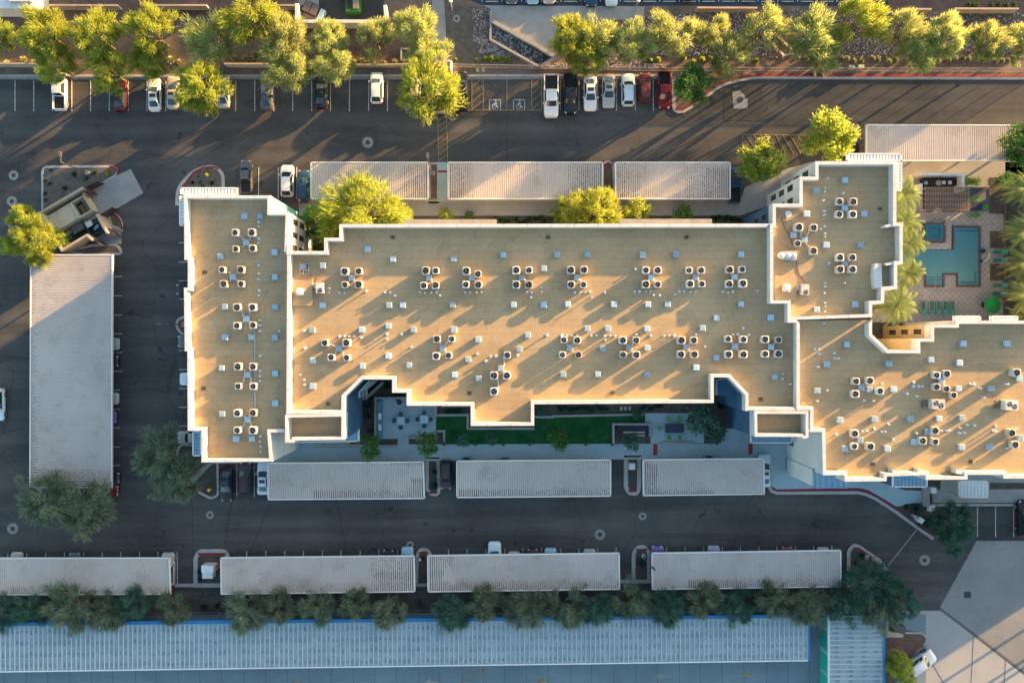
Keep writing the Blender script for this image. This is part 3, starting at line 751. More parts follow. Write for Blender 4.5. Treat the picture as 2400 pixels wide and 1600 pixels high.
# ---- ribbed steel awnings fixed to the walls
def ribbed(px4, z, m, name="awning", parent=None, pitch=.32, hgt=.10, along=0, th=.08, frame=True, slope=0.0, fm=None):
    """px4: outline nw, ne, se, sw in photo pixels at height z; ribs run n-s (along=0) or w-e (along=1)"""
    q = [Vector(P(x, y, z)) for x, y in px4]
    if along: q = [q[0], q[3], q[2], q[1]]
    a, b, c, d = q
    n = max(2, int((b - a).length / pitch))
    mb = MB()
    prof = []
    for i in range(n):
        for t, hh in ((0, 0), (.34, 0), (.44, hgt), (.90, hgt)): prof.append(((i + t) / n, hh))
    prof.append((1, 0))
    base = len(mb.v)
    for t, hh in prof:
        p, s = a.lerp(b, t), d.lerp(c, t)
        mb.v += [(p.x, p.y, p.z + hh), (s.x, s.y, s.z + hh - slope)]
    for i in range(len(prof) - 1):
        k = base + 2 * i
        mb.f.append((k, k + 1, k + 3, k + 2))
    k = len(mb.v)
    mb.v += [(v.x, v.y, v.z - .05 - (slope if i_ > 1 else 0)) for i_, v in enumerate((a, b, c, d))]
    mb.f.append((k + 3, k + 2, k + 1, k))
    o = mb.build(name, m, parent)
    if frame:
        fr = MB()
        cs = [a, b, c, d]; cen = (a + b + c + d) / 4
        for i in range(4):
            p, s = cs[i], cs[(i + 1) % 4]
            e = (s - p).normalized() * .07
            fr.bar(tuple(p - e + Vector((0, 0, hgt * .3 - th))), tuple(s + e + Vector((0, 0, hgt * .3 - th))), .16, .34)
        f = fr.build("fascia", fm or M_trim, parent)
        if parent is None: f.parent = o
    return o
ribbed([(424, 441), (555, 441), (555, 457), (424, 457)], 12.9, M_awn, parent=bld, pitch=.42)
ribbed([(422, 458), (431, 458), (431, 528), (422, 528)], 12.9, M_awn, parent=bld, pitch=.42, along=1)
ribbed([(1985, 361), (2111, 361), (2111, 377), (1985, 377)], 12.9, M_awn, parent=bld, pitch=.40)
ribbed([(2103, 379), (2112, 379), (2112, 446), (2103, 446)], 12.9, M_awn, parent=bld, pitch=.40, along=1)
ribbed([(2236, 741), (2297, 741), (2297, 750), (2236, 750)], 12.9, M_awn, parent=bld, pitch=.40)
ribbed([(2322, 741), (2384, 741), (2384, 750), (2322, 750)], 12.9, M_awn, parent=bld, pitch=.40)
ribbed([(453, 1010), (471, 1010), (471, 1067), (453, 1067)], 10.5, M_awnsh, parent=bld, pitch=.40, along=1)
ribbed([(692, 1018), (841, 1005), (841, 1033), (692, 1036)], 4.2, M_awnsh, parent=bld, pitch=.45)
ribbed([(1760, 1015), (1856, 1015), (1856, 1037), (1760, 1037)], 4.2, M_awnsh, parent=bld, pitch=.45)
ribbed([(1907, 1100), (1989, 1100), (1989, 1142), (1907, 1142)], 10.5, M_awnsh, parent=bld, pitch=.7, fm=M_awnsh)
b = MB(); b.prism(PX([(1905.5, 1100), (1986, 1100), (1986, 1139), (1905.5, 1139)], 10.3), 0, 10.3); b.build("bay", M_wall2, bld)
b = MB(); b.prism(PX([(2091, 1100), (2170, 1100), (2170, 1137), (2091, 1137)], 10.3), 0, 10.3); b.build("bay", M_navy, bld)
ribbed([(2093, 1102), (2172, 1102), (2172, 1140), (2093, 1140)], 10.5, M_awnsh, parent=bld, pitch=.45)
for x0, y0, x1, y1 in ((948, 514, 1164, 527), (1452, 513, 1669, 527), (2247, 1105, 2340, 1125)):
    b = MB(); b.prism(PX([(x0, y0), (x1, y0), (x1, y1), (x0, y1)], 10.2), 9.9, 10.2); b.build("ledge", M_gutter, bld)

# steps of tall parapet fins on the roofs
def fin(pts, z0, z1, name="parapet_fin", m=M_white):
    b = MB(); b.prism(PX(pts, z1), z0, z1); return b.build(name, m, bld)
fin([(2074, 527), (2101, 523.5), (2101, 528), (2076, 533)], ZR, ZP)
fin([(2074, 617), (2114, 612), (2114, 617), (2078, 622)], ZR, ZP)
fin([(2050, 617), (2066, 617), (2068, 676), (2051, 676), (2048, 645)], ZR, ZR + 1.0)
fin([(672, 575), (683, 592), (683, 597), (671, 597)], ZR, ZP + .02)
for x0 in (2092, 2152, 2241): fin([(x0, 1098), (x0 + 22, 1106), (x0 + 22, 1112), (x0, 1110)], ZR, ZP - .03)
fin([(1888, 1006), (1931, 1006), (1931, 1011.5), (1888, 1011.5)], ZR, ZP - .03)
# raised curb platforms of the roof hatches
for x0, y0, x1, y1 in ((678, 656, 732, 716), (1817, 646, 1867, 703)):
    b = MB(); b.prism(PX([(x0, y0), (x1, y0), (x1, y1), (x0, y1)], ZR + .35), ZR - .02, ZR + .35); b.build("roof_platform", M_roof, bld)

# ---- unseen low blocks added north of the frame to shade the planting strip
for x0, x1, l in ((-300, 700, "unseen low block added to shade the strip by the service yard"), (860, 1500, "unseen low block added to shade the strip by the drainage apron"), (1720, 3300, "unseen low block added to shade the riprap strip")):
    n_ = thing("storage_building", l, "building", P((x0 + x1) / 2, -250))
    b = MB(); b.prism(PX([(x0, -330), (x1, -330), (x1, -190), (x0, -190)], 3.9), 0, 3.9); b.build("wall", M_white, n_)
    b = MB(); b.prism(PX([(x0 + 4, -326), (x1 - 4, -326), (x1 - 4, -194), (x0 + 4, -194)], 3.95), 3.9, 3.95); b.build("roof", M_roof, n_)
# ---- unseen block added east of the pool, its height set to shade the court
nb = thing("pool_shade_block", "unseen white block added east of the pool to shade it", "building", P(2560, 560))
b = MB(); b.prism(PX([(2520, 360), (2660, 360), (2660, 730), (2520, 730)], 8.4), 0, 8.4); b.build("wall", M_white, nb)
b = MB(); b.prism(PX([(2524, 364), (2656, 364), (2656, 726), (2524, 726)], 8.45), 8.4, 8.45); b.build("roof", M_roof, nb)
# ================================================================= ROOF EQUIPMENT
def short16(l):
    l = l.replace(" of the upper row on the main roof", " of the main roof's upper row").replace(" of the lower row on the main roof", " of the main roof's lower row")
    for a, b in ((" on the ", " on "), (" of the ", " of "), (" in the ", " in "), (" the ", " "), (", ", " ")):
        if len(l.replace("-", " ").replace("'", " ").split()) > 15: l = l.replace(a, b)
    return l
def make_condenser():
    t = thing("condenser", "x", "condenser")
    s, h = .98, .86
    def rr(k, c=.16):
        o = []
        for sx, sy, a0 in ((1, 1, 0), (-1, 1, 90), (-1, -1, 180), (1, -1, 270)):
            for q in (0, 30, 60, 90):
                an = R(a0 + q); o.append((sx * (s / 2 * k - c) + c * math.cos(an), sy * (s / 2 * k - c) + c * math.sin(an)))
        return o
    b = MB(); b.prism(rr(1.0), .10, h); b.prism(rr(.94), 0, .10)
    # rounded lid with a circular opening
    lid = rr(1.03); n = 32; z = h + .05
    r = .395
    ring = [(r * math.cos(2 * math.pi * k / n), r * math.sin(2 * math.pi * k / n)) for k in range(n)]
    outer = []
    for x, y in ring:   # outer point in the same direction, on a superellipse
        an = math.atan2(y, x); c_, s_ = abs(math.cos(an)), abs(math.sin(an))
        k = (c_ ** 6 + s_ ** 6) ** (-1 / 6) * s / 2 * 1.02
        outer.append((k * math.cos(an), k * math.sin(an)))
    for i in range(n):
        j = (i + 1) % n
        b.quad((*outer[i], z), (*outer[j], z), (*ring[j], z + .02), (*ring[i], z + .02))
        b.quad((*outer[i], h - .02), (*outer[j], h - .02), (*outer[j], z), (*outer[i], z))
        b.quad((*ring[i], z + .02), (*ring[j], z + .02), (*ring[j], h + .004), (*ring[i], h + .004))
    b.box(.06, .50, .15, .16, .12, .35)
    b.build("casing", M_cas, t)
    d = MB(); d.cyl(0, 0, h - .05, r, .056, 28); d.build("fan_well", M_dark, t)
    f = MB()
    for k in range(3):
        a0 = 2 * math.pi * k / 3 + .4
        pts = []
        for rr_, w in ((.08, .35), (.20, .42), (.33, .38)): pts.append((rr_, w))
        low = [(q * math.cos(a0 - w), q * math.sin(a0 - w), h + .012) for q, w in pts]
        up = [(q * math.cos(a0 + w * .55), q * math.sin(a0 + w * .55), h + .045) for q, w in pts]
        for i in range(2): f.quad(low[i], low[i + 1], up[i + 1], up[i])
    f.cyl(0, 0, h + .01, .085, .04, 12)
    f.build("fan", M_fan, t)
    g = MB()
    for q in (.12, .20, .28): g.ring(0, 0, h + .05, h + .058, q, q + .008, 24)
    for k in range(4):
        a = math.pi * k / 4
        g.bar((-.39 * math.cos(a), -.39 * math.sin(a), h + .06), (.39 * math.cos(a), .39 * math.sin(a), h + .06), .010)
    g.build("fan_guard", M_black, t)
    return t
cond0 = make_condenser()
def make_box():
    t = thing("vent_box", "x", "vent box")
    b = MB(); b.box(0, 0, 0, .66, .66, .30); b.build("duct", M_galv, t)
    b = MB(); b.box(0, 0, .30, .76, .76, .13); b.box(0, 0, .43, .76, .76, .03, 0, .86)
    b.build("cap", M_galv, t)
    return t
box0 = make_box()

CASM = [M_cas, M_cas, M_cas, mat("aged_beige_casing", (0.50, 0.46, 0.40), 0.55, (0.36, 0.33, 0.29), 2.2, coords='obj', rand=0.2), mat("cool_grey_casing", (0.48, 0.50, 0.52), 0.5, (0.38, 0.40, 0.42), 2.2, coords='obj', rand=0.2)]
W_ = "west wing"; MN = "main roof"; NE = "north-east wing"; EA = "east wing"
CL = [
 ("topmost cluster on the west wing", [(551, 545), (590, 545), (551, 583), (592, 582)], (576, 568)),
 ("second cluster down the west wing", [(520, 632), (564, 632), (523, 665), (564, 665)], (545, 649)),
 ("third cluster down the west wing", [(555, 720), (592, 720), (555, 763), (592, 762)], (576.5, 747)),
 ("fourth cluster down the west wing", [(557, 859), (592, 859), (557, 905), (593, 905)], (579, 878)),
 ("lowest cluster on the west wing", [(556, 968), (593, 967), (556, 1008), (593, 1008)], (580, 983)),
]
up = [([(808, 636), (840, 635), (808, 667), (840.6, 666.6)], (824, 651)), ([(998, 634), (1021, 634), (993, 669), (1020.4, 668)], (1005.6, 650.5)),
      ([(1093, 635), (1120, 641.6), (1092, 666.6), (1121, 667)], (1106, 650.5)), ([(1210, 633), (1240, 633), (1210, 667), (1239.5, 667)], (1223.5, 650.5)),
      ([(1338, 633), (1369, 632), (1338.5, 667), (1368, 666.6)], (1352.5, 650)), ([(1514, 633), (1542, 633), (1514, 666), (1542, 666)], (1526.5, 650)),
      ([(1616, 633), (1644, 633), (1618, 665), (1646, 665)], (1631, 649)), ([(1710, 632), (1740, 631), (1710, 665), (1741, 664)], (1722, 649))]
lo = [([(761, 803), (812, 803), (775.5, 837), (812, 838)], (794, 817)), ([(1023.5, 794), (1058.4, 794), (1022, 834), (1051, 832.6)], (1037.5, 816)),
      ([(1189, 832), (1158, 879.6), (1188, 879.6), (1158, 917)], (1173.5, 863)), ([(1322, 796), (1353, 797), (1318.6, 831), (1356, 831)], (1336, 814.5)),
      ([(1460, 797), (1491.6, 797), (1461, 830.6), (1491.6, 831)], (1475.5, 814)), ([(1596.7, 797), (1627, 797), (1596, 830), (1628, 830)], (1609.4, 813)),
      ([(1707.6, 794), (1743, 795), (1708, 830), (1742.6, 830)], (1723.5, 812)), ([(1793, 795), (1825, 796), (1794, 829), (1825, 829)], (1807.6, 813))]
for i, (c, b) in enumerate(up): CL.append(("%s cluster of the upper row on the main roof" % ORD[i], c, b))
for i, (c, b) in enumerate(lo): CL.append(("%s cluster of the lower row on the main roof" % ORD[i], c, b))
CL += [("upper cluster on the north-east wing", [(1969, 472), (1999.5, 473), (1968, 502), (1999.5, 502)], (1981, 487)),
       ("loose cluster of the north-east wing", [(1872, 532.6), (1908, 533), (1871, 570), (1908, 587.5)], (1885.5, 562)),
       ("lower cluster on the north-east wing", [(1970, 603), (1998.5, 603), (1969.6, 631), (1998.5, 631)], (1980.6, 617.6)),
       ("leftmost cluster on the east wing", [(2007, 893), (2040, 892), (2006, 923), (2063.5, 916)], (2020, 906.6)),
       ("five-unit cluster on the east wing", [(2196.7, 879), (2220.4, 875.8), (2196, 906.6), (2220.4, 911), (2237.5, 926)], (2208, 891)),
       ("lower left cluster on the east wing", [(2004, 1015.6), (2004, 1045.7), (2040, 1045.7)], (2017, 1031)),
       ("lower middle cluster on the east wing", [(2193, 1009), (2164, 1032.7), (2193, 1034.7)], (2176, 1012)),
       ("upper edge cluster of the east wing", [(2381.6, 872.7)], (2390, 887)),
       ("bottom edge cluster of the east wing", [(2370.7, 1014), (2381, 1042)], (2393, 1026))]
corner = ["upper left", "upper right", "lower left", "lower right", "farthest lower right"]
n3 = ["top", "lower left", "lower right"]
for name, cs, bx in CL:
    for i, (x, y) in enumerate(cs):
        w = corner[i] if len(cs) >= 4 else (n3[i] if len(cs) == 3 else ["upper", "lower"][i])
        if name.startswith("third cluster of the lower"): w = ["top right", "middle left", "middle right", "bottom"][i]
        if len(cs) == 1: w = "single"
        if name.startswith("lower left cluster on the east"): w = ["top", "bottom left", "bottom right"][i]
        if name.startswith("lower middle cluster"): w = ["top", "bottom left", "bottom right"][i]
        p = P(x, y, ZR + .9)
        dup(cond0, (p[0], p[1], ZR + .03), rz=rnd.choice([0, math.pi / 2, math.pi, -math.pi / 2]) + rnd.uniform(-.07, .07),
            label=short16("white condenser, %s in the %s" % (w, name)), group="air conditioning condensers on the roof", scale=(lambda q_: (q_, q_, q_ * rnd.uniform(.85, 1.12)))(rnd.choice((.88, .94, 1.0, 1.0, 1.05))), mats={"casing": rnd.choice(CASM)})
    p = P(bx[0], bx[1], ZR + .5)
    s_ = .45 if name.startswith("lower middle cluster") else 1.0
    d = dup(box0, (p[0], p[1], ZR + .02), label=short16("vent box amid the %s" % name), group="square vent boxes on the roof")
    for i, (x, y) in enumerate(cs):
        q = P(x, y, ZR + .3)
        dx, dy = q[0] - p[0], q[1] - p[1]; L = math.hypot(dx, dy)
        if L > 3.6: continue
        sgx = 1 if dx > 0 else -1; sgy = 1 if dy > 0 else -1
        bul = rnd.uniform(.1, .35)
        z = .14
        pts = [(.25 * sgx, .25 * sgy, z + .1), (.38 * sgx, .52 * sgy, z)] if rnd.random() < .5 else [(.25 * sgx, .2 * sgy, z + .1), (.5 * sgx, .30 * sgy, z)]
        pts += [(dx * .55 - bul * sgx * .3, dy * .62 + bul * sgy * .2, z - .05), (dx - sgx * .55, dy - sgy * (.2 + bul * .3), z - .02), (dx - sgx * .42, dy - sgy * .1, z + .08)]
        b = MB(); b.tube(pts, .085, 5); b.tube([(u + .11, v + .06, w2) for u, v, w2 in pts[1:-1]], .05, 4)
        b.build("refrigerant_pipe", M_pvc, None).parent = d
kill(cond0)

loose = [(572, 506), (516, 601), (527, 790), (588.5, 790), (526, 719), (519, 862.5), (520, 970), (553, 1028), (590, 1028), (609, 506), (643, 591), (644, 649), (644, 719), (644, 791), (644.6, 875), (645, 945),
 (861.5, 584), (921, 606.6), (1063, 606.6), (1180, 597), (756, 622.4), (755.6, 715.6), (912, 715), (944, 714.5), (1061, 714), (731, 773), (848, 772.4), (910, 763.5), (969, 772.4), (1064, 772), (1121, 795.4),
 (1306, 596), (1376.5, 596), (1506.6, 597), (1585, 596), (1737.5, 596), (1275, 629), (1204, 714), (1274.5, 714), (1331, 713), (1439, 713), (1519, 713), (1565, 712.5), (1737.5, 712.5), (1680, 745), (1647, 768.6), (1237, 785), (1377, 770), (1425, 770), (1517, 770),
 (733, 844.6), (732.6, 904.6), (849.5, 857.4), (910, 833.7), (959, 855.6), (1097.4, 841.6), (1065.6, 878), (1122, 887),
 (1217, 818), (1413, 816.6), (1517.6, 815), (1320, 877), (1401.5, 876.5), (1517, 876.5), (1679.6, 838), (1632, 861), (1816, 883), (1807, 744),
 (1981, 421.7), (1913.5, 446), (1891, 501), (2026, 501), (1937, 574), (2017.6, 574), (2005, 713), (1915, 725), (1860.5, 550.5),
 (1985.5, 807), (2084.4, 852), (2183, 842.6), (2249.7, 850), (2259, 805), (2362, 804.6), (1939, 853.6), (1916, 915), (2038.5, 913), (2095.4, 912), (2248, 910.5), (2324.7, 910.5), (1969, 984), (2050, 982), (2135, 981), (2202, 981), (2256, 979),
 (1981.6, 1051), (2080.6, 1051), (2144, 1035), (2254.6, 1048), (2321, 1047)]
cc = [(n_, b_) for n_, c_, b_ in CL]
def relate(items, noun, adj):
    """labels that tie every item to the nearest condenser cluster, counted along x inside each place"""
    buckets = {}
    for it in items:
        n_, b_ = min(cc, key=lambda q: (q[1][0] - it[0]) ** 2 + ((q[1][1] - it[1]) * 1.0) ** 2)
        dx, dy = it[0] - b_[0], it[1] - b_[1]
        if abs(dy) > abs(dx) * .8: w = "above" if dy < 0 else "below"
        else: w = "left of" if dx < 0 else "right of"
        buckets.setdefault((n_, w), []).append(it)
    out = {}
    for (n_, w), its in buckets.items():
        horiz = (max(i[0] for i in its) - min(i[0] for i in its)) >= (max(i[1] for i in its) - min(i[1] for i in its))
        its.sort(key=lambda i: i[0] if horiz else i[1])
        short = n_.replace(" on the ", " of the ").replace(" of the upper row of the main roof", " in the main upper row").replace(" of the lower row of the main roof", " in the main lower row")
        for k_, it in enumerate(its):
            if len(its) == 1: l = "%s %s just %s the %s" % (adj, noun, w, short)
            else: l = "%s %s, %s %s, %s the %s" % (adj, noun, ORD[k_], "from left" if horiz else "from top", w, short)
            out[it] = short16(l)
    return out
lab = relate(loose, "vent box", "square")
for (x, y) in loose:
    p = P(x, y, ZR + .46)
    dup(box0, (p[0], p[1], ZR + .02), rz=rnd.uniform(-.02, .02), label=lab[(x, y)], group="square vent boxes on the roof", scale=rnd.uniform(.93, 1.05))
kill(box0)

def T(ox, oy, pts): return [(ox + a / 3.92, oy + b / 3.92) for a, b in pts]
pipes = T(600, 400, [(675, 1077), (675, 1120), (767, 1120), (810, 1120), (1185, 1117), (1232, 1117), (1278, 1147), (1507, 1117), (1552, 1120), (1610, 1117), (1658, 1115), (1690, 1143), (1922, 1115), (1968, 1117), (2027, 1118), (2073, 1115), (438, 1470), (763, 1520), (812, 1520), (857, 1520), (905, 1520), (965, 1532), (1200, 1500), (1200, 1545), (1337, 1502), (20, 468), (20, 512), (18, 620), (18, 667), (22, 870), (22, 945), (22, 995), (22, 1098), (22, 1145), (30, 1375), (30, 1420), (30, 1470), (208, 1472), (1010, 1105)])
pipes += T(600, 800, [(35, 135), (32, 270), (32, 318), (32, 365), (443, 353), (443, 397), (408, 305), (443, 60), (35, 873), (35, 918), (40, 967), (40, 1013), (1427, 50), (2030, 113), (2155, 137), (2203, 135), (2110, 180)])
pipes += T(1200, 400, [(272, 1072), (272, 1113), (135, 1112), (182, 1117), (177, 1162), (580, 1115), (627, 1115), (675, 1115), (717, 1112), (733, 1160), (857, 1117), (1137, 902), (1130, 1110), (1175, 1108), (1232, 1108), (1277, 1108), (1303, 1140), (1362, 1143), (1543, 1108), (1583, 1108), (1643, 1112), (1690, 1108), (1500, 1135), (1940, 1110), (1988, 1117), (2033, 1110), (2257, 1103), (322, 1510), (457, 1512), (505, 1512), (548, 1512), (600, 1512), (730, 1515), (777, 1512), (853, 1515), (905, 1515), (947, 1517), (857, 1553), (1145, 1503), (1275, 1515), (1400, 1515), (1450, 1515), (1495, 1515), (1695, 1502), (2030, 1503), (2080, 1503), (2180, 1507), (2127, 1445)])
pipes += T(1200, 800, [(50, 125), (1775, 47)])
pipes += T(1800, 400, [(553, 68), (525, 160), (523, 192), (697, 205), (512, 272), (523, 370), (521, 405), (527, 510), (490, 535), (525, 577), (525, 607), (567, 848), (527, 1030), (530, 1062), (523, 1122), (703, 1030), (528, 1212), (527, 1245), (522, 1290), (520, 1400)])
pipes += T(1800, 800, [(440, 70), (472, 72), (480, 113), (612, 107), (620, 155), (650, 155), (467, 233), (138, 298), (138, 343), (210, 393), (548, 447), (460, 545), (887, 542), (973, 545), (1055, 387), (1347, 378), (1345, 412), (1393, 413), (1422, 411), (1283, 480), (1372, 503), (1868, 393), (1905, 393), (1952, 430), (1985, 515), (2180, 390), (2213, 390), (1113, 762), (873, 825), (915, 825), (985, 803), (1047, 827), (1080, 827), (635, 857), (1157, 900), (1368, 843), (1595, 818), (1645, 817), (1675, 817), (1765, 840), (1810, 838), (1770, 793), (1838, 767), (1907, 770), (2100, 777), (2080, 825), (2105, 825), (2260, 803), (2290, 803), (2203, 980)])
lab = relate(pipes, "vent pipe", "white")
protos = []
for h_, r_ in ((.42, .085), (.30, .10), (.55, .07)):
    t = thing("vent_pipe", "x", "vent pipe")
    b = MB(); b.cyl(0, 0, 0, r_, h_, 10); b.cyl(0, 0, h_, r_ * 1.25, .05, 10); b.build("pipe", M_pvc, t)
    b = MB(); b.cyl(0, 0, 0, r_ * 2.2, .05, 12, r_ * 1.1); b.build("flashing", M_galv, t)
    protos.append(t)
for it in pipes:
    p = P(it[0], it[1], ZR + .4)
    dup(rnd.choice(protos), (p[0], p[1], ZR + .02), label=lab[it], group="small white vent pipes on the roof")
for t in protos: kill(t)

# roof drains
dr = T(600, 400, [(1258, 612)]) + T(1200, 400, [(330, 613), (1603, 612)]) + T(0, 400, [(1880, 933)]) + T(0, 800, [(1870, 430)]) + T(600, 800, [(663, 572), (1960, 475)]) + T(1200, 800, [(928, 468), (2285, 530)]) + T(1800, 400, [(1028, 352)]) + T(1800, 800, [(963, 1125), (1860, 1105)])
dl = ["by the north parapet of the main roof, leftmost", "by the north parapet of the main roof, middle", "by the north parapet of the main roof, rightmost", "near the upper left parapet of the west wing", "near the lower left parapet of the west wing",
      "beside the left courtyard notch", "right of the left courtyard notch", "above the south parapet at mid building", "right of the right courtyard notch", "near the right parapet of the north-east wing", "near the south parapet of the east wing, left one", "near the south parapet of the east wing, right one"]
for (x, y), l in zip(dr, dl):
    p = P(x, y, ZR)
    t = thing("roof_drain", "dark iron roof drain " + l, "roof drain", (p[0], p[1], ZR + .03), "roof drains")
    b = MB()
    for dx in (-.13, .13):
        b.ring(p[0] + dx, p[1], ZR, ZR + .1, .06, .11, 12)
        b.box(p[0] + dx, p[1], ZR, .05, .2, .11)
    b.build("strainer", mat("rusty_iron", (0.06, 0.045, 0.045), 0.7), t)
    b = MB()
    for q in (-.24, .24): b.box(p[0] + q, p[1], ZR + .01, .03, .5, .05); b.box(p[0], p[1] + q, ZR + .01, .44, .03, .05)
    b.build("frame", mat("drain_frame", (0.11, 0.09, 0.07), 0.8), t)

# mechanical units
def mech(px, py, name, label, rot=0.0):
    p = P(px, py, ZR + 1)
    t = thing(name, label, "mechanical unit", (p[0], p[1], ZR + .03)); return t, p[0], p[1]
for px, py, l in ((749, 674, "tall white condenser beside the left hatch platform of the main roof"), (1888, 678, "tall white condenser beside the hatch platform of the north-east wing")):
    t, x, y = mech(px, py, "condenser", l)
    b = MB(); b.box(x, y, ZR + .02, .95, 1.35, 1.0); b.build("casing", M_cas, t)
    b = MB(); b.cyl(x + .05, y - .35, ZR + 1.02, .30, .012, 24); b.build("fan_well", M_dark, t)
    b = MB()
    for k in range(3):
        a = 2.1 * k
        b.quad((x + .05, y - .35, ZR + 1.05), (x + .05 + .26 * math.cos(a), y - .35 + .26 * math.sin(a), ZR + 1.05), (x + .05 + .26 * math.cos(a + .6), y - .35 + .26 * math.sin(a + .6), ZR + 1.06), (x + .05 + .12 * math.cos(a + .9), y - .35 + .12 * math.sin(a + .9), ZR + 1.06))
    b.build("fan", M_fan, t)
    b = MB(); b.box(x - .75, y + .25, ZR + .02, .35, .6, .45); b.build("electrical_box", M_cas, t)
for px, py, l in ((2198, 946.7, "large twin-fan condenser left of centre on the east wing"), (2370, 949, "large twin-fan condenser near the right edge of the east wing")):
    t, x, y = mech(px, py, "twin_fan_condenser", l)
    b = MB(); b.box(x, y, ZR + .02, 1.6, 1.2, 1.15); b.box(x, y, ZR + 1.17, 1.66, 1.26, .04); b.build("casing", M_cas, t)
    for dx, dy in ((-.30, .14), (.33, -.2)):
        b = MB(); b.cyl(x + dx, y + dy, ZR + 1.21, .33, .012, 24); b.build("fan_well", M_dark, t)
        b = MB()
        for k in range(3):
            a = 2.1 * k
            b.quad((x + dx, y + dy, ZR + 1.24), (x + dx + .28 * math.cos(a), y + dy + .28 * math.sin(a), ZR + 1.24), (x + dx + .28 * math.cos(a + .7), y + dy + .28 * math.sin(a + .7), ZR + 1.25), (x + dx + .13 * math.cos(a + 1), y + dy + .13 * math.sin(a + 1), ZR + 1.25))
        b.build("fan", M_fan, t)
    b = MB()
    for q in (-.35, 0, .35): b.bar((x - 1.75, y + q * .9, ZR + .15), (x - .8, y + q * .9, ZR + .15), .07)
    b.bar((x - 1.6, y - .55, ZR + .2), (x - 1.6, y + .55, ZR + .2), .1); b.build("support_rack", mat("dark_steel", (0.09, 0.085, 0.09), 0.6), t)
for px, py, l in ((701, 683, "white domed exhaust fan on the left hatch platform of the main roof"), (1845, 674, "white domed exhaust fan on the hatch platform of the north-east wing")):
    t, x, y = mech(px, py, "exhaust_fan", l)
    b = MB(); b.box(x + .05, y - .05, ZR + .36, .95, .95, .28); b.build("base", M_cas, t)
    b = MB(); b.cyl(x, y, ZR + .64, .50, .22, 24); b.cyl(x, y, ZR + .86, .50, .16, 24, .25); b.build("hood", M_pvc, t)
t, x, y = mech(1843, 598, "air_handler", "long silver air handler with cylinders beside the north-east wing parapet")
b = MB(); b.box(x + .6, y, ZR + .02, 1.8, 1.15, .7); b.build("cabinet", mat("bright_galvanized", (0.55, 0.54, 0.55), 0.35, (0.42, 0.41, 0.42), 3, metal=0.5), t)
for dx, r_ in ((-.55, .45), (.35, .36), (1.1, .30)):
    b = MB(); b.cyl(x + dx, y, ZR + .5, r_, .45, 20); b.cyl(x + dx, y, ZR + .95, r_ * .8, .1, 20, .1); b.build("cylinder", M_pvc, t)
t, x, y = mech(1848.5, 507, "dish_antenna", "small white dish antenna on a stand, upper left of the north-east wing")
b = MB(); b.cyl(x, y + .3, ZR + .8, .12, .14, 16, .42); b.build("dish", M_pvc, t)
b = MB(); b.bar((x, y + .3, ZR), (x, y + .3, ZR + .8), .08); b.bar((x - .5, y - .4, ZR + .1), (x + .5, y - .4, ZR + .1), .12); b.bar((x, y - .7, ZR + .1), (x, y + .5, ZR + .1), .1); b.build("stand", M_fan, t)
t, x, y = mech(710, 628, "dish_antenna", "dish antenna on a black ballast grid, left end of the main roof")
b = MB()
for i in range(3):
    for j in range(4):
        if (i, j) != (1, 1): b.box(x - .35 + i * .36, y - .5 + j * .33, ZR, .28, .24, .12)
b.build("ballast_blocks", M_black, t)
b = MB()
for i in range(4): b.bar((x - .55 + i * .36, y - .7, ZR + .14), (x - .55 + i * .36, y + .7, ZR + .14), .05)
for i in range(4): b.bar((x - .6, y - .62 + i * .4, ZR + .16), (x + .6, y - .62 + i * .4, ZR + .16), .05)
b.bar((x, y, ZR + .1), (x, y, ZR + .8), .08); b.build("stand", M_pvc, t)
b = MB(); b.cyl(x - .1, y + .2, ZR + .75, .1, .12, 16, .38); b.build("dish", M_galv, t)
# cables
def cable(pts, w, label, m):
    q = [P(a, b_, ZR + .06) for a, b_ in pts]
    b = MB(); b.tube(q, w, 5); tag(b.build("roof_cable", m), label, "cable")
M_cab = mat("brown_cable", (0.16, 0.10, 0.06), 0.7)
cable([(718, 638), (735, 650), (745, 657)], .07, "brown cable from the dish to the tall condenser, main roof", M_cab)
cable([(750, 634), (751, 645), (746, 657)], .06, "short brown cable above the tall condenser, main roof", M_cab)
cable([(1831, 508), (1837, 530), (1850, 552), (1862, 585), (1868, 620), (1872, 640), (1887, 664)], .07, "long brown cable winding down the north-east wing roof", M_cab)

cable([(596, 752), (597, 800), (597, 893)], .12, "pale blue conduit running down the west wing, upper piece", M_galv)
cable([(597, 918), (598, 958)], .12, "pale blue conduit running down the west wing, lower piece", M_galv)
cable([(611, 661), (614, 656), (630, 656), (630, 647)], .10, "bent pale conduit at mid west wing roof", M_galv)
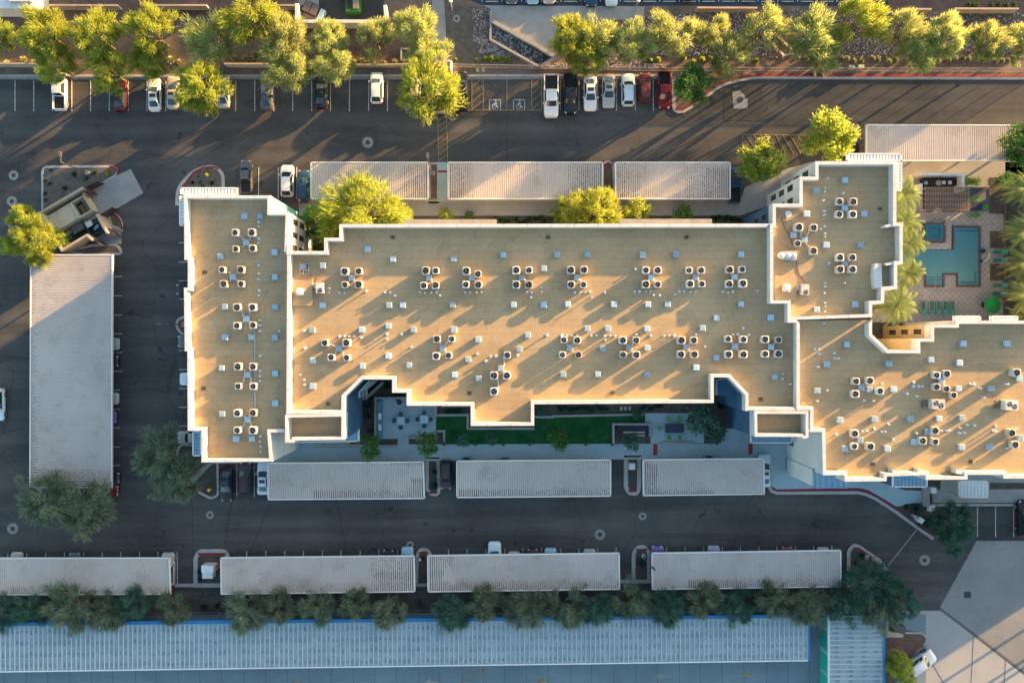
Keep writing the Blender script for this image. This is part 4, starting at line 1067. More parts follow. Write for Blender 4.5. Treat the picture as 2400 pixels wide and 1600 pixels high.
# ================================================================= CARPORTS
def carport(q, label, along=0, litter=(), z=2.7, posts=4, blobs=()):
    cx = sum(a for a, _ in q) / 4; cy = sum(b for _, b in q) / 4
    t = thing("carport", label, "carport", P(cx, cy, 0), "white ribbed steel carports")
    ribbed(q, z, M_steel, "roof_panel", t, pitch=.305, hgt=.085, along=along)
    # beams and posts
    a, b, c, d = [Vector(P(x, y, z)) for x, y in q]
    if along: a, b, c, d = b, c, d, a
    n = max(2, int((b - a).length / 5.6))
    for i in range(n):
        u = (i + .5) / n
        top, bot = a.lerp(b, u), d.lerp(c, u)
        m1, m2 = top.lerp(bot, .08), top.lerp(bot, .92)
        bm = MB(); bm.bar((m1.x, m1.y, z - .3), (m2.x, m2.y, z - .3), .15, .25); bm.build("beam", M_trim, t)
        m3 = top.lerp(bot, .55)
        bm = MB(); bm.bar((m3.x, m3.y, 0), (m3.x, m3.y, z - .42), .18); bm.build("post", M_trim, t)
    # leaf litter lying in the troughs of the panels
    if litter:
        lb = MB(); a, b, c, d = [Vector(P(x, y, z)) for x, y in q]
        if along: a, b, c, d = a, d, c, b
        L = (b - a).length; nr = int(L / .305)
        for (u0, u1, v0, v1, dens) in litter:
            for _ in range(int(dens)):
                # density falls off from the (u0, v0) side
                u = u0 + (u1 - u0) * rnd.random() ** 1.9; v = v0 + (v1 - v0) * rnd.random() ** 1.6
                u = min(.995, max(.003, u + rnd.gauss(0, .004))); v = v + rnd.gauss(0, .03)
                k = int(u * nr)
                uu = (k + rnd.uniform(.06, .36)) / nr
                p = a.lerp(b, uu).lerp(d.lerp(c, uu), min(.99, max(.01, v)))
                dr_ = (d - a).normalized(); sd = (b - a).normalized()
                l_, w_ = rnd.uniform(.04, .16), rnd.uniform(.018, .045)
                zz = p.z + .014 + rnd.random() * .01
                pts = [p + dr_ * l_ + sd * w_ * .3, p - sd * w_, p - dr_ * l_ - sd * w_ * .2, p + sd * w_]
                lb.poly([(r_.x, r_.y, zz) for r_ in pts])
        lo = lb.build("leaf_litter", mat("dry_leaf_litter", (0.075, 0.05, 0.04), 0.95, (0.15, 0.09, 0.06), 2.0), t); lo["kind"] = "stuff"
    return t
carport([(729, 381), (1003, 381), (1003.5, 466), (729, 466)], "white carport behind the big yellow-green tree, upper left row", litter=[(1, .80, 1, .1, 1200), (1, .8, .55, .9, 500)])
carport([(1050, 381), (1412, 381), (1412, 466), (1050.5, 466)], "middle white carport of the upper row north of the building", litter=[(0, .16, 1, 0, 1100), (1, .78, 1, .0, 1300), (.3, .7, 0, 1, 120)])
carport([(1442, 381), (1711, 381), (1711, 466), (1442.5, 466)], "right white carport of the upper row beside a blue pickup", litter=[(0, .22, 1, 0, 700), (1, .6, 1, .1, 1200), (1, .8, .2, .9, 600)])
carport([(2030, 293), (2378, 294), (2378, 376), (2030, 377)], "white carport at upper right above the pool court", litter=[(1, .9, 1, .3, 900)])
carport([(72.7, 597), (263.5, 597.5), (262, 1142), (71, 1141)], "largest carport with crosswise ribs at the left edge", along=1, litter=[(1, .93, 0, 1, 2600), (1, .0, 0, .05, 1500)])
carport([(628, 1085), (992.5, 1082), (994.5, 1167), (629, 1170)], "left white carport of the south row beside the west wing", litter=[(.3, 1, 1, .78, 1500), (1, .93, .5, 1, 500), (1, .8, 0, .05, 200)])
carport([(1070.5, 1080), (1431, 1077), (1431, 1161.5), (1071, 1165)], "middle white carport of the south row", litter=[(0, 1, 1, .8, 1900), (1, .8, 0, .05, 150)])
carport([(1507, 1077), (1790, 1074), (1791, 1157), (1508, 1160.5)], "right white carport of the south row beside a white car", litter=[(0, .12, .45, .1, 700), (0, .12, .45, .95, 500), (0, .6, 1, .9, 800)])
carport([(-60, 1307.5), (397, 1307), (399, 1391), (-60, 1393)], "leftmost white carport of the bottom row", litter=[(.2, 1, 1, .8, 600)])
carport([(518, 1306.5), (970.7, 1302), (972, 1385), (519, 1391)], "second white carport of the bottom row, right of the utility hut", litter=[(1, .78, .6, 0, 1500), (1, .8, .5, 1, 1300), (1, .3, 1, .8, 500)])
carport([(1002.5, 1301.5), (1451, 1295.5), (1452, 1379.5), (1003.6, 1385.5)], "third white carport of the bottom row with littered left end", litter=[(0, .08, .55, 0, 900), (0, .08, .45, 1, 900), (0, .14, 0, .3, 500), (0, 1, 1, .75, 1800)])
carport([(1528, 1295.5), (1970, 1289), (1970, 1373.5), (1529, 1380)], "rightmost white carport of the bottom row", litter=[(.2, 1, 1, .78, 1600)])

# ================================================================= BLUE STORAGE BUILDINGS
def storage(px, z, label, along=0, fasc=None, wallm=None):
    cx = sum(a for a, _ in px) / 4; cy = sum(b for _, b in px) / 4
    t = thing("storage_building", label, "storage building", P(cx, cy, 0))
    o = ribbed(px, z, M_bluer, "roof", t, pitch=.67, hgt=.0, along=along, frame=False)
    q = [Vector(P(x, y, z)) for x, y in px]
    if along: a, b, c, d = q[0], q[3], q[2], q[1]
    else: a, b, c, d = q
    n = int((b - a).length / .67)
    rb = MB()
    for i in range(n + 1):
        u = i / n
        p, s = a.lerp(b, u), d.lerp(c, u)
        rb.bar((p.x, p.y, z + .04), (s.x, s.y, z + .04), .075, .09)
    rb.build("standing_seams", mat("pale_blue_seam", (0.42, 0.53, 0.62), 0.45), t)
    # dented triangular marks and sheet steps between the seams
    mk = MB(); W = (d - a).length
    rows = 4
    for i in range(n):
        for r_ in range(rows):
            u = (i + .5) / n; v0 = (r_ + .12) / rows; v1 = (r_ + .95) / rows
            if rnd.random() < .12: continue
            p = a.lerp(b, u).lerp(d.lerp(c, u), v0 + rnd.uniform(0, .08)); s = a.lerp(b, u).lerp(d.lerp(c, u), v1 - .03 - rnd.uniform(0, .05))
            sd = (b - a).normalized() * rnd.uniform(.10, .2)
            m = p.lerp(s, .45)
            mk.poly([(p.x, p.y, z + .006), ((m - sd * .7).x, (m - sd * .7).y, z + .006), ((s - sd).x, (s - sd).y, z + .006), ((s + sd).x, (s + sd).y, z + .006), ((m + sd * .7).x, (m + sd * .7).y, z + .006)])
    o.data.materials.append(mat("roof_stain", (0.12, 0.185, 0.215), 0.7, (0.20, 0.27, 0.30), 0.9, 6))
    bm_ = bmesh.new(); bm_.from_mesh(o.data)
    for f_ in mk.f:
        fc = bm_.faces.new([bm_.verts.new(Vector(mk.v[k_]) - t.location) for k_ in f_]); fc.material_index = 1
    bmesh.ops.recalc_face_normals(bm_, faces=bm_.faces)
    for f_ in bm_.faces:
        if f_.normal.z < 0: f_.normal_flip()
    bm_.to_mesh(o.data); bm_.free(); o.data.update()
    w = MB(); w.prism([(v.x, v.y) for v in q], 0, z - .08, bottom=False); w.build("wall", wallm or M_bluef, t)
    return t
t = storage([(-120, 1467), (1893, 1446), (1893, 1546), (-120, 1574)], 3.0, "long low storage building with blue-grey seamed roof along the bottom")
b = MB(); b.prism(PX([(-120, 1459.5), (1897, 1439), (1897, 1446.5), (-120, 1467.5)], 3.12), 2.6, 3.12); b.build("fascia", M_bluef, t)
b = MB(); b.prism(PX([(1893.5, 1446), (1898, 1446), (1898, 1546), (1893.5, 1546)], 3.1), 2.6, 3.1); b.build("fascia", M_bluef, t)
b = MB(); b.bar(P(-120, 1575, 3.03), P(1893, 1547, 3.03), .14, .12); b.build("gutter", M_awn, t)
t = storage([(1944, 1443), (2070, 1441), (2070, 1680), (1944, 1680)], 3.3, "smaller blue-roofed storage building with teal roller doors", along=1)
b = MB(); b.prism(PX([(2070, 1441), (2075, 1441), (2075, 1680), (2070, 1680)], 3.4), 2.8, 3.4); b.build("fascia", M_bluef, t)
b = MB(); b.prism(PX([(1942, 1441), (1944.5, 1441), (1944.5, 1680), (1942, 1680)], 3.36), 3.0, 3.36); b.build("gutter", M_awn, t)
wx = P(1944, 1443, 3.3)[0]
for y0, y1 in ((1446, 1478), (1484, 1530), (1538, 1583), (1588, 1640)):
    b = MB(); a = P(0, y0, 2.9)[1]; c = P(0, y1, 2.9)[1]
    b.prism([(wx - .05, a), (wx, a), (wx, c), (wx - .05, c)], .1, 2.8); b.build("roller_door", mat("teal_roller_door", (0.01, 0.36, 0.27), 0.45), t)
w = MB()
w.prism([(wx - .02, P(0, 1443, 3)[1]), (wx - .004, P(0, 1443, 3)[1]), (wx - .004, P(0, 1680, 3)[1]), (wx - .02, P(0, 1680, 3)[1])], 0, 2.95); w.build("wall_cladding", M_walk, t)
# stepped concrete wall band behind the storage building
b = MB(); ribbon(b, PX([(-300, 1460), (560, 1452), (1250, 1445), (1900, 1437), (2080, 1434)], 1.6), .45, 0, 1.6)
tag(b.build("block_wall", M_concb), "long blue-grey block wall between the tree strip and storage roof", "wall")
b = MB(); b.prism(PX([(2076, 1441), (2082, 1441), (2082, 1480), (2117, 1486), (2117, 1493), (2076, 1493)], 1.8), 0, 1.8); tag(b.build("bin_enclosure", M_wallc), "small L-shaped wall beside the small storage building", "wall")
b = MB(); b.box(*P(2099, 1470, 0)[:2], .12, 1.7, 1.2, 1.2, 0, .95); tag(b.build("utility_cabinet", mat("slate_cabinet", (0.07, 0.09, 0.12), 0.5)), "slate grey utility cabinet beside the small storage building", "cabinet")
# ================================================================= VEHICLES
def lerpkeys(keys, y):
    if y <= keys[0][0]: return keys[0][1]
    for (a, va), (b, vb) in zip(keys[:-1], keys[1:]):
        if y <= b: 
            t = (y - a) / (b - a); t = t * t * (3 - 2 * t) if False else t
            return va + (vb - va) * t
    return keys[-1][1]
def make_car(kind):
    K = {
     'sedan': dict(L=4.85, W=1.84, sh=[(-2.42, .62), (-2.3, .92), (-1.3, .98), (1.0, .93), (1.9, .80), (2.3, .68), (2.42, .50)], cab=(-1.85, -1.05, .15, 1.0), belt=.94, roof=1.44, rw=.66),
     'suv': dict(L=4.75, W=1.92, sh=[(-2.38, .75), (-2.3, 1.08), (-1.3, 1.1), (1.0, 1.06), (1.9, .98), (2.25, .80), (2.38, .55)], cab=(-2.22, -1.85, .35, 1.05), belt=1.08, roof=1.70, rw=.72),
     'hatch': dict(L=4.35, W=1.80, sh=[(-2.18, .66), (-2.1, .98), (-1.2, 1.0), (1.0, .96), (1.7, .85), (2.05, .70), (2.18, .50)], cab=(-2.02, -1.5, .30, 1.1), belt=.97, roof=1.52, rw=.67),
     'pickup': dict(L=5.75, W=2.0, sh=[(-2.88, .60), (-.86, .60), (-.80, 1.12), (1.2, 1.12), (2.3, 1.06), (2.75, .9), (2.88, .6)], cab=(-.80, -.62, .85, 1.45), belt=1.12, roof=1.84, rw=.74)}[kind]
    t = thing(dict(sedan="parked_sedan", suv="parked_suv", hatch="parked_hatchback", pickup="parked_pickup")[kind], "x", "car")
    L, W = K['L'], K['W']; H2 = L / 2
    ys = sorted(set([-H2 + L * i / 22 for i in range(23)] + [-H2 + .04, -H2 + .12, H2 - .04, H2 - .14] + ([-.86, -.80] if kind == 'pickup' else [])))
    b = MB(); rings = []
    for y in ys:
        e = abs(y) / H2
        f = 1 - .26 * max(0, (e - .80) / .20) ** 2.2 * (1.0 if y > 0 else .75) - .04 * max(0, e - .4)
        w = W / 2 * f
        zs = lerpkeys(K['sh'], y); zb = .24 + .10 * max(0, (e - .85) / .15)
        cr = .05 if not (kind == 'pickup' and y < -.8) else 0.0
        half = [(0, zb), (w * .86, zb), (w * .985, zb + .16), (w, (zb + zs) / 2), (w * .985, zs - .14), (w * .93, zs - .03), (w * .78, zs), (w * .45, zs + cr * .8), (0, zs + cr)]
        rings.append([(x, y, z) for x, z in half] + [(-x, y, z) for x, z in reversed(half[1:-1])])
    n = len(rings[0]); base = len(b.v)
    for r_ in rings: b.v += r_
    for i in range(len(rings) - 1):
        for k in range(n):
            j = (k + 1) % n
            b.f.append((base + i * n + k, base + i * n + j, base + (i + 1) * n + j, base + (i + 1) * n + k))
    b.f.append(tuple(reversed(range(base, base + n)))); b.f.append(tuple(base + (len(rings) - 1) * n + k for k in range(n)))
    b.f[-2] = tuple(reversed(b.f[-2])); b.f[-1] = tuple(reversed(b.f[-1]))
    y0, y1, y2, y3 = K['cab']; zb, zr = K['belt'], K['roof']; wb, wr = W / 2 * .90, W / 2 * K['rw']
    # cabin shell with a crowned roof
    secs = [(y0, wb * .86, zb, None), (y1, wr * .93, zr - .04, None), ((y1 + y2) / 2, wr, zr, None), (y2, wr * .95, zr - .05, None), (y3, wb * .90, zb, None)]
    base = len(b.v); m = 5
    for (y, w, z, _) in secs:
        for k in range(m):
            s_ = -1 + 2 * k / (m - 1)
            b.v.append((w * s_, y + (.10 * (1 - s_ * s_) * (1 if y > 0 else -.6) if y in (y0, y3) else .05 * (1 - s_ * s_) * (1 if y == y2 else 0)), z + .03 * (1 - s_ * s_)))
    for i in range(len(secs) - 1):
        for k in range(m - 1): b.f.append((base + i * m + k, base + i * m + k + 1, base + (i + 1) * m + k + 1, base + (i + 1) * m + k))
    for sd in (1, -1):
        e = [(wb * sd, y0 + .1, zb - .03), (wr * .93 * sd, y1, zr - .04), (wr * sd, (y1 + y2) / 2, zr), (wr * .95 * sd, y2, zr - .05), (wb * sd, y3 - .05, zb - .03)]
        b.poly(e)
        b.quad((wb * .86 * sd, y0, zb), (wb * sd, y0 + .1, zb - .03), (wr * .93 * sd, y1, zr - .04), (wr * .93 * sd, y1, zr - .04))
        b.quad((wb * .90 * sd, y3, zb), (wb * sd, y3 - .05, zb - .03), (wr * .95 * sd, y2, zr - .05), (wr * .95 * sd, y2, zr - .05))
        b.box((W / 2 + .09) * sd, y3 - .35, zb - .02, .20, .13, .13)
    if kind in ('suv',):
        for sd in (1, -1): b.bar((wr * .86 * sd, y1 + .15, zr + .05), (wr * .86 * sd, y2 - .2, zr + .04), .045)
    if kind == 'pickup':
        for sd in (1, -1): b.prism([(W / 2 * .97 * sd, -2.8), (W / 2 * .84 * sd, -2.8), (W / 2 * .84 * sd, -.82), (W / 2 * .98 * sd, -.82)], .55, 1.14)
        b.prism([(-W / 2 * .92, -2.87), (W / 2 * .92, -2.87), (W / 2 * .92, -2.78), (-W / 2 * .92, -2.78)], .5, 1.12)
        b.prism([(-W / 2 * .92, -2.98), (W / 2 * .92, -2.98), (W / 2 * .92, -2.89), (-W / 2 * .92, -2.89)], .42, .62)
    b.build("body", None, t, smooth=False)
    bo = t.children[0]; bo.data.materials.append(M_white)
    for i, p in enumerate(bo.data.polygons): p.use_smooth = True
    # auto sharp edges
    bmm = bmesh.new(); bmm.from_mesh(bo.data); bmesh.ops.recalc_face_normals(bmm, faces=bmm.faces)
    for e in bmm.edges:
        if len(e.link_faces) == 2 and e.calc_face_angle(0) > R(38): e.smooth = False
    bmm.to_mesh(bo.data); bmm.free()
    def pane(name, pts, k=.016):
        a, b_, c = [Vector(q) for q in pts[:3]]; nn = (b_ - a).cross(c - a).normalized()
        if nn.z < 0: nn = -nn
        cen = sum((Vector(q) for q in pts), Vector()) / len(pts)
        if nn.z < .05 and nn.dot(cen - Vector((0, 0, 1))) < 0: nn = -nn
        q = MB(); q.poly([tuple(Vector(v) + nn * k) for v in pts]); return q.build(name, M_cglass, t)
    def mixp(p, q, s_): return tuple(Vector(p).lerp(Vector(q), s_))
    # windshield, rear window as curved strips following the shell
    for nm, ya, yb, wa, w2, za, z2, sg in (("windshield", y3, y2, wb * .90, wr * .95, zb, zr - .05, 1), ("rear_window", y0, y1, wb * .86, wr * .93, zb, zr - .04, -1)):
        q = MB(); m = 5
        for v in (.07, .93):
            for k in range(m):
                s_ = (-1 + 2 * k / (m - 1)); s2 = s_ * .90
                w = wa + (w2 - wa) * v
                bul = (.10 if sg > 0 else -.06) * (1 - v) + (.05 if sg > 0 else 0) * v
                q.v.append((w * s2, ya + (yb - ya) * v + bul * (1 - s_ * s_) + .02 * sg, za + (z2 - za) * v + .03 * (1 - s_ * s_) + .022))
        for k in range(m - 1): q.f.append((k, k + 1, m + k + 1, m + k))
        q.build(nm, M_cglass, t)
    for sd in (1, -1):
        e = [(wb * sd, y0 + .1, zb - .03), (wr * .93 * sd, y1, zr - .04), (wr * sd, (y1 + y2) / 2, zr), (wr * .95 * sd, y2, zr - .05), (wb * sd, y3 - .05, zb - .03)]
        cen = sum((Vector(q) for q in e), Vector()) / 5
        pts = [Vector(v).lerp(cen, .13) + Vector((.02 * sd, 0, .012)) for v in e]
        q = MB(); q.poly([tuple(v) for v in pts]); q.build("side_window", M_cglass, t)
    if kind == 'pickup':
        q = MB(); q.prism([(-W / 2 * .84, -2.78), (W / 2 * .84, -2.78), (W / 2 * .84, -.84), (-W / 2 * .84, -.84)], .655, .70); q.build("bed", M_black, t)
    if kind == 'sedan':
        q = MB(); q.poly([(-.42, -.60, zr + .035), (.42, -.60, zr + .035), (.42, -.12, zr + .032), (-.42, -.12, zr + .032)]); q.build("sunroof", M_cglass, t)
    wy = (H2 - .92, -H2 + .98)
    for yy in wy:
        for sd in (1, -1):
            rw_ = .33 if kind in ('sedan', 'hatch') else .38
            q = MB(); i0 = len(q.v); nn = 20; xo, xi = (W / 2 + .004) * sd, (W / 2 - .22) * sd
            q.v += [(xo, yy + rw_ * math.cos(2 * math.pi * k / nn), rw_ + rw_ * math.sin(2 * math.pi * k / nn)) for k in range(nn)]
            q.v += [(xi, yy + rw_ * math.cos(2 * math.pi * k / nn), rw_ + rw_ * math.sin(2 * math.pi * k / nn)) for k in range(nn)]
            for k in range(nn): j = (k + 1) % nn; q.f.append((k, j, nn + j, nn + k))
            q.f.append(tuple(range(nn))); w_ = q.build("wheel", M_tyre, t)
            q = MB(); q.poly([((W / 2 + .01) * sd, yy + rw_ * .6 * math.cos(2 * math.pi * k / nn), rw_ + rw_ * .6 * math.sin(2 * math.pi * k / nn)) for k in range(nn)])
            ro = q.build("rim", M_rim, None); ro.parent = w_
    zh = lerpkeys(K['sh'], H2 - .25)
    for sd in (1, -1):
        q = MB(); q.prism([(W / 2 * .50 * sd, H2 - .16), (W / 2 * .86 * sd, H2 - .42), (W / 2 * .93 * sd, H2 - .60), (W / 2 * .88 * sd, H2 - .28), (W / 2 * .60 * sd, H2 - .02)], .55, zh - .02); q.build("headlight", M_head, t)
        q = MB(); q.box(W / 2 * .78 * sd, -H2 + .07, K['belt'] - .34, .30, .14, .20); q.build("taillight", M_tail, t)
    return t
cars0 = {k: make_car(k) for k in ('sedan', 'suv', 'hatch', 'pickup')}
PAINT = {}
def paint(n):
    c = dict(white=(.72, .70, .68), silver=(.40, .39, .37), beige=(.42, .38, .32), black=(.015, .016, .02), grey=(.10, .105, .115), maroon=(.055, .010, .018), red=(.15, .008, .013),
             navy=(.02, .06, .11), blue=(.06, .17, .30), lightblue=(.30, .45, .56), purple=(.13, .09, .28), lilac=(.33, .33, .42), brown=(.05, .03, .035), rust=(.14, .03, .03), white_shaded=(.55, .66, .72))[n]  # last entry is the white paint with blue shade put into its colour
    return mat("car_paint_" + n, c, 0.28, spec=0.6, metal=0.15 if n not in ('white', 'white_shaded') else 0)
def car(kind, px, py, col, label, rz=0.0, up=True, s=1.0, group="parked cars"):
    x, y, _ = P(px, py, 1.0)
    r_ = rz if up else math.pi + rz
    return dup(cars0[kind], (x, y, 0.002), r_, label, group, {"body": paint(col)}, s, cat={'sedan': 'car', 'suv': 'suv', 'hatch': 'car', 'pickup': 'pickup truck'}[kind])
U, Dn = True, False
car('pickup', 138, 212, 'white', "white pickup with dark open bed, leftmost in the north row", s=.95)
car('sedan', 279, 222, 'maroon', "maroon car half under a yellow-green tree, north row", s=.97)
car('sedan', 360, 220.6, 'white', "clean white sedan in the north row beside a beige sedan", rz=.03)
car('sedan', 403.5, 216, 'beige', "beige sedan with sunroof beside the white sedan, north row", rz=.0)
car('sedan', 521, 213, 'silver', "silver car hidden by a tree, only its right side visible, north row")
car('sedan', 482, 219, 'maroon', "dark red car covered by the tree left of a hidden silver car")
car('sedan', 622.5, 219, 'grey', "dark grey sedan under a tree in the north row", s=.97)
car('sedan', 752, 214, 'black', "black sedan between two trees in the north row")
car('hatch', 882, 204, 'white', "lone white hatchback between empty bays, north row", s=1.05)
car('suv', 970, 211, 'white', "white car hidden beneath the largest north row tree")
car('pickup', 1028, 218, 'silver', "pale pickup hidden beneath the largest north row tree", s=.95)
car('pickup', 1080, 213, 'black', "black pickup beside the yellow hatched bay", s=1.0)
car('pickup', 1292, 224.5, 'white', "long white pickup nose down beside the yellow bay", up=Dn, s=1.08)
car('pickup', 1337, 219, 'black', "black pickup with covered bed between two white vehicles", up=Dn, s=1.02)
car('sedan', 1384, 218, 'white', "white sedan with sunroof, third from left in the right group", up=Dn, s=1.05)
car('sedan', 1427, 212, 'silver', "silver sedan, fourth from left in the right group", up=Dn, s=1.02)
car('suv', 1472.5, 209, 'white_shaded', "white suv with roof rack, half under a tree")
car('suv', 1512, 203, 'rust', "rust red suv beside the red pickup", s=.90)
car('pickup', 1557, 210.5, 'red', "bright red pickup nose down at the tree island", up=Dn, s=.93)
car('pickup', 575, 413, 'grey', "dark grey pickup above the top left corner of the building", s=.75 / .75 * .68 + .15)
car('hatch', 672, 423, 'white', "white hatchback left of the upper left carport", s=1.07)
car('suv', 711, 436, 'navy', "dark blue suv touching the left end of the upper left carport")
car('pickup', 1722, 432, 'navy', "dark blue pickup right of the upper carports", s=.9)
car('pickup', 2003, 329, 'grey', "grey pickup half hidden by the round tree left of a carport", s=.85)
# noses under the big left carport
for x, y, c, l, k in ((238, 806, 'silver', "silver car peeking out under the left carport, upper one", 'sedan'), (238, 846, 'black', "black car peeking out under the left carport near its middle", 'suv'),
                      (241, 934, 'silver', "silver car with visible windshield under the left carport", 'hatch'), (231, 978, 'purple', "purple car barely peeking out under the left carport", 'sedan'),
                      (240, 1120, 'black', "black car under the lower end of the left carport", 'suv'), (240, 1150, 'red', "red car under the leaves at the left carport's lower corner", 'hatch')):
    car(k, x, y, c, l, rz=-math.pi / 2, group="cars under the left carport")
for x, y, c, l, k in ((450, 678, 'black', "dark suv peeking out left of the west wing", 'suv'), (462, 800, 'grey', "dark grey pickup peeking out left of the west wing", 'pickup'),
                      (457, 888, 'white_shaded', "white van-like car peeking out left of the west wing", 'suv'), (452, 1025, 'silver', "silver suv beside the lower awning of the west wing", 'suv')):
    car(k, x, y, c, l, rz=math.pi / 2, group="cars west of the building")
car('suv', -8, 948, 'white_shaded', "white car cut off by the left picture edge", rz=math.pi)
car('sedan', 529, 1135, 'black', "black sedan on the left of three below the west wing", up=Dn, s=1.03)
car('suv', 574, 1121, 'brown', "black suv between the two sedans below the west wing", up=U, s=1.0)
car('sedan', 616, 1121, 'white_shaded', "white sedan at the left end of a south carport", up=U)
car('suv', 1045, 1113, 'brown', "dark brown suv between two south carports", up=Dn, s=.9)
car('sedan', 1793, 1103, 'white_shaded', "white sedan at the right end of the south carports", up=U)
car('sedan', 1093, 1112, 'black', "dark car under the middle south carport, left one")
car('sedan', 1184, 1112, 'navy', "dark car under the middle south carport, right one")
car('sedan', 1662, 1108, 'navy', "dark car under the right south carport")
for x, ny, c, k, l in ((36, 1297, 'silver', 'sedan', "silver car nose under the leftmost bottom carport"), (171, 1298, 'grey', 'sedan', "dark car nose under the leftmost bottom carport"),
    (392, 1297, 'silver', 'suv', "silver suv at the right end of the leftmost bottom carport"), (909, 1291, 'black', 'sedan', "black car nose under the second bottom carport"),
    (954, 1284, 'lightblue', 'sedan', "light blue car at the right end of the second bottom carport"), (1159, 1271, 'white_shaded', 'suv', "white car sticking out far above the third bottom carport"),
    (1204, 1291, 'silver', 'hatch', "pale car nose beside the white protruding car"), (1248, 1284, 'maroon', 'hatch', "dark red car nose under the third bottom carport"),
    (1290.6, 1283, 'lightblue', 'hatch', "light blue car nose under the third bottom carport"), (1382, 1289, 'silver', 'sedan', "silver car nose near the right end of the third bottom carport"),
    (1541, 1280, 'purple', 'suv', "purple car nose at the left end of the last bottom carport"), (1674, 1281, 'lilac', 'sedan', "lilac car nose under the last bottom carport"),
    (1846, 1283, 'rust', 'sedan', "reddish car nose under the last bottom carport"), (1931, 1285, 'silver', 'sedan', "silver car nose at the right end of the last bottom carport")):
    car(k, x, ny + 37, c, l, group="cars under the bottom carports")
car('suv', 2403, 1215, 'black', "black suv cut off by the right picture edge", s=1.1)
car('suv', 2158, 1555, 'white', "white car turned diagonally beside the yellow-green bush, lower right", rz=-R(56), s=1.05)
for x, c, k, l in ((1199, 'grey', 'sedan', "dark car at the top edge beyond the drainage apron"), (1249, 'lightblue', 'sedan', "light blue car at the top edge beyond the drainage apron"), (1387, 'navy', 'sedan', "dark blue sedan reaching farthest down from the top edge"),
                   (1434, 'white_shaded', 'sedan', "white car at the top edge above the trees"), (1287, 'beige', 'suv', "beige suv at the top edge by the blue path"), (1612, 'rust', 'hatch', "dark reddish car at the top edge above the trees"), (790, 'white', 'sedan', '')):
    if l: car(k, x, (-27 if x != 1387 else -26) - (9 if x == 1612 else 0) - (5 if x in (1199, 1249, 1287) else 0), c, l, up=Dn, group="cars in the neighbouring lot")
for t in cars0.values(): kill(t)
# ================================================================= TREES
L_yel = leafmat("sunny_mesquite_leaves", (0.24, 0.32, 0.055), (0.40, 0.46, 0.10), .58, .08)
L_pal = leafmat("pale_palo_verde_leaves", (0.29, 0.355, 0.125), (0.43, 0.48, 0.21), .58, .08)
L_grn = leafmat("green_leaves", (0.06, 0.15, 0.04), (0.12, 0.24, 0.07), .3)
L_oli = leafmat("olive_leaves", (0.10, 0.145, 0.095), (0.22, 0.265, 0.18), .25)
L_dgr = leafmat("dark_tree_leaves", (0.05, 0.12, 0.09), (0.10, 0.20, 0.15), .25)
L_palm = leafmat("palm_leaves", (0.12, 0.18, 0.06), (0.23, 0.29, 0.11), .3)
L_shr = leafmat("shrub_leaves", (0.05, 0.11, 0.025), (0.13, 0.2, 0.05), .3)
L_aga = leafmat("pale_agave_leaves", (0.28, 0.32, 0.18), (0.42, 0.44, 0.26), .2)

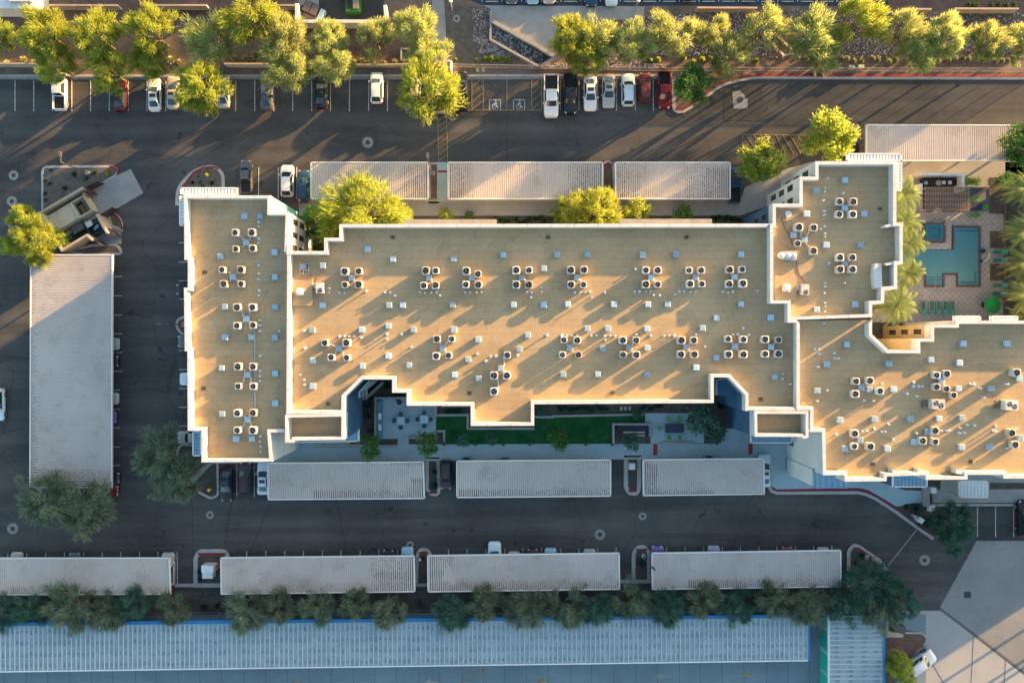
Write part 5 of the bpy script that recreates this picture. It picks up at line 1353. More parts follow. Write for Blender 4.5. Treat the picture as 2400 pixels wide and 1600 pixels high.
def crown_mesh(R_, H, seed, n_leaf, style='feather', leaf=(.55, .10)):
    """crown of radius R_ (m) and top height H: leaf blades hung round sprays that fan out from the limbs"""
    r = random.Random(seed)
    b = MB(); lm = MB()
    # limbs
    nb = r.randint(5, 7); tips = []
    z0 = H * .28
    lean = Vector((r.uniform(-.3, .3), r.uniform(-.3, .3), 0))
    lm_pts = []
    for i in range(nb):
        a = 2 * math.pi * i / nb + r.uniform(-.4, .4)
        e = Vector((math.cos(a) * R_ * r.uniform(.35, .6), math.sin(a) * R_ * r.uniform(.35, .6), H * r.uniform(.60, .78)))
        m = Vector((e.x * .4, e.y * .4, H * .5))
        lm_pts.append((Vector((0, 0, z0)), m, e))
        for j in range(r.randint(3, 5)):
            a2 = a + r.uniform(-.9, .9)
            t_ = r.uniform(.75, 1.0)
            tp = Vector((math.cos(a2) * R_ * t_ * r.uniform(.55, .95), math.sin(a2) * R_ * t_ * r.uniform(.55, .95), H * r.uniform(.55, .97)))
            tips.append((e, tp)); lm_pts.append((e, e.lerp(tp, .5), tp))
    for j in range(4): tips.append((Vector((0, 0, H * .5)), Vector((r.uniform(-.3, .3) * R_, r.uniform(-.3, .3) * R_, H * r.uniform(.9, 1.02)))))
    # clumps along and round the tips
    cl = []
    for e, tp in tips:
        for t_ in (.55, .85, 1.05):
            c = e.lerp(tp, t_) + Vector((r.gauss(0, .08), r.gauss(0, .08), r.gauss(0, .05))) * R_
            cl.append((c, R_ * r.uniform(.10, .22)))
    per = n_leaf // len(cl)
    for c, rad in cl:
        out = Vector((c.x, c.y, 0)); out = out.normalized() if out.length > .2 else Vector((r.uniform(-1, 1), r.uniform(-1, 1), 0)).normalized()
        k = .55 + 0.45 * min(1, Vector((c.x, c.y)).length / R_)
        for _ in range(per):
            p = Vector((r.gauss(0, 1), r.gauss(0, 1), r.gauss(0, .7)))
            p = p.normalized() * rad * (r.random() ** .45) * 1.25
            q = c + p
            if style == 'feather': d = out * .75 * k + Vector((0, 0, .65)) + Vector((r.gauss(0, .38), r.gauss(0, .38), r.gauss(0, .3)))
            elif style == 'droop': d = out * .9 + Vector((0, 0, -.15)) + Vector((r.gauss(0, .4), r.gauss(0, .4), r.gauss(0, .3)))
            else: d = p.normalized() * .8 + Vector((r.gauss(0, .5), r.gauss(0, .5), r.gauss(0, .5) + .2))
            d.normalize()
            l = leaf[0] * r.uniform(.6, 1.35); w = leaf[1] * r.uniform(.7, 1.3)
            s = d.cross(Vector((r.gauss(0, 1), r.gauss(0, 1), r.gauss(0, 1)))).normalized() * w
            m = q + d * l * .5
            b.poly([tuple(q - d * l * .1), tuple(m + s), tuple(q + d * l), tuple(m - s)])
    for p0, m, e in lm_pts:
        w0 = .20 if p0.x == 0 and p0.y == 0 else .10
        lm.bar(p0, m, w0 * R_ / 3.5 + .02, n=5); lm.bar(m, e, w0 * .6 * R_ / 3.5 + .02, n=5)
    lm.bar((0, 0, -.1), (0, 0, z0 + .1), .30 * R_ / 3.5 + .06, n=7)
    cme = bpy.data.meshes.new("crown"); cme.from_pydata(b.v, [], b.f); cme.update()
    tme = bpy.data.meshes.new("trunk"); tme.from_pydata(lm.v, [], lm.f); tme.update(); tme.materials.append(M_bark)
    return cme, tme
TM = {}
def tree_protos():
    for k in range(6): TM['f', k] = crown_mesh(3.5, 7.0, 100 + k, 7800, 'feather', (.68, .034))
    for k in range(6): TM['o', k] = crown_mesh(2.6, 5.6, 200 + k, 3900, 'feather', (.85, .028))
    for k in range(2): TM['b', k] = crown_mesh(3.3, 6.5, 300 + k, 6500, 'ball', (.38, .07))
    for k in range(3): TM['s', k] = crown_mesh(1.6, 3.4, 400 + k, 1300, 'ball', (.26, .07))
    for k in range(2): TM['d', k] = crown_mesh(4.2, 5.6, 500 + k, 6000, 'droop', (.85, .036))
tree_protos()
RN = {'f': 3.5, 'o': 2.6, 'b': 3.3, 's': 1.6, 'd': 4.2}
def tree(kind, px, py, rpx, m, label, group=None, hz=None, name="tree", cat="tree", sx=1.0, sy=1.0):
    ks = [k for k in TM if k[0] == kind]
    cme, tme = TM[rnd.choice(ks)]
    hmid = {'f': 4.6, 'o': 3.7, 'b': 4.2, 's': 2.2, 'd': 3.8}[kind]
    R_ = rpx / 16.0 * (HC - hmid) / HC
    s = R_ / RN[kind]
    H = hmid * s if hz is None else hz
    x, y, _ = P(px, py, H)
    t = thing(name, label, cat, (x, y, 0.05), group)
    t.rotation_euler = (0, 0, rnd.uniform(0, 6.28)) if sx == sy else (0, 0, rnd.choice((0, math.pi)))
    t.scale = (s * 1.03 * sx, s * 1.03 * sy, s if hz is None else hz / hmid)
    for me, nm in ((cme, "crown"), (tme, "trunk")):
        o = bpy.data.objects.new(nm, me); C.objects.link(o); o.parent = t
        if nm == "crown":
            if not me.materials: me.materials.append(m)
            o.material_slots[0].link = 'OBJECT'; o.material_slots[0].material = m
    return t
north = [(-8, 82, 44, L_yel), (110, 75, 54, L_yel), (135, 150, 46, L_yel), (232, 85, 54, L_yel), (262, 165, 48, L_yel), (360, 75, 56, L_yel), (352, 140, 42, L_yel), (498, 95, 56, L_pal), (478, 205, 62, L_yel),
         (592, 28, 64, L_yel), (668, 95, 56, L_pal), (680, 165, 50, L_pal), (775, 85, 42, L_pal), (785, 150, 46, L_pal), (880, 90, 44, L_pal), (975, 62, 46, L_pal), (1005, 135, 50, L_pal), (1005, 212, 66, L_yel),
         (1340, 85, 48, L_yel), (1405, 95, 46, L_pal), (1375, 135, 42, L_yel), (1482, 100, 46, L_pal), (1578, 80, 52, L_pal), (1672, 75, 40, L_pal), (1705, 130, 46, L_pal), (1790, 70, 50, L_pal),
         (1895, 85, 56, L_pal), (1925, 130, 42, L_pal), (2005, 50, 54, L_yel), (2110, 75, 50, L_pal), (2150, 125, 46, L_pal), (2210, 85, 52, L_pal), (2312, 95, 48, L_pal), (2405, 95, 44, L_pal)]
for i, (x, y, r_, m) in enumerate(north):
    lo_ = "upper tree" if y < 100 else ("lower tree" if y > 130 else "tree")
    tree('f', x, y + 4, r_ * 1.10, m, "%s yellow-green feathery %s of the north strip, counted from left" % (ORD[i], "desert tree"), "sunlit desert trees of the north strip")
tree('b', 1622, 202, 50, L_grn, "bushy green tree on the kerbed island beside the red pickup")
# trees standing on their own
tree('f', 852, 502, 88, L_yel, "big yellow-green tree overlapping the upper left carport", sx=1.15, sy=.95)
tree('f', 928, 508, 44, L_yel, "smaller yellow-green tree at the right side of the big carport tree")
tree('f', 760, 525, 50, L_grn, "darker tree leaning into the white corner notch of the building")
tree('f', 1388, 497, 66, L_yel, "yellow-green tree between the middle and right upper carports", sy=.95)
tree('f', 1335, 500, 42, L_yel, "low yellow-green tree left of the carport gap tree")
tree('f', 1440, 495, 38, L_yel, "small light tree right of the carport gap tree")
tree('s', 1497, 492, 30, L_yel, "leafy yellow-green bush below the right upper carport", cat="bush", name="bush")
tree('s', 1598, 502, 26, L_shr, "dark green bush by the north wall ledge", cat="bush", name="bush")
tree('s', 1046, 503, 18, L_yel, "small yellow bush below the gap of the upper carports", cat="bush", name="bush")
tree('s', 1100, 505, 12, L_shr, "tiny green shrub right of the small yellow bush", cat="bush", name="bush")
tree('b', 1778, 383, 54, L_yel, "round yellow-green tree at the sidewalk corner left of the north-east wing")
tree('b', 1940, 325, 64, L_yel, "large round yellow-green tree above the north-east wing")
tree('b', 2398, 340, 56, L_grn, "dense green tree at the right edge beside the upper right carport")
tree('f', 92, 555, 44, L_yel, "spreading yellow tree overlapping the bin enclosure and carport", hz=4.6)
tree('f', 62, 515, 36, L_yel, "upper lobe tree of the yellow group left of the bin enclosure", hz=4.2)
tree('s', 142, 556, 24, L_yel, "small yellow tree leaning over the enclosure wall")
tree('f', 45, 572, 34, L_yel, "lower left lobe tree beside the spreading yellow one", hz=4.0)
tree('f', 100, 602, 32, L_yel, "small yellow tree over the top corner of the left carport")
tree('d', 118, 1172, 68, L_oli, "left olive tree covering the lower end of the left carport", hz=4.6)
tree('d', 205, 1188, 66, L_oli, "right olive tree covering the lower end of the left carport", hz=4.4)
tree('d', 388, 1080, 68, L_oli, "large olive tree on the triangular island left of the west wing", hz=4.6)
tree('d', 425, 1125, 52, L_oli, "lower olive tree on the triangular island", hz=4.2)
south = [(8, 1428, 46, L_dgr), (82, 1430, 40, L_dgr), (168, 1420, 56, L_oli), (255, 1435, 44, L_oli), (322, 1410, 38, L_dgr), (405, 1425, 42, L_oli), (580, 1428, 50, L_oli), (655, 1420, 42, L_oli), (745, 1425, 44, L_oli), (833, 1412, 36, L_oli), (915, 1430, 38, L_oli),
         (1060, 1430, 42, L_dgr), (1145, 1410, 44, L_oli), (1235, 1425, 48, L_oli), (1325, 1420, 50, L_oli), (1402, 1425, 38, L_dgr), (1480, 1410, 46, L_oli), (1563, 1420, 42, L_dgr), (1655, 1408, 46, L_oli), (1728, 1415, 42, L_dgr), (1808, 1400, 42, L_oli), (1888, 1415, 46, L_oli),
         (1975, 1408, 46, L_dgr), (2030, 1362, 52, L_dgr), (2078, 1378, 44, L_dgr), (2112, 1408, 36, L_dgr), (2060, 1425, 46, L_oli)]
for i, (x, y, r_, m) in enumerate(south):
    tree('o', x, y, r_ * 1.0, m, "%s shaded olive-green tree of the bottom row, counted from left" % ORD[i], "shaded trees of the bottom row", hz=3.2)
tree('f', 2225, 1222, 48, L_dgr, "dark green tree at the left end of the lower right parking bays")
tree('f', 2235, 1262, 40, L_dgr, "lower dark green tree at the lower right parking bays")
tree('f', 2100, 1552, 31, L_yel, "yellow-green bush leaning over the diagonal white car", hz=3)
tree('s', 2122, 1580, 26, L_yel, "small yellow bush below the diagonal white car", cat="bush", name="bush")
for x, y, r_, m, l in ((868, 1046, 34, L_grn, "green courtyard tree at the left walkway corner"), (1003, 1038, 34, L_grn, "green courtyard tree at the lower right of the patio"), (1085, 1033, 20, L_dgr, "small grey-green tree, left one on the lawn"),
                    (1152, 1028, 19, L_dgr, "small grey-green tree, second on the lawn"), (1310, 1028, 30, L_grn, "spindly tree at the middle of the lawn"), (1480, 1035, 26, L_dgr, "dense dark tree below the bench niche"),
                    (1645, 985, 44, L_dgr, "tall dark courtyard tree right of the green chairs"), (1675, 1010, 34, L_dgr, "lower dark courtyard tree beside the navy wall"), (1267, 962, 16, L_dgr, "round shrub in the bed below the south wall, left"), (1492, 970, 15, L_dgr, "round shrub in the bed below the south wall, right")):
    tree('s', x, y, r_ * .88, m, l)

# shrubs -------------------------------------------------------
def shrub_mesh(seed, n, l, w):
    r = random.Random(seed); b = MB()
    for _ in range(n):
        a = r.uniform(0, 6.28); e = math.asin(r.random() ** .6)
        d = Vector((math.cos(a) * math.cos(e), math.sin(a) * math.cos(e), math.sin(e)))
        s = d.cross(Vector((r.gauss(0, 1), r.gauss(0, 1), .3))).normalized() * w
        p = d * .25 * r.random(); q = d * l * r.uniform(.6, 1.1)
        b.poly([tuple(p), tuple(p.lerp(q, .5) + s), tuple(q), tuple(p.lerp(q, .5) - s)])
    me = bpy.data.meshes.new("leaves"); me.from_pydata(b.v, [], b.f); me.update(); return me
SM = [shrub_mesh(k, 260, .62, .045) for k in range(3)]
for me in SM: me.materials.append(L_shr)
def shrub(px, py, rpx, m, label, group=None, z=.1, name="shrub"):
    x, y, _ = P(px, py, .4)
    o = bpy.data.objects.new(name, rnd.choice(SM)); C.objects.link(o)
    s = rpx / 16.0 / .6; o.location = (x, y, z); o.scale = (s, s, s); o.rotation_euler = (0, 0, rnd.uniform(0, 6))
    o.material_slots[0].link = 'OBJECT'; o.material_slots[0].material = m
    return tag(o, label, "shrub", group)
ag = [1525, 1545, 1602, 1623, 1645, 1668, 1700, 1752, 1772, 1890, 1905, 1920, 1975, 1990, 2003, 2020, 2050, 2062, 2088, 2103, 2130, 2150, 2178, 2200, 2225, 2240, 2262, 2275, 2292, 2308, 2322, 2338, 2352, 2366, 2380]
for i, x in enumerate(ag):
    shrub(x + rnd.uniform(-3, 3), 141 + rnd.uniform(-7, 4), rnd.uniform(7, 10), L_aga if x > 1880 else L_yel, "%s small pale shrub along the red kerb fence, from left" % ORD[min(i, 34)], "pale shrubs along the north fence")
for i, (x, y, r_) in enumerate(((1117, 139, 7), (1138, 137, 9), (1152, 137, 11), (1168, 138, 9), (1188, 138, 11), (1068, 138, 5))):
    shrub(x, y, r_, L_yel, "%s bright green shrub above the fence near the stone basin" % ORD[i], "bright shrubs near the stone basin")
for i, (x, y, r_) in enumerate(((15, 150, 12), (55, 140, 12), (80, 146, 10), (400, 140, 12), (420, 145, 9), (548, 135, 12), (575, 136, 12), (598, 130, 14), (830, 146, 10), (850, 143, 10), (872, 145, 12), (900, 148, 10), (925, 145, 10), (948, 142, 9))):
    shrub(x, y, r_, L_aga, "%s dusty shrub under the north trees, from left" % ORD[i], "dusty shrubs under the north trees")
for i, (x, y, r_, m) in enumerate(((103, 423, 5, L_dgr), (114, 430, 6, L_dgr), (104, 452, 6, L_dgr), (105, 468, 5, L_dgr), (200, 418, 8, L_dgr), (221, 404, 8, L_dgr), (172, 407, 9, L_dgr), (117, 398, 5, L_dgr), (252, 406, 9, L_yel), (150, 440, 8, L_dgr))):
    shrub(x, y, r_, m, "%s low shrub on the gravel island above the bin enclosure" % ORD[i], "shrubs on the gravel island")
for i, (x, y, r_) in enumerate(((463, 413, 3), (450, 427, 6), (468, 426, 5), (495, 428, 7), (474, 436, 6), (205, 560, 14), (185, 572, 8))):
    shrub(x, y, r_, L_shr, "%s little shrub on the islands near the bin enclosure" % ORD[i], "little island shrubs")
for i, (x, y, r_) in enumerate(((467, 1340, 8), (467, 1357, 8), (478, 1423, 11), (508, 1420, 9), (985, 1415, 8), (990, 1309, 8), (1504, 1319, 11), (1018, 1106, 9), (1018, 1138, 12), (2007, 1320, 6), (2022, 1302, 9), (428, 1072, 12), (452, 1062, 10))):
    shrub(x, y, r_, L_dgr, "%s dark round shrub on the shaded southern islands" % ORD[i], "dark shrubs of the southern islands")
for i, (x, y, r_) in enumerate(((2150, 1192, 16), (2126, 1188, 9), (2178, 1228, 18), (2196, 1245, 12), (860, 950, 14), (862, 975, 12), (866, 930, 12), (905, 905, 16), (930, 928, 12), (930, 932, 8), (866, 1010, 10), (1690, 950, 14), (1680, 1005, 12), (1663, 1022, 10))):
    shrub(x, y, r_, L_dgr, "%s dark leafy shrub beside the shaded walls and courtyard" % ORD[i], "dark shrubs beside the walls")
for k_, (x0, x1, y0, y1, n) in enumerate(((1045, 1078, 960, 966, 7), (1308, 1425, 952, 962, 14), (1505, 1552, 950, 958, 7), (1160, 1290, 509, 522, 12), (1670, 1733, 507, 522, 8), (720, 760, 545, 590, 10))):
    for i in range(n):
        shrub(x0 + (x1 - x0) * i / (n - 1) + rnd.uniform(-2, 2), rnd.uniform(y0, y1), rnd.uniform(6, 9), L_shr if k_ > 2 else L_dgr, "%s plant of the %s hedge row" % (ORD[i], ["short left courtyard", "long courtyard", "right courtyard", "long north wall", "right north wall", "corner notch"][k_]), "hedge plants along the walls", z=.16)
for i, x in enumerate((2272, 2283, 2290, 2326, 2343, 2362, 2380)):
    t_ = shrub(x, 9 + (i % 2) * 2, 7.5, L_yel, "%s golden ball shrub at the upper right edge" % ORD[i], "golden ball shrubs at the top edge")
b = MB()
for x, y, r_ in ((2278, 423, 8), (2292, 423, 9)): pass
def hedge(px, label):
    b = MB(); r = random.Random(5)
    x0, y1, _ = P(px[0], px[1], 1); x1, y0, _ = P(px[2], px[3], 1)
    for _ in range(900):
        p = Vector((r.uniform(x0, x1), r.uniform(y0, y1), r.uniform(.3, 1.2)))
        d = Vector((r.gauss(0, 1), r.gauss(0, 1), r.gauss(0, 1) + .5)).normalized(); s = d.cross(Vector((r.gauss(0, 1), 1, r.gauss(0, 1)))).normalized() * .07
        b.poly([tuple(p), tuple(p + d * .1 + s), tuple(p + d * .2), tuple(p + d * .1 - s)])
    return tag(b.build("hedge", L_grn), label, "hedge")
hedge((2263, 416, 2298, 434), "clipped dark green hedge beside the outdoor kitchen wall")
tree('s', 2352, 425, 24, L_grn, "round dark green bush above the dark planter near the palms", cat="bush", name="bush")

# palms ----------------------------------------------------------
def palm_mesh(seed, R_=3.0, n=44):
    r = random.Random(seed); b = MB()
    for i in range(n):
        a = 2 * math.pi * i / n + r.uniform(-.15, .15); up = r.uniform(.05, 1.0)
        L = R_ * r.uniform(.85, 1.1); prev = None; N = 22
        for k in range(N + 1):
            t_ = k / N
            rad = L * t_ * (1 - .12 * up); z = up * 1.5 * math.sin(t_ * 2.2) * .8 - t_ ** 2 * 1.5 * (1.2 - up)
            p = Vector((math.cos(a) * rad, math.sin(a) * rad, z))
            if prev is not None:
                d = (p - prev).normalized(); sd = d.cross(Vector((0, 0, 1))).normalized()
                b.poly([tuple(prev + sd * .025), tuple(p + sd * .02), tuple(p - sd * .02), tuple(prev - sd * .025)])
                if t_ > .12:
                    ll = .62 * math.sin(min(1, t_ * 1.15) * math.pi * .86) + .12
                    for sg in (1, -1):
                        q = p + (d * .75 + sd * sg * .75 + Vector((0, 0, -.28 + r.gauss(0, .12)))).normalized() * ll
                        w = d * .042
                        b.poly([tuple(p - w), tuple(p + w), tuple(q)])
            prev = p
    me = bpy.data.meshes.new("fronds"); me.from_pydata(b.v, [], b.f); me.update(); me.materials.append(L_palm); return me
PMs = [palm_mesh(k) for k in range(3)]
def palm(px, py, rpx, h, label):
    x, y, _ = P(px, py, h)
    t = thing("palm_tree", label, "palm tree", (x, y, 0.1), "date palms around the pool")
    s = rpx / 16 * (HC - h) / HC / 3.0
    o = bpy.data.objects.new("crown", rnd.choice(PMs)); C.objects.link(o); o.parent = t
    o.location = (0, 0, h); o.scale = (s, s, s); o.rotation_euler = (0, 0, rnd.uniform(0, 6))
    b = MB()
    for k in range(8): b.cyl(x, y, .1 + h * k / 8, .24, h / 8 + .12, 10, .19)
    b.build("trunk", M_bark, t)
for x, y, r_, h, l in ((2118, 455, 48, 8.5, "upper left palm beside the north-east wing"), (2120, 520, 46, 8.0, "second palm down beside the north-east wing"), (2132, 570, 44, 8.0, "third palm down left of the spa"), (2128, 640, 44, 7.5, "fourth palm down left of the pool"),
                    (2102, 715, 52, 7.0, "lowest left palm above the pool court notch"), (2402, 440, 50, 7, "upper right palm near the planter"), (2410, 540, 54, 7, "right edge palm beside the spa row"),
                    (2408, 615, 54, 7, "right edge palm beside the loungers"), (2412, 690, 54, 7, "right edge palm near the umbrella"), (2400, 745, 40, 6, "lowest right palm by the wing roof")):
    palm(x, y, r_, h, l)

# ---- riprap stones
def rocks(name, polys, n, m, label, s0=.16, s1=.42, z=.12, seed=1):
    r = random.Random(seed); b = MB()
    for _ in range(n):
        x0, y0, x1, y1 = r.choice(polys)
        px, py = r.uniform(x0, x1), r.uniform(y0, y1)
        x, y, _z = P(px, py, z)
        s = r.uniform(s0, s1); a = r.uniform(0, 3.1)
        ring = [(x + s * .5 * r.uniform(.6, 1.1) * math.cos(a + k * 1.256), y + s * .5 * r.uniform(.6, 1.1) * math.sin(a + k * 1.256)) for k in range(5)]
        tp = [(x + (u - x) * .6 + r.uniform(-.02, .02), y + (v - y) * .6) for u, v in ring]
        b.prism(ring, z - .02, z + s * r.uniform(.3, .55), bottom=False, tp=tp)
    return stuff(b.build(name, m), label, "rocks")
rocks("riprap_rocks", [(1500, 38, 1620, 130), (1560, 30, 1800, 130), (1700, 22, 2100, 135), (2000, 30, 2450, 135), (1240, 150, 1560, 160), (1380, 115, 1500, 150)], 9000, M_rock1, "brown and pale riprap stones covering the north-east strip")
rocks("basin_rocks", [(1152, 60, 1175, 92), (1160, 75, 1200, 105), (1180, 85, 1235, 128), (1215, 105, 1270, 143)], 700, M_rock2, "dark stones in the drainage basin", .2, .45, .15, 3)
rocks("gravel_rocks", [(1108, 20, 1146, 100), (1120, 90, 1165, 125), (1150, 110, 1200, 135)], 1500, M_rock1, "pale stones left of the drainage basin", .12, .3, .13, 4)
# ================================================================= WALLS, FENCES, STREET FURNITURE
def wall(pts, z, w, m, label, name="wall", zb=0, closed=False, cat="wall"):
    b = MB(); ribbon(b, PX(pts, z), w, zb, z, closed=closed)
    return tag(b.build(name, m), label, cat)
wall([(1152, 48), (1258, 106), (1300, 132)], .9, .55, M_conc, "thick sloping concrete wall along the upper side of the stone basin")
wall([(1150, 26), (1149.5, 92), (1264, 156)], .8, .30, M_conc, "thin concrete wall along the lower left side of the stone basin")
wall([(1266, 155), (1303, 131)], .78, .30, M_conc, "short concrete wall closing the right end of the stone basin")
wall([(695, 8), (695, 50), (905, 50), (902, 12)], 2.2, .45, M_white, "white U-shaped wall around the service yard at the top edge")
for x0, x1, y, l in ((115, 275, 12, "first tan screen wall at the top edge, left"), (333, 484, 12, "second tan screen wall at the top edge"), (648, 693, 12, "short tan screen wall joining the service yard"),
                     (1634, 1775, 18, "tan screen wall above the riprap, left one"), (2112, 2184, 21, "tan screen wall above the riprap, middle one"), (2238, 2388, 20, "tan screen wall above the riprap, right one")):
    b = MB(); ribbon(b, PX([(x0, y), (x1, y + .5)], 1.6), .25, 0, 1.6); w_ = tag(b.build("screen_wall", M_wallc), l, "wall")
wall([(-100, 148), (160, 149)], 1.5, .22, M_wallc, "tan block wall at the left end of the north strip")
wall([(525, 149), (640, 149.5)], 1.5, .22, M_wallc, "tan block wall piece between two trees of the north strip")
wall([(700, 151), (900, 151), (1045, 148)], 1.2, .18, M_wallc, "low tan block wall behind the parked cars of the north row")
wall([(1047, 143), (1057, 143), (1055, 162)], 2.0, .2, M_white, "small white wall end beside the narrow sidewalk")
# wire fence along the drive
def fence(p0, p1, h, step, label, m, rail=.05):
    a, b_ = Vector(P(*p0, h)), Vector(P(*p1, h)); n = int((b_ - a).length / step)
    t = thing("fence", label, "fence", (a.x, a.y, 0))
    rb = MB(); rb.bar((a.x, a.y, h - .05), (b_.x, b_.y, h - .05), rail); rb.bar((a.x, a.y, .35), (b_.x, b_.y, .35), rail); rb.build("rail", m, t)
    for i in range(n + 1):
        q = a.lerp(b_, i / n); pb = MB(); pb.bar((q.x, q.y, 0), (q.x, q.y, h), .08); pb.build("post", m, t)
    pk = MB()
    d = (b_ - a).normalized()
    for i in range(int((b_ - a).length / .13)):
        q = a + d * .13 * i; q2 = (q.x, q.y)
        pk.bar((q.x, q.y, .3), (q.x, q.y, h - .02), .018)
    pk.build("pickets", m, t)
M_fen = mat("grey_fence_steel", (0.36, 0.33, 0.31), 0.5)
fence((1480, 158), (2460, 160), 1.7, 3.0, "long thin steel fence above the red kerb", M_fen)
fence((1057, 150), (1480, 158), 1.5, 3.0, "thin steel fence between the sidewalk and the stone basin", M_fen)
fence((-20, 1446), (1900, 1430), 1.7, 4.0, "thin fence behind the bottom row of trees", mat("slate_fence_steel", (0.20, 0.22, 0.26), 0.5))

# handrail ramp on the riprap
t = thing("handrail", "rusty pale handrail frame on the riprap slope", "handrail", P(1835, 110))
for k_, off in enumerate((0, 5, 10)):
    b = MB(); b.tube([P(1806 + off * .5, 100 - off * .5, 1.3 - k_ * .35), P(1838, 133 - k_ * 1.5, 1.3 - k_ * .35), P(1863, 124 - k_ * 1.5, 1.3 - k_ * .35), P(1816 + off * .6, 82 - off * .3, 1.3 - k_ * .35)], .09, 6)
    b.build("rail", mat("rusty_pale_rail", (0.5, 0.36, 0.3), 0.6), t)
for a in ((1838, 133), (1863, 124), (1820, 113), (1838, 102)):
    b = MB(); x, y, _ = P(*a, 1.0); b.bar((x, y, 0), (x, y, 1.3), .1); b.build("post", MATS["rusty_pale_rail"], t)

# ---- trash enclosure, everything turned 31 degrees
EW = mat("tan_enclosure_wall", (0.40, 0.345, 0.29), 0.9, (0.34, 0.29, 0.25), 1.2, 5)
t = thing("trash_enclosure", "tan walled trash enclosure with open brown gates", "enclosure", P(180, 520))
b = MB(); ribbon(b, PX([(193, 440), (94.5, 498), (144, 586), (203, 551), (216, 562)], 2.6), .30, 0, 2.6); b.build("wall", EW, t)
b = MB(); ribbon(b, PX([(226, 502), (242, 532), (252, 547)], 2.6), .30, 0, 2.6); b.build("wall", EW, t)
for pts in (((196, 440), (228, 424)), ((203, 443), (212, 451)), ((234, 504), (262, 486)), ((247, 533), (268, 550)), ((218, 560), (236, 572))):
    b = MB(); ribbon(b, PX(pts, 2.2), .10, .15, 2.2); b.build("gate", M_gate, t)
sheet("concrete_pad", [(200, 448), (306, 396), (335, 453), (275, 488), (236, 505), (140, 560), (105, 505)], M_conc, 0.18, "pale concrete apron sloping out of the trash enclosure")
sheet("concrete_pad", [(215, 520), (262, 532), (283, 539), (283, 572), (231, 572), (205, 552)], M_concd, 0.175)
an = R(31)
def cbox(px, py, z0, sx, sy, sz, rot=an): 
    x, y, _ = P(px, py, z0 + sz); return x, y, z0, sx, sy, sz, rot
t = thing("trash_compactor", "long beige steel compactor container with open hopper", "compactor", P(165, 502))
x, y, _ = P(150, 508, 2.2)
def loc(u, v): return (x + u * math.cos(an) - v * math.sin(an), y + u * math.sin(an) + v * math.cos(an))
def rbox(mb, u, v, z0, sx, sy, sz): q = loc(u, v); mb.box(q[0], q[1], z0, sx, sy, sz, an)
b = MB(); rbox(b, -.2, 0, .3, 3.7, 2.5, 1.9); rbox(b, -.2, 1.15, 2.2, 3.7, .15, .1); rbox(b, -.2, -1.15, 2.2, 3.7, .15, .1); rbox(b, -2.25, 0, .3, .28, 2.7, 2.1); b.build("container", M_cont, t)
b = MB()
for v in (-1.2, 1.2): rbox(b, 2.9, v, .3, 2.3, .14, 1.9)
for u in (1.78, 3.95): rbox(b, u, 0, .3, .16, 2.5, 2.0)
b.build("hopper", M_cont, t)
b = MB(); rbox(b, 2.9, 0, .3, 2.1, 2.3, .5); b.build("hopper_floor", M_dark, t)
b = MB(); rbox(b, 2.55, -.1, .8, .7, 1.4, .5); rbox(b, 2.2, .5, .8, .5, .4, .3); b.build("cardboard_heap", mat("cardboard", (0.26, 0.16, 0.09), 0.9, (0.15, 0.09, 0.05), 3), t)
b = MB()
for k_ in range(4): rbox(b, 3.4 + k_ * .22, .1, 2.0 + k_ * .02, .08, 2.4, .1)
rbox(b, 4.15, 1.2, .3, .3, .3, 2.2); b.build("ram_guard", mat("rusty_beige_steel", (0.25, 0.18, 0.11), 0.6), t)
b = MB(); rbox(b, -.3, -1.65, .15, 4.2, .5, .5); b.build("guide_rail", M_fen, t)
t = thing("dumpster", "dark green open dumpster with bags and a white panel, inside the enclosure", "dumpster", P(222, 534))
x, y, _ = P(222, 536, 1.3); b = MB()
for u, v, sx, sy in ((0, .72, 1.9, .1), (0, -.72, 1.9, .1), (.95, 0, .1, 1.54), (-.95, 0, .1, 1.54)): rbox(b, u, v, .15, sx, sy, 1.15)
b.build("bin", M_gdump, t)
b = MB(); rbox(b, 0, 0, .3, 1.8, 1.34, .3); b.build("bin_floor", M_dark, t)
b = MB(); rbox(b, .35, .25, .6, .55, .5, .4); rbox(b, -.1, .15, .6, .3, .4, .35); b.build("trash_bags", mat("blue_grey_bags", (0.2, 0.27, 0.42), 0.5), t)
b = MB(); rbox(b, -.35, 1.0, 1.3, .95, .8, .05); b.build("white_panel", M_white, t)
t = thing("dumpster", "second green dumpster with closed ribbed dark lid, inside the enclosure", "dumpster", P(176, 534))
x, y, _ = P(177, 536, 1.2); b = MB(); rbox(b, .3, 0, .15, 2.0, 1.3, 1.0); b.build("bin", M_gdump, t)
b = MB()
for k_ in range(5): rbox(b, -.4 + k_ * .33, 0, 1.15, .28, 1.2, .05)
b.build("lid", mat("grey_plastic_lid", (0.09, 0.1, 0.1), 0.5), t)
# service yard at the top
t = thing("dumpster", "green striped dumpster in the white-walled yard at the top edge", "dumpster", P(827, 12))
x, y, _ = P(827, 10, 1.5); b = MB(); b.box(x, y + .4, .15, 2.1, 3.0, 1.4); b.build("bin", mat("bright_green_steel", (0.03, 0.12, 0.025), 0.5), t)
b = MB()
for k_ in range(6): b.box(x + .12 + k_ * .14, y + .6, 1.56, .08, 2.6, .06)
b.build("lid", mat("ribbed_tan_lid", (0.3, 0.25, 0.2), 0.6), t)
b = MB(); b.box(x - .5, y + .5, 1.553, .75, 2.4, .012); b.build("opening", M_dark, t)
t = thing("flatbed_truck", "small work truck with dark box lids in the top service yard", "truck", P(732, 22))
x, y, _ = P(728, 18, 1.5); a_ = R(-25)
b = MB(); b.box(x, y, .5, 2.3, 1.6, .9, a_); b.build("box", mat("brown_box", (0.07, 0.05, 0.045), 0.6), t)
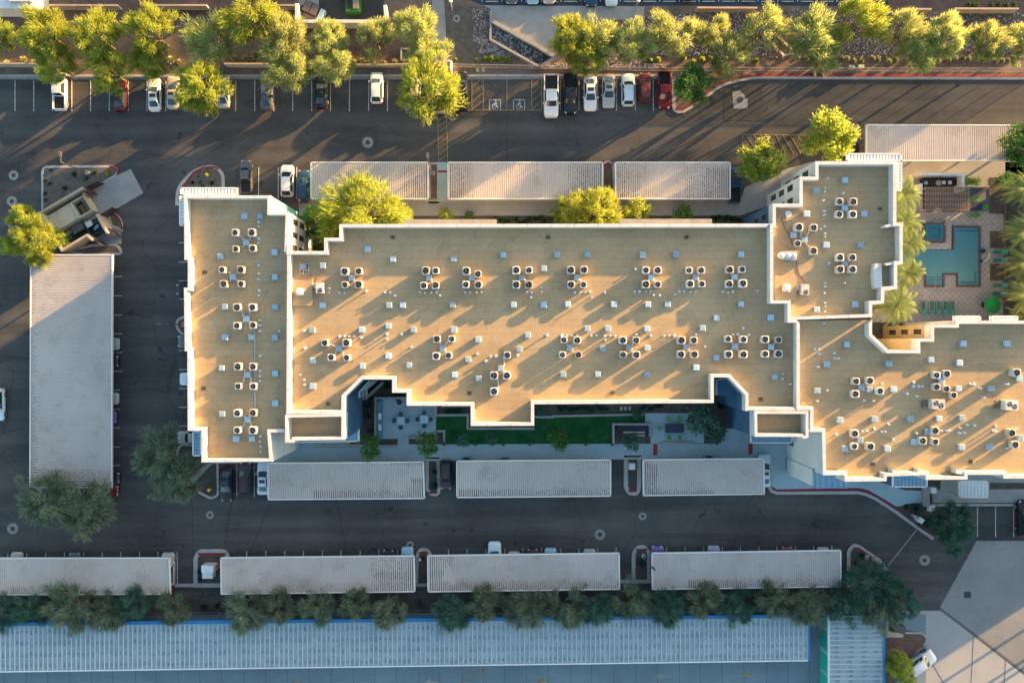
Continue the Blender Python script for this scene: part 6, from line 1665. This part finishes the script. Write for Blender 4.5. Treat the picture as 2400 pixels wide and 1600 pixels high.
b = MB()
for s_ in (-.55, .55): b.box(x + s_ * math.cos(a_), y + s_ * math.sin(a_), 1.4, .95, 1.5, .06, a_)
b.build("lid", mat("dark_lid", (0.13, 0.1, 0.1), 0.5), t)
b = MB(); b.box(x + 1.5 * math.cos(a_) + .1, y + 1.5 * math.sin(a_) - .35, .5, .7, 1.7, .9, a_); b.build("cab", paint('lightblue'), t)
b = MB(); b.box(x - 1.4, y + .2, .3, .4, .9, .6, a_); b.build("engine_cover", M_black, t)
t = thing("small_building", "corner of a white building at the upper left edge", "building", P(60, -20))
b = MB(); b.prism(PX([(-60, -60), (87, -60), (87, 21), (-60, 20)], 3), 0, 3); b.build("wall", M_awn, t)
b = MB(); b.prism(PX([(20, -60), (72, -60), (72, 3), (20, 3)], 3.6), 3, 3.6); b.build("roof_block", M_white, t)

# ---- lamp posts
shadow_palms = ((2640, 1322, "first unseen palm added to cast shadow stripes on the concrete road"), (2700, 1372, "second unseen palm added to cast shadow stripes on the concrete road"), (2610, 1412, "third unseen palm added to cast shadow stripes on the concrete road"))  # out of view, added so their trunks throw stripes across the concrete
def lamp(px, py, h, ang, label, base=True):
    x, y, _ = P(px, py, 0)
    t = thing("street_lamp", label, "street lamp", (x, y, 0.0), "tall parking lot lamp posts")
    b = MB(); b.cyl(x, y, 0, .32, .7, 20); b.build("base", M_kerb, t)
    b = MB(); b.cyl(x, y, .7, .10, h - .7, 10, .07); b.build("pole", mat("bronze_pole", (0.12, 0.09, 0.07), 0.5), t)
    b = MB(); ax, ay = math.cos(ang), math.sin(ang); b.bar((x, y, h), (x + ax * .8, y + ay * .8, h + .05), .09); b.box(x + ax * 1.1, y + ay * 1.1, h, .75, .38, .12, ang); b.build("lamp_head", MATS["bronze_pole"], t)
lamp(208, 406, 7.2, R(95), "tall lamp post leaning out over the gravel island, upper left")
lamp(1015, 407, 6.6, R(95), "lamp post in the gap between the upper left and middle carports")
lamp(433, 761, 6.0, R(180), "dark lamp post sticking out left of the west wing")
lamp(1507, 1300, 4.0, R(-45), "white-topped lamp post on the bottom island with the round shrub")
lamp(2028, 1302, 4.5, R(135), "lamp post on the bottom right island above the dark trees")
for fx, fy, fl in shadow_palms: palm(1200 + (fx - 1200) * HC / (HC - 9), 800 + (fy - 800) * HC / (HC - 9), 44, 9.0, fl)
for px, py, l in ((485, 409, "yellow fire hydrant on the rounded upper island"), (490, 1147, "yellow fire hydrant on the triangular lower island")):
    x, y, _ = P(px, py, .5)
    t = thing("fire_hydrant", l, "hydrant", (x, y, .13)); ym = mat("yellow_paint", (0.75, 0.55, 0.02), 0.4)
    b = MB(); b.cyl(x, y, .13, .17, .6, 14); b.cyl(x, y, .73, .20, .14, 14, .06); b.build("barrel", ym, t)
    b = MB(); b.bar((x - .32, y, .55), (x + .32, y, .55), .16, n=8); b.bar((x, y, .55), (x, y - .3, .55), .2, n=8); b.build("outlets", ym, t)
# utility hut and transformers
t = thing("utility_hut", "small pale grey utility hut on the dark island, bottom row", "hut", P(488, 1342))
x, y, _ = P(486, 1333, 1.8); x2, y2, _ = P(486, 1348, 1.4)
b = MB(); b.box(x, y, .13, 1.75, 1.0, 1.67); b.build("cabinet", M_awn, t)
b = MB(); b.box(x2, y2, .13, 1.5, .9, 1.25); b.build("annex", M_awn, t)
b = MB(); b.box(x + 1.1, y + .1, .13, .5, .5, .9); b.build("valve", mat("faded_red", (0.3, 0.08, 0.08), 0.6), t)
for px, py, s_, l in ((1482, 1093, .9, "pale square transformer on the narrow island, south carport row"), (2188, 1149, .85, "pale square cabinet beside the right walkway, upper of two"), (2185, 1191, .85, "pale square cabinet beside the right walkway, lower of two"),
                      (984, 1312, .3, "small white bollard on the bottom island between carports")):
    x, y, _ = P(px, py, .8); t = thing("utility_cabinet", l, "cabinet", (x, y, .1))
    b = MB(); b.box(x, y, .1, s_, s_, .75, 0, .96); b.build("cabinet", M_awn, t)
    b = MB(); b.box(x, y, .1, s_ * 1.2, s_ * 1.2, .08); b.build("plinth", M_kerb, t)
# gate motors and track at the south-east drive
for px, py, l in ((2159, 1219, "pale gate motor cabinet beside the crimson kerb"), (2076, 1336, "pale gate motor cabinet at the tip of the dark trees")):
    x, y, _ = P(px, py, 1.2); t = thing("gate_motor", l, "gate motor", (x, y, .1), "gate motors")
    b = MB(); b.box(x, y, .1, .8, .7, 1.1, R(-35)); b.build("cabinet", M_awn, t)
    b = MB(); b.box(x - .7, y + .5, .1, .6, .3, .9, R(-35)); b.build("post", M_fen, t)
b = MB(); a0, b0 = P(2081, 1325, .9), P(2152, 1236, .9); b.bar(a0, b0, .10, .14); tag(b.build("barrier_arm", mat("grey_barrier", (0.26, 0.27, 0.30), 0.5)), "long thin grey barrier arm across the south-east drive", "barrier")
for pts in (((1056, 3), (1058, 12)), ((1496, 2), (1495, 12))):
    x, y, _ = P(*pts[0], 3.6)
    t = thing("light_pole", "short pale light pole at the top edge, %s" % ("left of the drainage apron" if pts[0][0] < 1100 else "beside the white car"), "light pole", (x, y, .1))
    b = MB(); b.cyl(x, y, .1, .09, 3.6, 8); b.build("pole", M_fen, t)
    b = MB(); b.cyl(x, y, 3.6, .28, .25, 12, .2); b.build("lamp_head", M_pvc, t)
for px, py, l in ((1912, 157, "left one"), (1934, 156, "right one")):
    x, y, _ = P(px + 85, py + 1, .8) if False else P(px + 85 - 0, py, .8)
    t = thing("utility_box", "pale green utility box by the north fence, " + l, "utility box", (x, y, .1)); b = MB(); b.box(x, y, .1, .75, .45, .7); b.build("cabinet", mat("pale_green_box", (0.35, 0.37, 0.30), 0.6), t)
    b = MB(); b.box(x, y, .8, .8, .5, .05); b.build("lid", MATS["pale_green_box"], t)
t = thing("backflow_pipe", "low concrete stub with pipe in the gap of the red kerb", "pipe", P(1925, 165)); x, y, _ = P(1922, 168, .6)
for q_ in (-.7, .5):
    b = MB(); b.box(x + q_, y, .1, .2, 1.3, .6); b.build("cheek_wall", M_wallc, t)
b = MB(); b.bar((x, y - .5, .3), (x, y + .5, .3), .35, n=10); b.build("pipe", M_dark, t)
for i, px in enumerate((1008, 1022)): pass
for i, px in enumerate((1120, 1133)):
    b = MB(); b.prism(PX([(px - 4, 159), (px + 3, 159), (px + 3, 169), (px - 4, 169)], .16), .1, .16); tag(b.build("valve_box", M_wallc), "small pinkish valve box lid above the hatched bay, %s" % ("left", "right")[i], "valve box")
for i, px in enumerate((1456, 1466, 1476)):
    b = MB(); b.prism(PX([(px - 3, 953), (px + 3, 953), (px + 3, 961), (px - 3, 961)], .2), .16, .2); tag(b.build("stepping_stone", M_kerb), "pale stepping stone in the courtyard bed, %s of three" % ("left", "middle", "right")[i], "stepping stone")
t = thing("planter_frame", "pale square concrete frame under the trees of the north strip", "planter", P(950, 125)); b = MB(); ribbon(b, PX([(940, 114), (958, 114), (958, 140), (940, 140)], .4), .25, 0, .4, closed=True); b.build("frame", M_conc, t)

# ================================================================= COURTYARD
for pts, h, l in (([(880, 1030), (880, 933), (953, 932)], .9, "L-shaped pale seat wall around the left patio"), ([(956, 954), (1021, 953), (1021, 973)], .7, "pale seat wall at the upper right of the left patio"),
                  ([(1022, 973), (1096, 972), (1096, 1004), (1253, 1004)], .5, "stepped pale kerb wall bordering the lawn, left"), ([(1252, 977), (1296, 977), (1296, 975), (1508, 971)], .5, "pale kerb wall bordering the upper lawn edge"),
                  ([(957, 1025), (1024, 1025)], .6, "short pale wall below the left patio"), ([(1041, 1040), (1041, 1010), (1023, 1010)], .4, "small pale corner wall around the gravel square"),
                  ([(885, 1044), (930, 1045)], .5, "short pale wall beside the left courtyard tree"), ([(1438, 1040), (1438, 994), (1524, 994), (1524, 1024)], .8, "pale wall around the bench niche"),
                  ([(1550, 1038), (1626, 1037)], .5, "pale low wall below the green chairs"), ([(1035, 951), (1102, 951)], .5, "narrow pale ledge below the stepped parapet")):
    wall(pts, h, .32, M_conc, l, "seat_wall")
def table(px, py, sx, sy, m, label, h=.75):
    x, y, _ = P(px, py, h)
    t = thing("patio_table", label, "table", (x, y, .17))
    b = MB(); b.box(x, y, .17 + h - .05, sx, sy, .05); b.build("tabletop", m, t)
    for dx in (-1, 1):
        for dy in (-1, 1):
            b = MB(); b.box(x + dx * (sx / 2 - .08), y + dy * (sy / 2 - .08), .17, .06, .06, h - .05); b.build("leg", M_black, t)
    return t
def chair(px, py, ang, m, label, group):
    x, y, _ = P(px, py, .5)
    t = thing("patio_chair", label, "chair", (x, y, .17), group)
    c, s = math.cos(ang), math.sin(ang)
    def q(u, v): return (x + u * c - v * s, y + u * s + v * c)
    b = MB(); b.box(x, y, .58, .50, .48, .05, ang); b.build("seat", m, t)
    b = MB(); a = q(0, -.26); b.box(a[0], a[1], .62, .50, .05, .40, ang); b.build("backrest", m, t)
    for u in (-.24, .24):
        b = MB(); p0, p1 = q(u * 1.15, -.24), q(u * 1.15, .22); b.bar((*p0, .82), (*p1, .80), .045); b.build("armrest", m, t)
        for v in (-.2, .2):
            b = MB(); p0 = q(u, v); b.bar((*p0, .17), (*p0, .58), .04); b.build("leg", m, t)
M_tb = mat("pale_blue_tabletop", (0.30, 0.45, 0.54), 0.35); M_ch = mat("slate_blue_chair", (0.03, 0.09, 0.13), 0.6)
M_gc = mat("lime_green_chair", (0.06, 0.32, 0.03), 0.5); M_dt = mat("dark_blue_table", (0.02, 0.035, 0.07), 0.4)
for cx, cy, l in ((939.5, 985.5, "left"), (994.5, 982, "right")):
    table(cx, cy, 1.15, 1.15, M_tb, "square pale blue table on the shaded patio, %s one" % l)
    for dx, dy, a, w in ((0, -15, math.pi, "above"), (0, 15, 0, "below"), (-15, 0, -math.pi / 2, "left of"), (15, 0, math.pi / 2, "right of")):
        chair(cx + dx, cy + dy, a, M_ch, "dark blue chair %s the %s square patio table" % (w, l), "dark chairs of the square tables")
table(1580.5, 1003, 2.7, 1.3, M_dt, "long dark blue table between the lime green chairs in the courtyard")
for dx, dy, a, w in ((-12.5, -21, math.pi, "upper left"), (12.5, -21, math.pi, "upper right"), (-12.5, 21, 0, "lower left"), (12.5, 21, 0, "lower right"), (-34, 0, -math.pi / 2, "left end"), (34, 0, math.pi / 2, "right end")):
    chair(1580.5 + dx, 1003 + dy, a, M_gc, "lime green chair at the %s of the long courtyard table" % w, "lime green courtyard chairs")
t = thing("outdoor_kitchen", "blue grill counter with two silver grills along the left patio wall", "kitchen counter", P(889, 985))
b = MB(); b.prism(PX([(883.5, 938), (895, 938), (895, 1031), (883.5, 1031)], .95), .17, .95); b.build("counter", mat("blue_counter", (0.07, 0.19, 0.30), 0.5), t)
for y in (975, 1001):
    b = MB(); b.prism(PX([(886, y - 8), (894, y - 8), (894, y + 8), (886, y + 8)], 1.15), .952, 1.15, tp=PX([(887, y - 7), (893.5, y - 7), (893.5, y + 7), (887, y + 7)], 1.15)); b.build("grill", mat("brushed_steel", (0.55, 0.57, 0.6), 0.3, metal=0.6), t)
x, y, _ = P(935.5, 942.5, .6); t = thing("fire_pit", "round black fire pit at the top of the left patio", "fire pit", (x, y, .17)); b = MB(); b.ring(x, y, .17, .6, .20, .34, 24); b.build("bowl", M_black, t)
b = MB(); b.cyl(x, y, .17, .2, .2, 16); b.build("ash", mat("grey_ash", (0.12, 0.12, 0.13), 0.9), t)
t = thing("bench_niche", "dark lounge sofa in the walled niche right of the lawn", "sofa", P(1495, 1006))
b = MB(); b.prism(PX([(1469, 996), (1523, 996), (1523, 1023), (1469, 1023)], .22), .17, .22); b.build("base", M_dt, t)
b = MB(); b.prism(PX([(1461, 1011), (1511, 1011), (1511, 1015), (1461, 1015)], .8), .17, .8); b.prism(PX([(1468, 1018), (1511, 1018), (1511, 1022), (1468, 1022)], .5), .17, .5); b.build("bench_slab", M_kerb, t)
b = MB(); b.cyl(*P(1452, 1005, .8)[:2], .17, .45, .6, 14); b.build("planter_pot", M_black, t)
for i, px in enumerate((1041, 1115, 1180, 1242, 1373, 1435)):
    x, y, _ = P(px, 1040, .4); t = thing("landscape_pot", "round slate planter pot at the lawn edge, %s from left" % ORD[i], "pot", (x, y, .15), "slate pots along the lawn edge")
    b = MB(); b.cyl(x, y, .15, .20, .4, 16, .27); b.build("pot", mat("slate_pot", (0.05, 0.09, 0.12), 0.6), t)
    b = MB(); b.cyl(x, y, .55, .22, .012, 16); b.build("soil", M_mulch, t)

# ================================================================= POOL COURT
deck = mat("pool_paving", (0.29, 0.285, 0.285), 0.8, (0.35, 0.34, 0.34), 0.5, 6)
nt = deck.node_tree; bs = nt.nodes["Principled BSDF"]; prev = bs.inputs["Base Color"].links[0].from_socket
g_ = nt.nodes.new("ShaderNodeNewGeometry"); mp_ = nt.nodes.new("ShaderNodeMapping"); mp_.inputs["Rotation"].default_value = (0, 0, R(45))
br_ = nt.nodes.new("ShaderNodeTexBrick"); br_.offset = 0; br_.inputs["Scale"].default_value = 1; br_.inputs["Brick Width"].default_value = .62; br_.inputs["Row Height"].default_value = .62; br_.inputs["Mortar Size"].default_value = .03
br_.inputs["Color1"].default_value = (1, 1, 1, 1); br_.inputs["Color2"].default_value = (.88, .86, .86, 1); br_.inputs["Mortar"].default_value = (.55, .52, .5, 1)
nt.links.new(g_.outputs["Position"], mp_.inputs[0]); nt.links.new(mp_.outputs[0], br_.inputs["Vector"])
mx_ = nt.nodes.new("ShaderNodeMixRGB"); mx_.blend_type = 'MULTIPLY'; mx_.inputs[0].default_value = 1
nt.links.new(prev, mx_.inputs[1]); nt.links.new(br_.outputs[0], mx_.inputs[2]); nt.links.new(mx_.outputs[0], bs.inputs["Base Color"])
sheet("pool_deck", [(2040, 440), (2322, 440), (2322, 500), (2354, 500), (2354, 755), (2040, 755)], deck, .16, "pinkish diagonal paving of the pool court")
sheet("planting_bed", [(2356, 380), (2500, 380), (2500, 760), (2356, 760)], M_mulch, .15)
sheet("planting_bed", [(2321, 416), (2354, 416), (2354, 497), (2321, 497)], M_mulch, .20)
sheet("patio", [(2270, 440), (2320, 440), (2320, 494), (2270, 494)], mat("slate_patio", (0.10, 0.12, 0.15), 0.7), .18)
for y0, y1 in ((545, 578), (622, 654)): sheet("planting_bed", [(2323, y0), (2354, y0), (2354, y1), (2323, y1)], M_mulch, .2)
sheet("patio", [(2163, 436), (2270, 436), (2270, 497), (2163, 497)], mat("dark_pergola_floor", (0.045, 0.035, 0.035), 0.8), .182)
k = MB()
for y0, y1 in ((543, 580), (620, 656)): ribbon(k, PX([(2322, y0), (2355, y0), (2355, y1), (2322, y1)], .25), .18, .16, .25, closed=True)
ribbon(k, PX([(2321, 440), (2321, 499), (2355, 500)], .25), .18, .16, .25); ribbon(k, PX([(2357, 480), (2357, 755)], .5), .2, .16, .5)
struct(k.build("kerb", mat("brown_coping", (0.09, 0.075, 0.08), 0.7)))
pool = [(2235, 531), (2297, 531), (2297, 670), (2244, 670), (2244, 642), (2212, 642), (2212, 670), (2169, 670), (2169, 642), (2105, 642), (2105, 582), (2235, 583)]
spa = [(2166, 522), (2215, 522), (2215, 563), (2166, 563)]
Mw = bpy.data.materials.new("pool_water"); Mw.use_nodes = True; n_ = Mw.node_tree; n_.nodes.clear()
o_ = n_.nodes.new("ShaderNodeOutputMaterial"); gl = n_.nodes.new("ShaderNodeBsdfGlossy"); gl.inputs["Roughness"].default_value = .08; tr = n_.nodes.new("ShaderNodeBsdfTransparent"); tr.inputs[0].default_value = (.58, .84, .86, 1)
fr = n_.nodes.new("ShaderNodeFresnel"); fr.inputs[0].default_value = 1.33
nz_ = n_.nodes.new("ShaderNodeTexNoise"); nz_.inputs["Scale"].default_value = 3; bp_ = n_.nodes.new("ShaderNodeBump"); bp_.inputs["Strength"].default_value = .2; bp_.inputs["Distance"].default_value = .03
n_.links.new(nz_.outputs[0], bp_.inputs["Height"]); n_.links.new(bp_.outputs[0], gl.inputs["Normal"])
m_ = n_.nodes.new("ShaderNodeMixShader"); n_.links.new(fr.outputs[0], m_.inputs[0]); n_.links.new(tr.outputs[0], m_.inputs[1]); n_.links.new(gl.outputs[0], m_.inputs[2]); n_.links.new(m_.outputs[0], o_.inputs[0])
Mfl = mat("pool_plaster", (0.52, 0.58, 0.56), 0.7, (0.58, 0.64, 0.62), 0.2)
Mst = mat("pool_step_edge", (0.10, 0.22, 0.26), 0.6)
t = thing("swimming_pool", "large angular swimming pool with teal water", "swimming pool", P(2240, 610, .16))
b = MB(); b.prism(PX(pool, .2), .16, .19); b.build("pool_floor", Mfl, t)
b = MB(); ribbon(b, PX([(2240, 541), (2293, 541)], .2), .12, .19, .215); ribbon(b, PX([(2248, 661), (2286, 661), (2286, 638)], .2), .10, .19, .215); ribbon(b, PX([(2250, 664), (2290, 664), (2290, 636)], .2), .06, .19, .215)
for y in (650, 656, 662): ribbon(b, PX([(2172, y), (2209, y)], .2), .1, .19, .215)
b.build("steps", Mst, t)
b = MB(); b.poly([(x, y, .27) for x, y in PX(pool, .27)][::-1]); b.build("water", Mw, t)
b = MB(); ribbon(b, PX(pool, .33), .28, .16, .33, closed=True); b.build("coping", MATS["brown_coping"], t)
b = MB(); b.tube([P(2192, 652, .6), P(2192, 672, 1.0), P(2190, 684, .9), P(2190, 684, .2)], .05, 6); b.build("handrail", M_fen, t)
t = thing("spa_tub", "square hot tub with nested steps above the pool", "hot tub", P(2190, 542, .16))
b = MB(); b.prism(PX(spa, .5), .16, .42); b.build("tub_floor", mat("spa_plaster", (0.34, 0.50, 0.52), 0.7), t)
b = MB()
for i, (x0, y0, x1, y1) in enumerate(((2170, 525, 2204, 557), (2178, 533, 2202, 553), (2184, 538, 2198, 549))): ribbon(b, PX([(x0, y0), (x1, y0), (x1, y1), (x0, y1)], .44), .10, .42, .44, closed=True)
b.build("steps", Mst, t)
b = MB(); b.poly([(x, y, .5) for x, y in PX(spa, .5)][::-1]); b.build("water", Mw, t)
b = MB(); ribbon(b, PX(spa, .56), .28, .16, .56, closed=True); b.build("coping", MATS["brown_coping"], t)
b = MB(); ribbon(b, PX([(2222, 516), (2222, 577), (2140, 577)], .45), .9, .16, .45); b.build("stone_ledge", deck, t)
def lounger(px, py, ang, label, group):
    x, y, _ = P(px, py, .35); c, s = math.cos(ang), math.sin(ang)
    t = thing("sun_lounger", label, "sun lounger", (x, y, .17), group)
    def q(u, v): return (x + u * c - v * s, y + u * s + v * c)
    m = mat("teal_sling", (0.02, 0.13, 0.11), 0.6); m2 = mat("light_teal_sling", (0.03, 0.22, 0.19), 0.6)
    a = q(0, .35); b = MB(); b.box(a[0], a[1], .48, .58, 1.25, .03, ang); b.build("seat", m, t)
    b = MB(); p = [q(-.29, -.28), q(.29, -.28), q(.33, -.95), q(-.33, -.95)]; b.poly([(*p[0], .50), (*p[1], .50), (*p[2], .82), (*p[3], .82)]); b.poly([(*p[3], .80), (*p[2], .80), (*p[1], .48), (*p[0], .48)]); b.build("backrest", m2, t)
    for u in (-.32, .32):
        b = MB(); b.bar((*q(u, -.95), .46), (*q(u, 1.0), .46), .05); b.bar((*q(u, -.8), .17), (*q(u, -.8), .46), .05); b.bar((*q(u, .85), .17), (*q(u, .85), .46), .05); b.build("side_frame", M_fen, t)
for i, px in enumerate((2163, 2183, 2199, 2215, 2231)): lounger(px, 722, 0, "teal sun lounger in the row below the pool, %s from left" % ORD[i], "teal loungers below the pool")
for i, py in enumerate((591, 610, 669, 688)): lounger(2342, py, math.pi / 2, "teal sun lounger at the right pool side, %s from top" % ORD[i], "teal loungers at the right pool side")
x, y, _ = P(2328, 714, 2.5); t = thing("parasol", "big green octagonal parasol at the lower right of the pool", "parasol", (x, y, .17))
b = MB(); n8 = 8; rr_ = 1.28
for k_ in range(n8):
    a0, a1 = 2 * math.pi * k_ / n8 + .2, 2 * math.pi * (k_ + 1) / n8 + .2
    b.poly([(x, y, 2.85), (x + rr_ * math.cos(a0), y + rr_ * math.sin(a0), 2.35), (x + rr_ * math.cos(a1), y + rr_ * math.sin(a1), 2.35)])
b.build("canopy", mat("green_canvas", (0.01, 0.20, 0.05), 0.8), t)
b = MB(); b.cyl(x, y, .17, .03, 2.7, 8); b.build("pole", M_fen, t)
b = MB(); b.cyl(x, y, .17, .3, .1, 16); b.build("base", M_black, t)
table(2325, 714, .9, .9, M_black, "small dark table shaded by the green parasol", .7)
chair(2303, 714, -math.pi / 2, M_black, "dark chair left of the green parasol", None)
# pool lift
t = thing("pool_lift", "white arm pool lift with dark seat at the right pool edge", "pool lift", P(2307, 600))
b = MB(); b.tube([P(2318, 593, .8), P(2318, 600, 1.0), P(2314, 610, .9), P(2304, 613, .6)], .10, 8); b.build("arm", M_pvc, t)
b = MB(); xx, yy, _ = P(2306, 588, .8); b.box(xx, yy, .2, .5, .5, .6, .5); b.build("seat", M_dt, t); b = MB(); xx, yy, _ = P(2302, 612, .6); b.box(xx, yy, .16, .45, .35, .4, .3); b.build("base", M_dt, t)
# outdoor kitchen wall and pergola
wall([(2160, 408), (2258, 408), (2258, 447)], 2.3, .35, M_white, "white L-shaped wall of the outdoor kitchen by the pergola")
wall([(2160, 430), (2160, 455)], 2.0, .3, M_white, "short white pier left of the pergola")
wall([(2260, 435), (2320, 437)], 1.2, .25, M_conc, "low pale wall between pergola and dark planter")
t = thing("grill_counter", "dark counter with round bowls and white grill parts north of the pergola", "kitchen counter", P(2210, 430))
b = MB(); b.prism(PX([(2163, 418), (2250, 418), (2250, 434), (2163, 434)], .95), .16, .95); b.build("counter", M_black, t)
for px, r_ in ((2170, .28), (2200, .42)):
    b = MB(); xx, yy, _ = P(px, 429, 1); b.cyl(xx, yy, .952, r_, .06, 20); b.ring(xx, yy, .95, 1.05, r_ * .8, r_, 20); b.build("bowl", M_wallc if px > 2180 else M_galv, t)
for px in (2212, 2226):
    b = MB(); xx, yy, _ = P(px, 428, 1); b.box(xx, yy, .952, .45, .5, .12); b.build("grill", M_pvc, t)
t = thing("pergola", "brown wooden slatted pergola above the hot tub", "pergola", P(2218, 468))
Mp = mat("pergola_wood", (0.27, 0.215, 0.185), 0.8, (0.20, 0.16, 0.14), 2.0, 6, stretch=(.3, 4, 1))
x0, x1 = 2167, 2272
for i, yy in enumerate((441.5, 453.5, 467, 479.5, 491.5)):
    b = MB(); b.bar(P(x0 - 2, yy, 2.75), P(x1, yy, 2.75), .11, .22); b.build("beam", Mp, t)
for i in range(27):
    xx = x0 + 2 + i * 3.9
    b = MB(); b.bar(P(xx, 437.5, 2.93), P(xx, 496, 2.93), .06, .10); b.build("slat", Mp, t)
for a in ((2169, 442), (2270, 442), (2169, 492), (2270, 492)):
    xx, yy, _ = P(*a, 2.6); b = MB(); b.box(xx, yy, .16, .2, .2, 2.48); b.build("post", Mp, t)
x, y, _ = P(2195, 497, .7); t = thing("patio_table", "round glass table peeking below the pergola", "table", (x, y, .17)); b = MB(); b.cyl(x, y, .85, .62, .03, 28); b.build("tabletop", mat("grey_glass_top", (0.16, 0.17, 0.19), 0.2), t)
b = MB(); b.cyl(x, y, .17, .08, .68, 10); b.build("leg", M_black, t)
table(2288, 483, 1.6, 1.2, M_dt, "dark blue table with lime chairs beside the pergola")
for px, py, a, w in ((2276, 467, math.pi, "upper left"), (2290, 467, math.pi, "upper right"), (2276, 504, 0, "lower left"), (2290, 504, 0, "lower right"), (2307, 486, math.pi / 2, "right end")):
    chair(px, py, a, M_gc, "lime green chair at the %s of the pergola table" % w, "lime green pool chairs")
# free-standing ribbed canopy
t = thing("walkway_canopy", "grey ribbed canopy over the walk south of the east wing", "canopy", P(2282, 1148))
ribbed([(2248, 1127), (2314, 1127), (2314, 1165), (2248, 1165)], 3.0, M_awn, "roof_panel", t, pitch=.45)
for a in ((2251, 1162), (2311, 1162), (2251, 1131), (2311, 1131)):
    xx, yy, _ = P(*a, 2.8); b = MB(); b.box(xx, yy, 0.1, .14, .14, 2.75); b.build("post", M_fen, t)
# bike loops
t = thing("bike_rack", "pale looped bike rack beside the dark tree, lower right", "bike rack", P(2190, 1220))
for k_ in range(2):
    b = MB(); pts = [Vector(P(2188 + k_ * 5, 1214, .1)) + Vector((.35 * math.cos(q_), -.35 * math.cos(q_), .7 * math.sin(q_))) for q_ in [math.pi * j / 8 for j in range(9)]]
    b.tube([tuple(v) for v in pts], .05, 5); b.build("loop", M_fen, t)
# low piers by the right walkway
wall([(2172, 1140), (2172, 1186)], .8, .9, M_gutter, "low dark grey pier wall between the two walkways, lower right")
